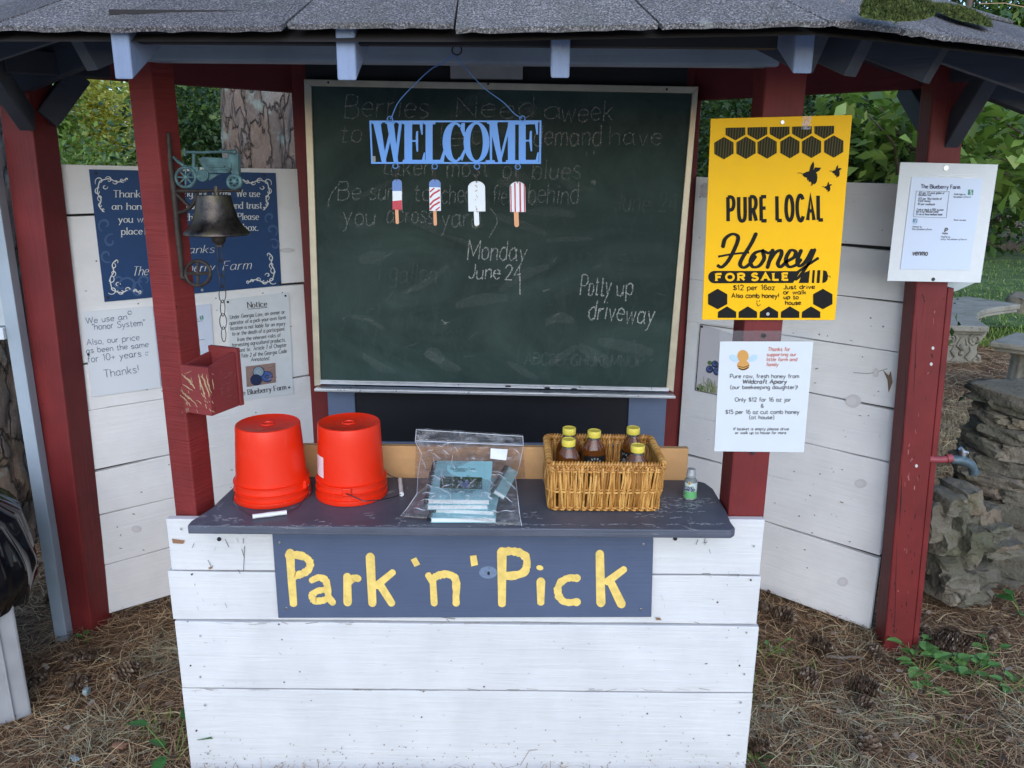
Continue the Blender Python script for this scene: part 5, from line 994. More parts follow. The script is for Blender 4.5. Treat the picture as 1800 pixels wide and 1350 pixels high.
prof = [p for p in prof if p[1] <= h_+.003]; inner = [(r*.93, z-.003 if z > .01 else z) for r, z in prof[::-1]]
mb = MB().lathe(prof, bc, 48, capb=False); mb.lathe([(p[0], p[1]) for p in inner], bc, 48, capb=False, capt=False); mb.lathe([(rr_*.93*.97,0),(rr_*.97,0)], bc, 48, capb=False, capt=False); mb.tube([top, top+Vector((0,0,.02))], .005, 8)
part('bell', mb, M_brz, th, smooth=40, recalc=False)
mb = MB().ball(pbell.at(*zl_(425,895)), .0155, 12, sc=(1,1,.95)); a = pbell.at(*zl_(428,930)); mb.cbox(a, (.014,.008,.018)); mb.tube([bc+Vector((0,0,h_*.8)), a], .003, 6); part('clapper', mb, M_iron, th, smooth=50)
mb = MB()
def link(p0, p1, w_, edge):
    a = Vector(p0); b = Vector(p1); n = 16; pts = []
    for i in range(n):
        t_ = 2*math.pi*i/n; s_ = .5-.5*math.cos(t_)*1.06; c0 = a.lerp(b, s_); d = Vector((1,0)) ; x = w_*math.sin(t_)
        if edge: p = pbell.at(c0.x, c0.y, .001)+pbell.n*(x*.0012)
        else: p = pbell.at(c0.x+x, c0.y, .001)
        pts.append(p)
    mb.tube(pts, .0010, 6, closed=True)
seq = [(428,975),(440,1075),(445,1175),(445,1285),(448,1370),(450,1480),(455,1590)]
seq = [(385.0,436),(388,457),(389,483),(391,502),(391,528),(392,552),(392.5,575),(394,597)]
for i in range(len(seq)-1): link(seq[i], (seq[i+1][0], seq[i+1][1]+3), 6.0, i % 2 == 0)
part('chain', mb, M_iron, th, smooth=180)
# ================================================================== red donation box on the post
zt_, zb2 = onY(345,643,1.75).z, onY(345,727,1.75).z; B0 = PC+Vector((0,0,0)); U_, V_ = PU, PV; bu, bv = .082, .088
th = thing('donation_box', 'small open red wooden box with scraped paint on the left post', 'box', B0+U_*bu/2+V_*bv/2+Vector((0,0,zb2)))
M_box = wood_paint('scraped_red_paint', (.22,.032,.032), 'x', .55, .1, .5, specks=.2, speckcol=(.05,.015,.012)); M_bare = plain('bare_scraped_wood', (.42,.27,.15), .8, var=.3, vs_=60)
def bpanel(nm, u0, u1, v0, v1, zs_, mat_=None):
    q = [B0+U_*u+V_*v for u, v in ((u0,v0),(u1,v0),(u1,v1),(u0,v1))]; mb = MB().hexa([p+Vector((0,0,zb2+zs_[4] if len(zs_) > 4 else zb2)) for p in q]+[p+Vector((0,0,zs_[i])) for i, p in enumerate(q)]); return part(nm, mb, mat_ or M_box, th, bevel=.0012)
e = .0015; bpanel('front_panel', e, bu, -.004, .008, [zt_]*4); bpanel('side_panel', bu-.012, bu-.0005, .0085, bv-.001, [zt_-.001,zt_-.001,zt_+.018,zt_+.018]); bpanel('back_panel', e, bu+.004, bv, bv+.012, [zt_+.026]*4); bpanel('inner_panel', e, .010, .0085, bv-.001, [zt_,zt_,zt_+.012,zt_+.012]); bpanel('floor', .010, bu-.012, .0085, bv-.001, [zb2+.012]*4)
pfb = Plane(B0-V_*.004, (-V_.x,-V_.y,0)); A = Art(pfb, .0006); z4 = lambda x, y: (x/3.2143, 380+y/3.2143); rr_ = random.Random(2)
for pts, w_ in (([(1035,900),(1070,930),(1100,975)],4),([(1120,890),(1135,950),(1165,1035)],3.2),([(1140,890),(1160,950),(1185,1020)],3.2),([(1165,895),(1180,960),(1195,1000)],2.4),([(1022,985),(1060,1020),(1105,1060)],3),([(1018,1010),(1050,1040),(1080,1075)],2),([(1200,920),(1208,980)],1.6),([(1040,890),(1085,875)],1),([(1030,950),(1090,985)],2.2),([(1110,1040),(1140,1060)],1.6)):
    A.line([z4(*p) for p in pts], w_, 0, jit=.8, taper=.7, sm=True)
for _ in range(34): x, y = rr_.uniform(1020,1205), rr_.uniform(885,1110); A.line([z4(x,y), z4(x+rr_.uniform(2,14), y+rr_.uniform(4,24))], rr_.uniform(.4,1.3), 0)
A.build('scraped_patch', [M_bare], th)
pfs = Plane(B0+U_*(bu-.0005), U_); A = Art(pfs, .0006)
for _ in range(26): x, y = rr_.uniform(1240,1330), rr_.uniform(880,1030); A.line([z4(x,y), z4(x+rr_.uniform(5,26), y-rr_.uniform(4,16))], rr_.uniform(.3,1), 0, taper=.6)
A.build('scratch_mark', [plain('pale_red_scratch', (.34,.16,.13), .8)], th)
# ================================================================== red buckets, upside down
M_bkt, t, b_ = new_mat('red_bucket_plastic'); b_.inputs['Specular IOR Level'].default_value = .4; q1 = ntex(t, coords(t, (90,90,9)), 1.0, 6, .75); q2 = ntex(t, coords(t), 14, 6, .7); c = mix(t, ramp(t, q1, [(.60, 0), (.68, .35)]), (.82,.027,.004), (.80,.10,.06)); t.links.new(mix(t, ramp(t, q2, [(.55, 0), (.75, .22)]), c, (.62,.06,.035)), b_.inputs['Base Color']); t.links.new(ramp(t, q2, [(.3, .25), (.7, .55)]), b_.inputs['Roughness']); bump(t, b_, q1, .05, .003); M_grip = plain('white_plastic_grip', (.78,.78,.78), .4)
M_wire = plain('dark_steel_wire', (.10,.10,.11), .4, .8); ZS = .7355
def bucket(label, px_c, r0, r1, h, ears, wirepts, grip, sticker=False):
    c = onZ(*px_c, ZS); th = thing('red_bucket', label, 'bucket', c, 'upside-down red buckets on the counter')
    k = r0
    prof = [(k-.004,0),(k,.001),(k+.0005,.005),(k-.0005,.012),(k-.004,.0135),(k-.0045,.024),(k-.001,.0255),(k-.0008,.029),(k-.0045,.0305),(k-.006,.043),(k-.0015,.045),(k-.0015,.0475),(k-.0075,.049)]
    zt = h; prof += [(k-.0075+(r1-k+.0075)*s_, .049+(h-.053)*s_) for s_ in (.25,.5,.75,1)]
    prof += [(r1-.0008,h-.0015),(r1-.003,h),(r1-.006,h-.0008),(r1-.008,h-.0022),(.017,h-.0026),(.0155,h-.0004),(.0125,h-.0004),(.0115,h-.0030),(.0015,h-.003)]
    part('body', MB().lathe(prof, (0,0,0), 72), M_bkt, th, smooth=35, local=True)
    mk = MB(); r9 = random.Random(int(px_c[0]))
    for _ in range(9): q9 = r9.uniform(0, 6.28); d9 = r9.uniform(.03,.055); mk.cbox((d9*math.cos(q9), d9*math.sin(q9), h-.0024), (r9.uniform(.002,.007), .0012, .0014), r9.uniform(0,3))
    part('mould_mark', mk, M_bkt, th, local=True)
    for a in ears: d = Vector((math.cos(a), math.sin(a), 0)); part('ear', MB().cbox(d*(k-.002)+Vector((0,0,.038)), (.010,.022,.020), a), M_bkt, th, local=True, bevel=.002)
    P3 = [p-c for p in wirepts]; q = []
    for i in range(len(P3)-1): q += [P3[i].lerp(P3[i+1], s_/4) for s_ in range(4)]
    q.append(P3[-1]); part('handle_wire', MB().tube(q, .0014, 7), M_wire, th, smooth=180, local=True)
    a, b = [p-c for p in grip]; N_ = 9; part('grip', MB().tube([a.lerp(b, i/N_) for i in range(N_+1)], [.0058 if i in (0,N_,4,5) else .0053 for i in range(N_+1)], 12), M_grip, th, smooth=50, local=True)
    if sticker:
        def sf(u, v): a = rad(176+52*u); z = .062+.052*v; r = (k-.0075)+(r1-k+.0075)*(z-.049)/(h-.053)+.0006; return (r*math.cos(a), r*math.sin(a), z)
        part('sticker', MB().grid(sf, 12, 2), plain('faded_white_sticker', (.78,.70,.70), .5, var=.05), th, smooth=180, local=True)
        def s2(u, v): a = rad(196+12*math.cos(2*math.pi*u)*(1+.14*v)); z = .089+.013*math.sin(2*math.pi*u)*(1+.14*v); r = (k-.0075)+(r1-k+.0075)*(z-.049)/(h-.053)+.0011; return (r*math.cos(a), r*math.sin(a), z)
        part('sticker_print', MB().grid(s2, 20, 1), plain('pink_ring_print', (.62,.30,.32), .5), th, local=True)
    return th
O = lambda x, y, dz=.006: onZ(x, y, ZS+dz)
c1 = onZ(480,869,ZS)
bucket('red bucket upside down at the left end of the counter', (480,869), .0925, .0765, .187, (rad(165), rad(-12)), [c1+Vector((-.0925,.022,.036)), O(409,880,.022), O(420,893), O(443,907), O(474,905), O(505,899), O(522,893), O(545,866,.012), c1+Vector((.0935,-.018,.036))], (O(444,908), O(504,900.5)))
c2 = onZ(619,866,ZS)
bucket('red bucket upside down with a white sticker, next to the bag', (619,866), .0885, .0755, .187, (rad(-86), rad(60)), [c2+Vector((.005,-.0905,.036)), O(640,881,.03), O(668,879,.022), O(690,874,.01), O(704,869), O(703,842), O(690,838,.02), c2+Vector((.05,.078,.036))], (O(706,869), O(703,843)), True)
# ================================================================== cookbooks in a zip bag
M_cov = plain('pale_teal_card', (.36,.68,.72), .5, var=.04); M_pages = plain('paper_page_edge', (.78,.80,.78), .8); M_coil = plain('black_plastic_comb', (.015,.015,.018), .4)
def cookbook(label, M4, w_, d_, t_, deco):
    o3 = M4.translation; th = thing('cookbook', label, 'book', o3, 'cookbooks in the plastic bag'); R3 = M4.to_3x3(); X = lambda x, y, z: R3 @ Vector((x, y, z))
    def slab(nm, x0, x1, y0, y1, z0, z1, mt): return part(nm, MB().hexa([X(x,y,z) for z in (z0,z1) for x, y in ((x0,y0),(x1,y0),(x1,y1),(x0,y1))]), mt, th, local=True, bevel=.0004)
    slab('pages', .002, w_-.002, .0015, d_-.0015, .0012, t_-.0012, M_pages); slab('cover', 0, w_, 0, d_, t_-.001, t_, M_cov); slab('cover', 0, w_, 0, d_, 0, .001, M_cov)
    mb = MB(); n = 19
    for i in range(n):
        y = d_*(.04+.92*i/(n-1)); pts = [X(.0055*math.cos(a)*1.15-.002, y, t_/2+(t_/2+.0025)*math.sin(a)) for a in [rad(-60)+(rad(60)-rad(-300))*0 + k*rad(300)/10+rad(30) for k in range(11)]]; mb.tube(pts, .0014, 5)
    mb.hexa([X(x,y,z) for z in (.002,t_-.002) for x, y in ((-.008,.003),(-.005,.003),(-.005,d_-.003),(-.008,d_-.003))]); part('comb_binding', mb, M_coil, th, local=True, smooth=60)
    if deco:
        pl_ = Plane(o3+X(0,0,t_), R3 @ Vector((0,0,1))); A = Art(pl_, .0006); z5 = lambda x, y: (700+x/7.104, 740+y/7.104)
        A.poly([z5(528,690), z5(1048,705), z5(1050,852), z5(518,838)], 0); A.off += .0003; r2 = random.Random(8)
        for _ in range(90): A.ell(*z5(r2.uniform(535,1040), r2.uniform(700,842)), r2.uniform(1,3.2), r2.uniform(.6,1.8), r2.choice([2,3,3,2,5]), 7, r2.uniform(0,3))
        for _ in range(34): x = r2.gauss(830,32); y = r2.gauss(785,28); A.ell(*z5(x, y), 2.0, 1.7, r2.choice([4,4,5]), 8)
        for x, y in ((1005,830),(1025,815),(1030,835)): A.ell(*z5(x, y), 2.4, 2, 4, 8)
        A.off -= .0003
        A.line([z5(498,530), z5(1078,545), z5(1085,965), z5(470,945), z5(498,530)], .8, 1); A.text('The Blueberry Farm', z5(640,608), z5(960,612), 4.2, .5, 6, nib=.5); A.text('Cookbook', z5(690,632), z5(840,634), 3.6, .5, 6, nib=.5); A.text('Our Thirty Berry Years', z5(610,870), z5(960,876), 3.2, .45, 6, nib=.5); A.text('The Blueberry Farm', z5(640,892), z5(930,896), 3.4, .5, 6, nib=.5)
        A.build('cover_picture', [plain('leaf_green_print', (.05,.08,.04), .5), plain('pale_border_print', (.42,.62,.66), .5), plain('leaf_dark_print', (.03,.05,.03), .5), plain('leaf_light_print', (.16,.21,.12), .5), plain('berry_print', (.16,.20,.42), .5), plain('berry_light_print', (.42,.48,.62), .5), M_txt], th)
    return th
def frame(p0, yaw, tilt): return Matrix.Translation(p0) @ Matrix.Rotation(yaw, 4, 'Z') @ Matrix.Rotation(tilt, 4, 'X')
bw = .138
p = onZ(757,919,ZS+.0005); p.z = ZS+.0008; cookbook('bottom cookbook of the stack in the bag', frame(p, rad(1), 0), bw+.012, .20, .0115, False)
p = onZ(765,903,ZS+.012); p.z = ZS+.0135; cookbook('third cookbook down, twisted clockwise in the bag', frame(p, rad(-5), rad(1.5)), bw, .19, .0115, False)
p = onZ(751,898,ZS+.024); p.z = ZS+.0265; cookbook('second cookbook in the bag, just under the picture cover', frame(p, rad(1.5), rad(2.5)), bw+.002, .195, .0120, False)
p = onZ(752,888,ZS+.037); p.z = ZS+.0395; cookbook('top cookbook in the bag with a berry photo on its teal cover', frame(p, rad(-.5), rad(6)), bw+.004, .198, .0125, True)
p = onZ(873,905,ZS+.02); p.z = ZS+.012; R4 = Matrix.Translation(p) @ Matrix.Rotation(rad(-14), 4, 'Z') @ Matrix.Rotation(rad(-38), 4, 'Y') @ Matrix.Rotation(rad(4), 4, 'X')
R4 = Matrix.Translation(Vector((onY(866,885,1.75).x, 1.752, ZS+.044))) @ Matrix.Rotation(rad(-11), 4, 'Z') @ Matrix.Rotation(rad(28), 4, 'Y'); cookbook('cookbook slid down leaning at the right of the stack', R4, .030, .16, .010, False)
M_bag, t, b_ = new_mat('clear_bag_plastic'); tr = N(t, 'ShaderNodeBsdfTransparent', i_Color=(.97,.95,.96,1)); gl = N(t, 'ShaderNodeBsdfGlossy', i_Roughness=.16, i_Color=(1,1,1,1)); df = N(t, 'ShaderNodeBsdfDiffuse', i_Color=(.75,.76,.80,1))
cb_ = coords(t); nb = ntex(t, coords(t, (1,1,1.6)), 24, 5, .65, 1.5); bp = N(t, 'ShaderNodeBump', i_Strength=1.0, i_Distance=.02); t.links.new(nb, bp.inputs['Height']); t.links.new(bp.outputs[0], gl.inputs['Normal'])
lw = N(t, 'ShaderNodeLayerWeight', i_Blend=.35); t.links.new(bp.outputs[0], lw.inputs['Normal']); mr = N(t, 'ShaderNodeMapRange', i_3=.04, i_4=.50); t.links.new(lw.outputs['Facing'], mr.inputs[0])
m1 = N(t, 'ShaderNodeMixShader'); t.links.new(mr.outputs[0], m1.inputs[0]); t.links.new(tr.outputs[0], m1.inputs[1]); t.links.new(gl.outputs[0], m1.inputs[2])
m2 = N(t, 'ShaderNodeMixShader'); t.links.new(ramp(t, nb, [(.50, .01), (.74, .26)]), m2.inputs[0]); t.links.new(m1.outputs[0], m2.inputs[1]); t.links.new(df.outputs[0], m2.inputs[2]); t.links.new(m2.outputs[0], t.nodes['Material Output'].inputs[0])
bagL = [(703,908),(716,893),(733,868),(735,830),(741,797),(730,776),(732,754)]; bagR = [(917,924),(913,900),(910,872),(906,838),(913,818),(920,784),(919,766)]; bagY = [1.672,1.676,1.70,1.82,1.905,1.938,1.948]
def bagf(u, v, back=0):
    k = v*6; i = min(5, int(k)); f_ = k-i; g = lambda A_: [A_[i][c]*(1-f_)+A_[i+1][c]*f_ for c in (0,1)]
    l, r = g(bagL), g(bagR); x = l[0]+(r[0]-l[0])*u; y = l[1]+(r[1]-l[1])*u
    if v < .05: y -= (0 if v > 0 else -2*math.sin(math.pi*u))
    Y = bagY[i]*(1-f_)+bagY[i+1]*f_; edge = abs(2*u-1)**3; Y += .028*edge*(1-v)*(1 if .08 < v < .7 else .2)
    w_ = noise.noise(Vector((u*4.5, v*5, 1.3)))*.009+noise.noise(Vector((u*11+v*4, v*12, 4)))*.005+abs(noise.noise(Vector((u*6-v*5, v*5+u*3, 9))))*.008
    w_ *= min(1, v*6)*(1 if v < .82 else .25)
    p = onY(x, y, Y-.004-w_)
    if v < .02: p = onZ(x, y, ZS+.0015)
    p.z = max(p.z, ZS+.0012); return p
th = thing('zip_bag', 'clear zip-top plastic bag wrapped around a stack of teal cookbooks', 'plastic bag', onZ(810,915,ZS))
part('film', MB().grid(bagf, 60, 60), M_bag, th, smooth=180, recalc=False)
part('back_film', MB().grid(lambda u, v: Vector((bagf(u,1).x+(.02*(2*u-1))*(1-v)*.4, 1.9535-.004*math.sin(v*3)+.0025*noise.noise(Vector((u*6,v*6,2)))*(.5), ZS+.002+(bagf(u,1).z-ZS-.002)*v)), 24, 16), M_bag, th, smooth=180, recalc=False)
for vv in (.845,.865): part('zip_seal', MB().tube([bagf(i/20, vv)-Vector((0,.0015,0)) for i in range(21)], .0012, 6), M_film if vv > .85 else plain('milky_zip_seal', (.62,.64,.72), .3), th, smooth=180)
def lb(u, v): p = bagf(.70+.16*u, .70+.10*v); return p-Vector((0,.0022,0))
part('write_on_patch', MB().grid(lb, 8, 3), plain('white_write_on_patch', (.80,.82,.86), .4), th, smooth=180, recalc=False)
cr = MB(); r2 = random.Random(12)
for _ in range(70):
    u, v = r2.uniform(.04,.92), r2.uniform(.03,.84); a = r2.uniform(-.6,2.2); l = r2.uniform(.04,.16); n = 7; pts = []
    for i in range(n): s_ = l*i/(n-1); uu, vv = min(.99,max(.01,u+s_*math.cos(a))), min(.84,max(.01,v+s_*math.sin(a)+.01*math.sin(i))); pts.append(bagf(uu, vv)-Vector((0,.0012,0)))
    cr.tube(pts, [.0001+.0007*math.sin(math.pi*i/(n-1)) for i in range(n)], 4)
for s_ in (0, 1): cr.tube([bagf(s_, i/30)-Vector((0,.0008,0)) for i in range(31)], .0006, 4)
cr.tube([bagf(i/30, .99) for i in range(31)], .0007, 4)
part('crease', cr, plain('pale_glint_crease', (.78,.80,.86), .1, spec=.8), th, smooth=180)  # pale strands follow the folds; glare on the plastic is in their colour
# ================================================================== wicker basket with honey
M_wick = island_mat('honey_wicker', [(0, (.32,.135,.028)), (.5, (.56,.26,.06)), (1, (.72,.41,.12))], .38, 0, .5)
f0 = onZ(967,893,ZS+.003); f1 = onZ(1156,898,ZS+.003); fy = (f0.y+f1.y)/2; zt2 = (onY(967,818,fy-.012).z+onY(1168,817,fy-.012).z)/2; bkl = onZ(951,767,zt2+.004); bkr = onZ(1130,764,zt2+.004); tl, tr3 = onY(966,818,fy-.012), onY(1168,817,fy-.012)
by = min(1.945, max(bkl.y, bkr.y)); hB = zt2-ZS
th = thing('wicker_basket', 'golden brown woven willow basket holding honey bottles on the counter', 'basket', Vector(((f0.x+f1.x)/2, (fy+by)/2, ZS)))
xl0, xr0, xl1, xr1 = f0.x, f1.x, tl.x, tr3.x; yb0 = by-.022
def per(s_, z):   # point on the flared wall, s in 0..4 round the rim
    v = z/hB; x0, x1 = xl0+(xl1-xl0)*v, xr0+(xr1-xr0)*v; y0, y1 = fy-.012*v, yb0+(by-yb0)*v; bow = .006*math.sin(math.pi*min(1,v))
    k = int(s_) % 4; f_ = s_-int(s_); r = .014
    P4 = [(x0,y0),(x1,y0),(x1,y1),(x0,y1)]; a, b = Vector(P4[k]), Vector(P4[(k+1) % 4]); L_ = (b-a).length
    d = f_*L_; 
    p = a.lerp(b, f_); nrm = Vector(((b-a).y, -(b-a).x)).normalized(); c = min(d, L_-d)
    if c < r: ins = r-math.sqrt(max(0, r*r-(r-c)**2)); p -= nrm*ins
    p += nrm*bow*math.sin(math.pi*f_); return Vector((p.x, p.y, ZS+z)), Vector((nrm.x, nrm.y, 0))
mb = MB(); r2 = random.Random(4)
for k, cnt in ((0,46),(1,30),(2,46),(3,30)):
    for i in range(cnt):
        s0 = k+(i+.5)/cnt; ph = i % 2; j0 = r2.uniform(-.4,.4)/cnt; j1 = r2.uniform(-.5,.5)/cnt; pts = []
        for q in range(11):
            z = .002+(hB-.006)*q/10; s_ = s0+(j0*(1-q/10)+j1*math.sin(q*.6))*.9; s_ = min(k+.985, max(k+.015, s_)); p, n = per(s_, z); pts.append(p+n*(.0028*math.cos(math.pi*2*q/10)*(1 if ph else -1)+.001))
        mb.tube(pts, r2.uniform(.0021,.0031), 6)
        if r2.random() < .75:
            s1 = min(k+.98, s0+.5/cnt+r2.uniform(-.2,.2)/cnt); pts = [per(min(k+.985, s1+.12/cnt*math.sin(q)), .002+(hB-.006)*q/6)[0]+per(s1, .01)[1]*(.003*math.cos(math.pi*2*q/6)*(-1 if ph else 1)) for q in range(7)]; mb.tube(pts, r2.uniform(.0018,.0026), 5)
part('stake', mb, M_wick, th, smooth=180)['kind'] = 'stuff'
mb = MB()
for z in (.004,.0095,.045*hB/.105,.0515*hB/.105,hB-.016,hB-.011):
    nseg = 300; pts = []
    for i in range(nseg):
        s_ = 4*i/nseg; p, n = per(s_, z); pts.append(p+n*(.0018+.0042*math.sin(i*math.pi*2/5+z*900)))
    mb.tube(pts, .0027, 6, closed=True)
part('weaver', mb, M_wick, th, smooth=180)
mb = MB(); pts = [per(4*i/120, hB)[0] for i in range(120)]; mb.tube(pts, .0058, 8, closed=True); tot = 150
for i in range(tot):
    s_ = 4*i/tot; c0, n = per(s_, hB); c1_, _n = per((s_+.045) % 4, hB); t_ = (c1_-c0)
    if t_.length > .05: continue
    mb.tube([c0+t_*(q/8)*1.0+(n*math.cos(2*math.pi*q/8)+Vector((0,0,1))*math.sin(2*math.pi*q/8))*.0072 for q in range(9)], .0022, 5)
part('rim', mb, M_wick, th, smooth=180)
mb = MB().box(xl0+.008, xr0-.008, fy+.008, yb0-.008, ZS+.001, ZS+.006); part('base', mb, M_wick, th)
M_honey, t, b_ = new_mat('dark_amber_honey'); b_.inputs['Base Color'].default_value = (.22,.065,.012,1); b_.inputs['Roughness'].default_value = .06; b_.inputs['Transmission Weight'].default_value = .35; b_.inputs['IOR'].default_value = 1.4; b_.inputs['Coat Weight'].default_value = .6
M_cap = plain('yellow_cap_plastic', (.78,.62,.09), .4, spec=.4); M_lab = plain('black_matte_label', (.012,.012,.013), .5); M_glass, t, b_ = new_mat('clear_plastic'); b_.inputs['Base Color'].default_value = (.9,.92,.93,1); b_.inputs['Roughness'].default_value = .06; b_.inputs['Transmission Weight'].default_value = .95; b_.inputs['IOR'].default_value = 1.2
def honey(label, cx, cy, rz, tz=.0):
    zc = ZS+.145; c = onZ(cx, cy, zc); c.z = ZS+.0065+tz; th = thing('honey_bottle', label, 'honey bottle', c, 'honey bottles in the basket', rz)
    th.scale = (.86,.86,.86)
    prof = [(.030,0),(.035,.003),(.0365,.012),(.037,.05),(.037,.085),(.0355,.105),(.032,.120),(.026,.134),(.0195,.143),(.0165,.148),(.0165,.153)]
    part('bottle', MB().lathe(prof, (0,0,0), 36, sx=1.03, sy=.78), M_honey, th, smooth=60, local=True)
    part('neck', MB().lathe([(.0172,.1475),(.0176,.149),(.0176,.1555),(.0160,.156)], (0,0,0), 28), M_glass, th, smooth=40, local=True)
    mb = MB().lathe([(.0192,.1545),(.0196,.1555),(.0196,.1715),(.0190,.1728),(.0165,.1735),(.0155,.1722),(.002,.1724)], (0,0,0), 40); part('cap', mb, M_cap, th, smooth=35, local=True)
    mb = MB().lathe([(.0199,.1628),(.0200,.1633),(.0199,.1638)], (0,0,0), 40, capb=False, capt=False); part('cap_ridge', mb, M_cap, th, local=True)
    def el(u, v, o): a = rad(270-52+104*u); z = .045+.058*v; k_ = 1 if z < .085 else 1-(z-.085)*.8; return (.0375*1.03*k_*math.cos(a)*(1+o), .0375*.78*k_*math.sin(a)*(1+o), z)
    part('label', MB().grid(lambda u, v: el(u, v, .012), 16, 6), M_lab, th, smooth=180, local=True)
    mb = MB(); A_ = []
    def pol(pts): 
        o = len(mb.v); mb.v += [Vector(el(u, v, .03)) for u, v in pts]; mb.f.append(list(range(o, o+len(pts)))); mb.mi.append(0)
    word = 'WILDCRAFT'
    for i, ch in enumerate(word):   # letters bent round the top of the label
        a0 = rad(200-220*i/(len(word)-1)*1.0) ; a0 = rad(190)-rad(200)*i/(len(word)-1); cu, cv = .5+.27*math.cos(a0), .52+.36*math.sin(a0); wd, L_ = GL[ch]; rt = Vector((math.sin(a0), -math.cos(a0))); upv = Vector((math.cos(a0), math.sin(a0)))
        for st in L_:
            for j in range(len(st)-1):
                f2 = lambda pt: (rt*((pt[0]-wd/2)*.0088)+upv*((pt[1]-4)*.012)); A0, A1 = f2(st[j]), f2(st[j+1]); dd = A1-A0
                if dd.length < 1e-5: continue
                nn = Vector((-dd.y, dd.x)).normalized()*.010; pol([(cu+(A0+nn).x, cv+(A0+nn).y), (cu+(A1+nn).x, cv+(A1+nn).y), (cu+(A1-nn).x, cv+(A1-nn).y), (cu+(A0-nn).x, cv+(A0-nn).y)])
    for i in range(7): a0 = 2*math.pi*i/7; pol([(.5,.48),(.5+.10*math.cos(a0-.3),.48+.16*math.sin(a0-.3)),(.5+.12*math.cos(a0),.48+.19*math.sin(a0)),(.5+.10*math.cos(a0+.3),.48+.16*math.sin(a0+.3))])
    part('label_print', mb, plain('silver_label_print', (.55,.55,.52), .4), th, local=True, recalc=False)
    return th
honey('honey bottle at the back left of the basket, half hidden by another cap', 1000.5, 758.5, rad(4)); honey('dark honey bottle at the front left of the basket', 999.5, 778, rad(-6), -.001); honey('amber honey bottle in the middle of the basket with its label showing', 1044.5, 763.5, rad(3)); honey('honey bottle turned sideways in the back right corner of the basket', 1113, 758, rad(-58)); honey('honey bottle sunk lowest at the front right of the basket', 1121, 788, rad(-14), -.002)
# ================================================================== sanitizer
c = onZ(1212,876,ZS); th = thing('sanitizer_bottle', 'small clear sanitizer bottle with a green label at the right of the counter', 'bottle', c)
M_gel, t, b_ = new_mat('clear_gel_bottle'); b_.inputs['Base Color'].default_value = (.70,.78,.76,1); b_.inputs['Roughness'].default_value = .08; b_.inputs['Transmission Weight'].default_value = .75; b_.inputs['IOR'].default_value = 1.25
part('bottle', MB().lathe([(.013,0),(.0160,.002),(.0165,.006),(.0165,.044),(.0160,.049),(.012,.054),(.0095,.056),(.0095,.058)], (0,0,0), 32), M_gel, th, smooth=50, local=True)
part('cap', MB().lathe([(.0110,.0575),(.0114,.0585),(.0114,.066),(.0104,.0675),(.0104,.076),(.0094,.0785),(.002,.079)], (0,0,0), 28), plain('frosted_clear_cap', (.62,.65,.68), .2, Transmission_Weight=.5), th, smooth=40, local=True)
cl_ = lambda a0, a1, z0, z1, r: MB().grid(lambda u, v: (r*math.cos(rad(a0+(a1-a0)*u)), r*math.sin(rad(a0+(a1-a0)*u)), z0+(z1-z0)*v), 12, 2)
part('label', cl_(205,330,.006,.046,.0168), plain('pale_green_label', (.55,.64,.60), .4), th, smooth=180, local=True); part('label_band', cl_(205,330,.006,.024,.0171), plain('bright_green_band', (.14,.42,.16), .4), th, smooth=180, local=True)
class Cyl:
    def __init__(s, c, r): s.c = c; s.r = r
    def at(s, x, y, off=0):
        p = onY(x, y, s.c.y-s.r); dx = max(-.9, min(.9, (p.x-s.c.x)/s.r)); return Vector((p.x, s.c.y-(s.r+off)*math.sqrt(1-dx*dx), p.z))
A = Art(Cyl(c, .0171), .0006); A.text('HAND', (1205.5,859.5), (1219,859.5), 4.0, .8, 0); A.text('SANITIZER', (1203,864), (1221.5,864), 4.2, .9, 0); A.ell(1212,850,2.6,2.6,1,10); A.ell(1212,850.3,1.6,1.6,2,8); A.line([(1203,873),(1206,868),(1221,868.5)], .9, 3); A.build('label_print', [M_nv, plain('gold_print', (.55,.42,.15), .5), plain('rust_print', (.45,.16,.05), .5), plain('deep_green_print', (.02,.12,.05), .5)], th)
# ================================================================== white display case at the left edge
M_wcase = plain('pale_grey_white_paint', (.60,.63,.66), .5, var=.06, vs_=5); M_leg = wood_paint('pale_blue_grey_paint', (.33,.38,.43), 'z', .5, .1, .25)
g0 = onZ(109,1126,0); lx1 = g0.x+.018; lx0 = g0.x-.022; ly = g0.y
th = thing('display_case', 'pale grey framed board on thin legs left of the stand', 'display board', (lx1-.25, ly, 0))
def leg(x0, x1): return part('leg', MB().box(x0, x1, ly, ly+.038, -.02, 1.60), M_leg, th, bevel=.002)
leg(lx0, lx1); leg(lx0-.75, lx1-.75)
zr_ = onY(15,580,ly).z; pr_ = onY(15,596,ly).z
part('ledge', MB().box(lx0-.78, lx0-.001, ly-.012, ly+.05, pr_, zr_+.008), M_wcase, th, bevel=.002)
zt3 = onY(5,186,ly).z; part('panel', MB().box(lx0-.72, lx0-.001, ly+.006, ly+.022, zr_+.012, zt3), plain('greyed_white_panel', (.42,.46,.48), .5, var=.05), th)
part('frame', MB().box(lx0-.72, lx0-.030, ly-.012, ly+.005, zr_+.014, zr_+.05).box(lx0-.056, lx0-.0285, ly-.013, ly+.005, zr_+.0505, zt3-.0505).box(lx0-.72, lx0-.030, ly-.012, ly+.005, zt3-.05, zt3), M_wcase, th, bevel=.002)
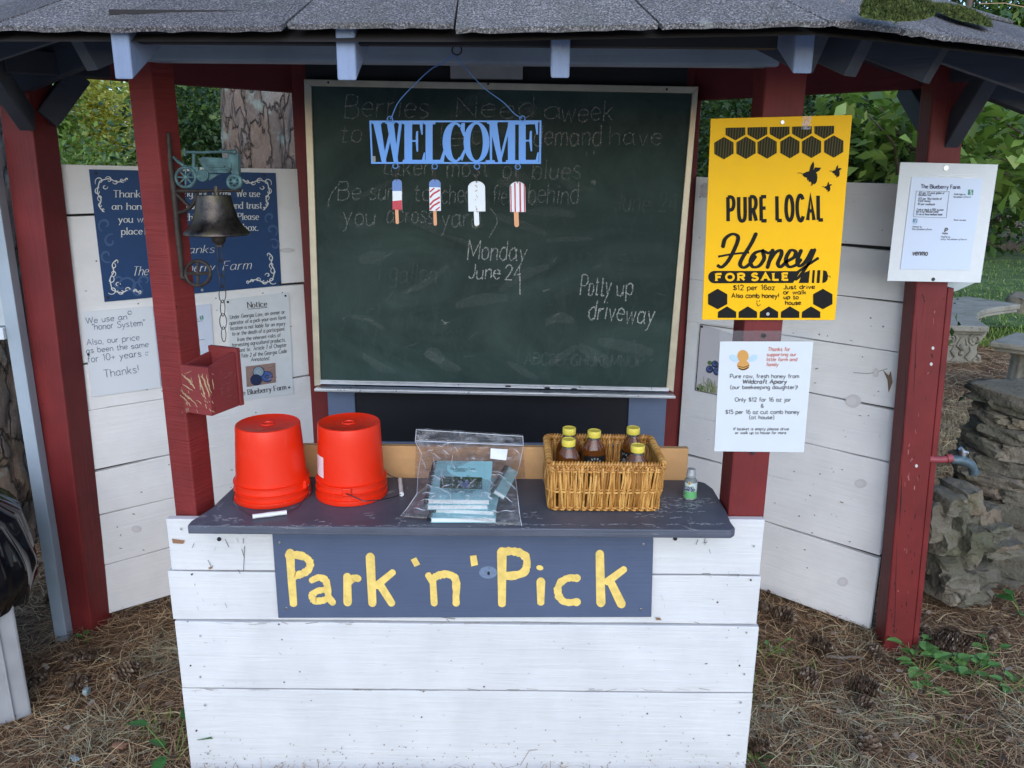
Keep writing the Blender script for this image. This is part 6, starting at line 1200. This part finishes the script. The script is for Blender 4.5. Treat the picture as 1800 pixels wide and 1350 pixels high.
# ================================================================== bin with black bag at the left edge
M_zinc = plain('dull_galvanised_metal', (.46,.46,.48), .42, .35, var=.12, vs_=9, bmp=.15, bs=12); M_blk, t, b_ = new_mat('black_bag_plastic'); b_.inputs['Base Color'].default_value = (.008,.008,.010,1); b_.inputs['Roughness'].default_value = .09
gb = onZ(57,1258,0); xR, yF = gb.x, gb.y; th = thing('trash_bin', 'dull galvanised square bin at the left edge with a black liner', 'bin', (xR-.3, yF+.03, 0))
BR_ = Matrix.Rotation(rad(37), 3, 'Z'); bq = lambda x, y, z: Vector((xR, yF, 0))+BR_ @ Vector((x, y, z))
mb = MB(); mb.hexa([bq(*p) for p in ((-.44,0,0),(0,0,0),(0,.40,0),(-.44,.40,0),(-.45,-.005,.47),(.0,-.005,.47),(.0,.41,.47),(-.45,.41,.47))]); part('body', mb, M_zinc, th, bevel=.006)
for x in (-.045,-.14,-.3):
    mb = MB(); mb.hexa([bq(x+a, b, z) for z in (.01,.46) for a, b in ((-.003,-.009),(.003,-.009),(.003,-.001),(-.003,-.001))]); part('seam', mb, M_zinc, th, bevel=.001)
bC = bq(-.22,.20,0)
rimc = onY(-70,850,yF+.12); part('rim', MB().tube([Vector((bC.x+.178*math.cos(a), bC.y+.178*math.sin(a), onY(10,850,yF+.1).z+.012*math.sin(3*a))) for a in [2*math.pi*i/40 for i in range(40)]], .014, 8, closed=True), plain('grey_plastic_rim', (.33,.34,.33), .4), th, smooth=180)
zr2 = onY(10,850,yF+.1).z; tb = thing('trash_bag', 'shiny black liner bag bulging over the top of the bin', 'trash bag', (xR-.22, yF+.2, .44)); 
def bagb(u, v):
    a = 2*math.pi*u; z0 = .335; z = z0+(zr2-z0)*v; cr_ = abs(noise.noise(Vector((math.cos(a)*3.5, math.sin(a)*3.5, z*2.2+7))))*.030+abs(noise.noise(Vector((math.cos(a)*8+z*3, math.sin(a)*8, z*5+2))))*.016
    r = .262+.030*math.sin(math.pi*min(1, v*1.05))+.012*noise.noise(Vector((math.cos(a)*2, math.sin(a)*2, z*6)))-cr_; sq = 1+.20*abs(math.sin(2*(a-rad(37))))**1.5*(1-v*.7)
    r *= (1-.30*max(0, v-.72)/.28); return (bC.x+r*sq*math.cos(a), bC.y+r*sq*math.sin(a), z+.02*noise.noise(Vector((a*2, v*3, 3)))*(1-v))
part('film', MB().grid(bagb, 160, 50), M_blk, tb, smooth=180)
# ================================================================== stone tower on the right
M_stone, t, b_ = new_mat('weathered_fieldstone'); co = coords(t); b_.inputs['Roughness'].default_value = .9; ge = N(t, 'ShaderNodeNewGeometry'); n1 = ntex(t, co, 6, 7, .65); n2 = ntex(t, co, 40, 5, .7); n3 = ntex(t, co, 3.2, 6, .7)
c = ramp(t, ge.outputs['Random Per Island'], [(0, (.13,.115,.085)), (.4, (.19,.165,.125)), (.75, (.24,.20,.15)), (1, (.26,.19,.13))]); c = mix(t, .8, c, ramp(t, n1, [(.3, .5), (.7, 1.3)]), 'MULTIPLY'); c = mix(t, ramp(t, n3, [(.52, 0), (.66, .55)]), c, (.11,.115,.055)); c = mix(t, ramp(t, n2, [(.62, 0), (.74, .5)]), c, (.33,.33,.29)); t.links.new(c, b_.inputs['Base Color']); nn = N(t, 'ShaderNodeMath', operation='MULTIPLY_ADD', i_1=.5); t.links.new(n2, nn.inputs[0]); t.links.new(n1, nn.inputs[2]); bump(t, b_, nn.outputs[0], 1, .035)
M_mortar = plain('pale_mortar', (.24,.235,.225), .95, var=.25, vs_=40, bmp=.6, bs=60)
def stone(mb, c, sz, rz, seed, flat=.55):
    bm = bmesh.new(); bmesh.ops.create_cube(bm, size=2); bmesh.ops.subdivide_edges(bm, edges=bm.edges[:], cuts=8, use_grid_fill=True); M3 = Matrix.Rotation(rz, 3, 'Z'); o = len(mb.v)
    for v in bm.verts:
        p = v.co.copy(); q = p.normalized()*1.15; p = p.lerp(q, flat); nz_ = noise.noise_vector(p*1.1+Vector((seed*3.1, seed*1.7, 0)))*.30+noise.noise_vector(p*2.6+Vector((seed,0,3)))*.15+noise.noise_vector(p*6+Vector((seed,0,3)))*.05; p += nz_
        p.x = max(-1.02, min(1.02, p.x)) if flat < .5 else p.x
        mb.v.append(Vector(c)+M3 @ Vector((p.x*sz[0]/2, p.y*sz[1]/2, p.z*sz[2]/2)))
    bm.verts.index_update()
    for f in bm.faces: mb.f.append([o+v.index for v in f.verts]); mb.mi.append(0)
    bm.free()
SC = Vector((2.0, 2.95, 0)); th = thing('stone_pillar', 'rough mortared fieldstone pillar at the right edge tapering upward', 'stone pillar', SC); mb = MB(); r2 = random.Random(21)
Yt = 2.92; prof_px = [(1640,1075),(1655,1000),(1660,930),(1685,880),(1700,820),(1722,770),(1738,725),(1745,700)]
pz = [(onY(x, y, Yt).z, onY(x, y, Yt).x) for x, y in prof_px]; pz[0] = (0.0, pz[0][1])
def rad_at(z):
    for i in range(len(pz)-1):
        if pz[i][0] <= z <= pz[i+1][0] or i == len(pz)-2: f_ = (z-pz[i][0])/(pz[i+1][0]-pz[i][0]+1e-9); xx = pz[i][1]+(pz[i+1][1]-pz[i][1])*max(0,min(1,f_)); return SC.x-xx
ztop = onY(1770,700,2.85).z-.03; z = -.03; k = 0
while z < ztop-.02:
    hh = r2.uniform(.06,.11) if z < .25 else r2.uniform(.038,.068); R_ = rad_at(z+hh/2)*1.0; n = max(7, int(2*math.pi*R_/r2.uniform(.20,.27))); ph = r2.uniform(0, 6.28)
    for i in range(n):
        a = ph+2*math.pi*i/n+r2.uniform(-.08,.08); w_ = 2*math.pi*R_/n*r2.uniform(.94,1.08); dp = r2.uniform(.14,.20); rr_ = R_-dp/2+r2.uniform(-.012,.018); k += 1
        stone(mb, SC+Vector((rr_*math.cos(a), rr_*math.sin(a), z+hh/2)), (dp, w_*.97, hh*.98), a, k, .30)
    z += hh
part('stone', mb, M_stone, th, smooth=38)['kind'] = 'stuff'
part('mortar', MB().lathe([(rad_at(max(0,q*ztop/12))*.90-.03, q*ztop/12) for q in range(13)], SC, 40), M_mortar, th, smooth=180)
mb = MB(); stone(mb, SC+Vector((0,0,ztop+.012)), (rad_at(ztop)*2.0, rad_at(ztop)*2.0, .06), .3, 77, .25); part('capstone', mb, M_stone, th, smooth=180)
mb = MB()
r2 = random.Random(33)
for (x, y, w_, h_, rz) in ((1630,905,.09,.15,.2),(1648,940,.10,.10,.3),(1662,915,.09,.11,.6),(1660,880,.08,.07,.2),(1688,872,.08,.09,.1),(1690,900,.08,.12,-.2),(1712,905,.09,.10,.3),(1706,940,.11,.09,.2),(1682,960,.08,.13,.5),(1650,985,.10,.08,.2),(1670,1010,.13,.09,.1),(1705,1000,.14,.08,-.1),(1692,1035,.12,.07,.2),(1732,925,.11,.06,.25),(1745,955,.15,.06,.1),(1658,1035,.09,.06,.4)):
    k += 1; stone(mb, onY(x, y, 2.55+r2.uniform(-.02,.06)), (w_*1.0, .15, h_*.95), rz, k, .32)
part('ledge_stone', mb, M_stone, th, smooth=38)
# ================================================================== faucet
M_vlv = plain('weathered_brass_spigot', (.10,.14,.16), .5, .5, var=.3, vs_=60); Yf = 2.30
th = thing('water_faucet', 'outdoor spigot on a short red pipe beside the right post', 'faucet', onY(1660,803,Yf))
mb = MB().tube([onY(1625,806,Yf), onY(1650,808,Yf), onY(1664,807,Yf)], .011, 12); mb.tube([onY(1664,806.5,Yf), onY(1673,805,Yf)], .014, 12); part('pipe', mb, plain('red_painted_pipe', (.28,.05,.06), .5, var=.2, vs_=60), th, smooth=40)
mb = MB().tube([onY(1671,808,Yf), onY(1685,808,Yf), onY(1698,812,Yf), onY(1708,818,Yf), onY(1712,829,Yf)], [.013,.015,.0145,.0135,.0135], 12); mb.tube([onY(1712,827,Yf), onY(1712.5,833,Yf)], .0155, 12); mb.tube([onY(1692,808,Yf), onY(1694,796,Yf)], [.011,.009], 10); part('spout', mb, M_vlv, th, smooth=50)
mb = MB().tube([onY(1693,799,Yf), onY(1694,794,Yf)], .0125, 10); mb.tube([onY(1688,788,Yf), onY(1693,793,Yf), onY(1700,796,Yf)], [.007,.004,.007], 8); mb.tube([onY(1694,797,Yf), onY(1694,789,Yf)], .004, 8); part('handle', mb, M_steel, th, smooth=50)
# ================================================================== concrete benches
M_conc, t, b_ = new_mat('weathered_cast_concrete'); co = coords(t); b_.inputs['Roughness'].default_value = .9; q = ntex(t, co, 5, 7, .7); c = ramp(t, q, [(.3, (.17,.16,.12)), (.5, (.30,.275,.225)), (.7, (.40,.37,.31))]); c = mix(t, ramp(t, ntex(t, co, 2.4, 6, .7), [(.5, 0), (.68, .6)]), c, (.13,.14,.08)); t.links.new(c, b_.inputs['Base Color']); bump(t, b_, ntex(t, co, 60, 5), .5, .01)
Yb_ = 6.35; A0 = onY(1655,640,Yb_); 
th = thing('concrete_bench', 'curved concrete bench with scrollwork legs on the edge of the lawn', 'bench', (onY(1720,630,Yb_).x, Yb_, 0))
topz = onY(1660,572,Yb_).z; fx = onY(1661,580,Yb_).x
outer = smooth_pts([(fx,Yb_),(fx+.13,Yb_+.62),(fx+.48,Yb_+1.2),(fx+1.05,Yb_+1.6)], 5); inner = smooth_pts([(fx+.34,Yb_-.03),(fx+.47,Yb_+.38),(fx+.78,Yb_+.80),(fx+1.3,Yb_+1.12)], 5)
poly = [Vector((x, y, topz)) for x, y in inner]+[Vector((x, y, topz)) for x, y in outer[::-1]]; mid = Vector((fx+.5,Yb_+.7,topz))
mb = MB(); mb.prism(poly, [p-Vector((0,0,.05)) for p in poly]); part('seat', mb, M_conc, th, bevel=.010)
p2 = [p+(Vector((sum(q.x for q in poly)/len(poly), sum(q.y for q in poly)/len(poly), topz))-p)*.05-Vector((0,0,.0505)) for p in poly]; mb = MB(); mb.prism(p2, [p-Vector((0,0,.025)) for p in p2]); part('seat_moulding', mb, M_conc, th, bevel=.006)
def scroll_leg(cx, cy, w_, h, yaw):
    c_, s_ = math.cos(yaw), math.sin(yaw); loc = lambda x, y, z: Vector((cx+x*c_-y*s_, cy+x*s_+y*c_, z)); mb = MB(); side = []
    for i in range(17):
        v = i/16; x = w_/2*(1.0-.30*math.sin(math.pi*(v*1.0))**1.2+.10*math.exp(-((v-.06)/.06)**2)+.06*math.exp(-((v-.92)/.08)**2)); side.append((x, v*h))
    fr = [loc(x, -.06, z) for x, z in side]+[loc(-x, -.06, z) for x, z in side[::-1]]; mb.prism(fr, [p-(loc(0,-.06,0)-loc(0,.06,0)) for p in fr])
    def vol(x0, z0, r, sg, turns=1.7):
        P3 = []
        for i in range(26): t_ = i/25; a = sg*t_*turns*2*math.pi+math.pi/2; rr_ = r*(1-.8*t_); P3.append(loc(x0+rr_*math.cos(a), -.064, z0+rr_*math.sin(a)))
        mb.tube(P3, [.014*(1-.5*i/25) for i in range(26)], 6)
    for sg in (1,-1):
        vol(sg*w_*.27, h*.80, .052, sg); vol(sg*w_*.36, h*.13, .035, -sg, 1.2); mb.tube([loc(sg*w_*.16, -.062, h*.64), loc(sg*w_*.22, -.066, h*.42), loc(sg*w_*.12, -.066, h*.22), loc(sg*w_*.2, -.062, h*.08)], [.006,.014,.014,.006], 6); mb.tube([loc(sg*w_*.05, -.062, h*.85), loc(sg*w_*.12, -.066, h*.6), loc(0, -.066, h*.46)], [.005,.012,.008], 6)
    mb.ball(loc(0,-.062,h*.55), .03, 8); mb.ball(loc(0,-.062,h*.34), .022, 8); return part('leg', mb, M_conc, th, smooth=50)
scroll_leg(fx+.19, Yb_+.12, .37, topz-.076, rad(2)); scroll_leg(fx+.72, Yb_+.98, .40, topz-.076, rad(36))
gz = onY(1785,640,5.35); th = thing('concrete_pedestal', 'fluted concrete pedestal with square slab top beyond the stone pillar', 'pedestal', (onY(1805,640,5.3).x, 5.3, 0))
tz = onY(1770,598,5.3).z; cxp = onY(1812,640,5.3).x; mb = MB(); 
sq = lambda r, z: [Vector((cxp+r*1.25*math.cos(a), 5.3+r*1.1*math.sin(a), z)) for a in (rad(188),rad(262),rad(8),rad(82))]
s4 = sq(.27, tz); mb.prism(s4, [p-Vector((0,0,.04)) for p in s4]); s5 = sq(.235, tz-.0405); mb.prism(s5, [p-Vector((0,0,.03)) for p in s5]); part('slab', mb, M_conc, th, bevel=.012)
o_ = []; prof = [(.20,0),(.19,.03),(.15,.06),(.135,.10),(.125,tz*.5),(.125,tz-.12),(.15,tz-.085),(.17,tz-.071)]; mb = MB(); nn = 60
for r_, z_ in prof:
    for k in range(nn): a = 2*math.pi*k/nn; r3 = r_*(1-.06*(.5+.5*math.cos(a*15))); mb.v.append(Vector((cxp+r3*math.cos(a), 5.3+r3*math.sin(a), z_)))
for i in range(len(prof)-1):
    for k in range(nn): mb.f.append([i*nn+k, i*nn+(k+1) % nn, (i+1)*nn+(k+1) % nn, (i+1)*nn+k]); mb.mi.append(0)
part('column', mb, M_conc, th, smooth=50)
rb = onZ(1797,548,.05); mb = MB(); stone(mb, rb+Vector((0,0,.08)), (.30,.25,.22), .2, 5); tag(part('rock', mb, M_stone, None, smooth=180), 'grey rock lying in the lawn behind the concrete bench', 'rock')
# ================================================================== pine cones
def cone_mesh():
    mb = MB(); n = 92; L_ = .085
    mb.lathe([(.004,0),(.012,.01),(.016,.03),(.013,.06),(.004,L_)], (0,0,0), 10)
    for i in range(n):
        f_ = i/n; a = i*2.39996; z = .004+f_*(L_-.006); r = .030*math.sin(math.pi*min(1, .18+f_*.80))**.8+.003; tilt = rad(-15+70*f_); d = Vector((math.cos(a), math.sin(a), 0)); u = Vector((-math.sin(a), math.cos(a), 0)); o = d*math.cos(tilt)+Vector((0,0,1))*math.sin(tilt); nn_ = o.cross(u)
        b = d*.006+Vector((0,0,z)); w_ = .0105*(1-.35*f_); t_ = b+o*r
        mb.add([b-u*w_*.4+nn_*.001, b+u*w_*.4+nn_*.001, t_+u*w_, t_+o*.003, t_-u*w_, b-nn_*.001, t_-nn_*.003], [(0,1,2,3,4),(1,5,6,2),(5,0,4,6),(2,6,3),(3,6,4)])
    return mb
M_cone = island_mat('pine_cone_scale', [(0, (.05,.03,.02)), (.5, (.13,.08,.05)), (.85, (.22,.155,.11)), (1, (.36,.30,.24))], .8)
proto = None
spots = [(125,1145,90,20,'pine cone at the foot of the grey leg, left end of a pair'),(172,1148,85,-60,'pine cone at the foot of the left red post'),(118,1022,70,100,'pine cone behind the grey leg by the bin'),(88,1048,80,40,'pine cone tucked against the trash bin'),(205,1190,75,150,'dark pine cone lying on the straw left of the counter'),(72,1180,85,10,'pine cone in the shade at the corner of the bin'),(120,1195,80,70,'half buried pine cone between bin and counter'),
 (1366,1075,75,30,'pale pine cone by the lower right edge of the counter'),(1330,1068,88,120,'pine cone half hidden by the edge of the counter'),(1424,1128,90,75,'pale pine cone lying in the open right of the counter'),(1551,1152,60,200,'pine cone against the foot of the right post'),(1612,1098,85,0,'pine cone just right of the right post, dark and open'),(1632,1128,90,60,'pine cone lying behind the ivy by the right post'),(1680,1110,80,300,'large grey pine cone right of the post in a cluster'),(1702,1135,70,250,'rusty brown pine cone in front of the cluster'),(1722,1118,85,20,'dark pine cone at the right end of the cluster'),(1755,1122,88,140,'open pine cone near the pillar at right edge'),(1500,1200,80,60,'dark pine cone flattened on the straw in front of the post'),(1515,1222,85,10,'crushed dark pine cone nearer the camera than its neighbour'),(1530,1326,75,160,'dark pine cone at the bottom edge of the picture'),(1322,1312,70,90,'small pine cone by the bottom right corner of the counter'),(1440,1195,85,210,'flat dark pine cone in the middle of the straw')]
for i, (x, y, ti, rz, lab) in enumerate(spots):
    p = onZ(x, y, .03)
    if proto is None: proto = part('pine_cone', cone_mesh(), M_cone, None, smooth=None); o = proto
    else: o = proto.copy(); COL.objects.link(o)
    s_ = .62+.32*((i*7) % 5)/5; o.scale = (s_,)*3; o.location = (p.x, p.y, gh(p.x, p.y)+.028*s_); o.rotation_euler = (rad(ti), 0, rad(rz)); tag(o, lab, 'pine cone', 'fallen pine cones')
# ================================================================== weeds
def leafpatch(mb, base, d, up, L_, w_, lobes=0, n=8):
    side = d.cross(up).normalized()
    for i in range(n):
        for s_ in (-1, 1):
            def q(k, e): v = k/n; ww = w_*math.sin(math.pi*min(1,(v*.92+.06)))**.75*(1-.3*v)*(1+.12*(k % 2)*(1 if lobes else 0)); return base+d*L_*v-up*L_*.35*v*v+side*s_*ww*e+up*w_*.25*e
            mb.add([q(i,0), q(i,1), q(i+1,1), q(i+1,0)] if s_ > 0 else [q(i,0), q(i+1,0), q(i+1,1), q(i,1)], [(0,1,2,3)])
def weed(label, px_c, n, L_, w_, mat_, seed, hgt=.05, group='weeds in the pine straw', lobes=1):
    c = onZ(*px_c, .01); r2 = random.Random(seed); th = thing('weed', label, 'weed', (c.x, c.y, gh(c.x, c.y)), group); st = MB(); lf = MB(); c = Vector((c.x, c.y, gh(c.x, c.y)))
    for i in range(n):
        a = 2*math.pi*i/n*1.7+r2.uniform(-.3,.3); el = rad(r2.uniform(15,60)); d = Vector((math.cos(a)*math.cos(el), math.sin(a)*math.cos(el), math.sin(el))); h = r2.uniform(.4,1.2)*hgt; tip = c+Vector((math.cos(a)*h*.9, math.sin(a)*h*.9, h)); st.tube([c, c.lerp(tip,.5)+Vector((0,0,.006)), tip], .0014, 5)
        up = (Vector((0,0,1))-d*d.z).normalized(); k = r2.uniform(.5,.95); lf = MB(); leafpatch(lf, tip, Vector((d.x, d.y, d.z*.4)).normalized(), up, L_*k, w_*k, lobes); part('leaf', lf, mat_, th, recalc=False)
    part('stem', st, M_grass, th); return th
M_wd = plain('fresh_weed_green', (.045,.14,.03), .45, var=.25, vs_=40); M_wd2 = plain('soft_weed_green', (.10,.22,.05), .5, var=.25, vs_=40)
weed('tall dark green weed at the lower left corner of the counter', (306,1330), 7, .085, .022, M_wd, 1, .085); weed('pair of round leaves at the foot of the left red post', (150,1125), 4, .03, .018, M_wd2, 2, .02)
weed('ivy-like weed at the foot of the right post', (1605,1150), 8, .05, .024, M_wd2, 3, .05); weed('larger bright weed in front of the right post', (1622,1180), 8, .06, .026, M_wd2, 4, .05); weed('scalloped weed left of the far right patch', (1665,1175), 8, .04, .024, M_wd2, 5, .04); weed('round-leaved weed in the open at right', (1710,1185), 9, .045, .030, M_wd2, 6, .045); weed('low weed near the base of the stone pillar', (1740,1150), 7, .04, .024, M_wd2, 7, .04); weed('low weed in front of the round-leaved weed', (1632,1215), 7, .04, .02, M_wd2, 8, .03); weed('broad dark leaf at the right edge by the pillar', (1795,1080), 5, .06, .035, M_wd, 9, .05); weed('spiky green tuft at the bottom right of the counter', (1325,1335), 14, .07, .004, M_wd, 10, .02, lobes=0); weed('sparse green sprig right of the counter', (1345,1150), 9, .03, .010, M_wd2, 11, .06); weed('sprawling weed at the far right of the straw', (1780,1210), 8, .04, .02, M_wd2, 12, .04)
# ================================================================== sticks and litter
for (a, b, r_, lab) in (((1632,1145),(1690,1160),.007,'weathered stick lying beside the ivy-like weed'),((1450,1155),(1520,1160),.006,'dark stick lying in front of the right post'),((240,1196),(318,1172),.004,'thin dead twig on the straw left of the counter'),((1640,752),(1735,752),.006,'pale straight stick on the dry grass past the post'),((45,992),(85,985),.010,'grey root lying behind the bin')):
    p0, p1 = onZ(*a, .015), onZ(*b, .015); r2 = random.Random(a[0]); pts = [p0.lerp(p1, i/6)+Vector((0, r2.uniform(-.006,.006), r2.uniform(0,.008))) for i in range(7)]; tag(part('stick', MB().tube(pts, [r_*(1-.07*i) for i in range(7)], 8), plain('dead_wood', (.17,.13,.10), .9, var=.3, vs_=30), None, smooth=180), lab, 'stick', 'sticks on the ground')
M_chip = plain('pale_bark_chip', (.28,.20,.15), .9, var=.3); M_blch = plain('lichen_chip', (.26,.33,.34), .9)
for i, (x, y, s_, mt, lab) in enumerate(((152,1215,.012,M_blch,'pale bluish chip standing in the straw left of the counter'),(132,1333,.013,M_blch,'pale flat chip near the bottom left of the picture'),(1465,1112,.012,M_chip,'pale bark chip beside the cone right of the counter'),(1515,1232,.009,M_chip,'pale chip by the crushed cone'),(1420,1062,.012,M_chip,'light bark flake below the right plank wall'),(210,1310,.018,plain('reddish_bark', (.24,.12,.07), .9, var=.3),'reddish bark flake on the straw at lower left'),(1605,1330,.014,M_chip,'tan dead leaf at the bottom right'))):
    p = onZ(x, y, .02); mb = MB(); stone(mb, p, (s_*1.2, s_*2, s_*.5 if i else s_*1.6), i*.9, i+50, .4); tag(part('bark_chip', mb, mt, None, smooth=180), lab, 'bark chip', 'bark chips on the ground')
for i, (x, y) in enumerate(((54,880),(60,892))):
    p = onZ(x, y, .03); mb = MB(); stone(mb, p, (.06,.05,.02), i, 60+i, .3); tag(part('orange_scrap', mb, plain('orange_plastic', (.75,.13,.03), .5), None, smooth=180), ('orange scrap behind the trash bag, the farther of two', 'orange scrap behind the trash bag, the nearer of two')[i], 'litter', 'orange scraps')
# clear plastic wad at the left edge of the yellow sign
pc_ = plR.at(1239,335,.02); mb = MB(); mb.grid(lambda u, v: pc_+Vector((.016*math.sin(math.pi*v)*math.cos(2*math.pi*u)*(1+.3*noise.noise(Vector((u*7,v*5,1)))), .012*math.sin(math.pi*v)*math.sin(2*math.pi*u), .026*math.cos(math.pi*v))), 18, 10); tag(part('plastic_wad', mb, M_bag, None, smooth=180), 'crumpled clear plastic wad tucked behind the yellow sign', 'plastic wrap')
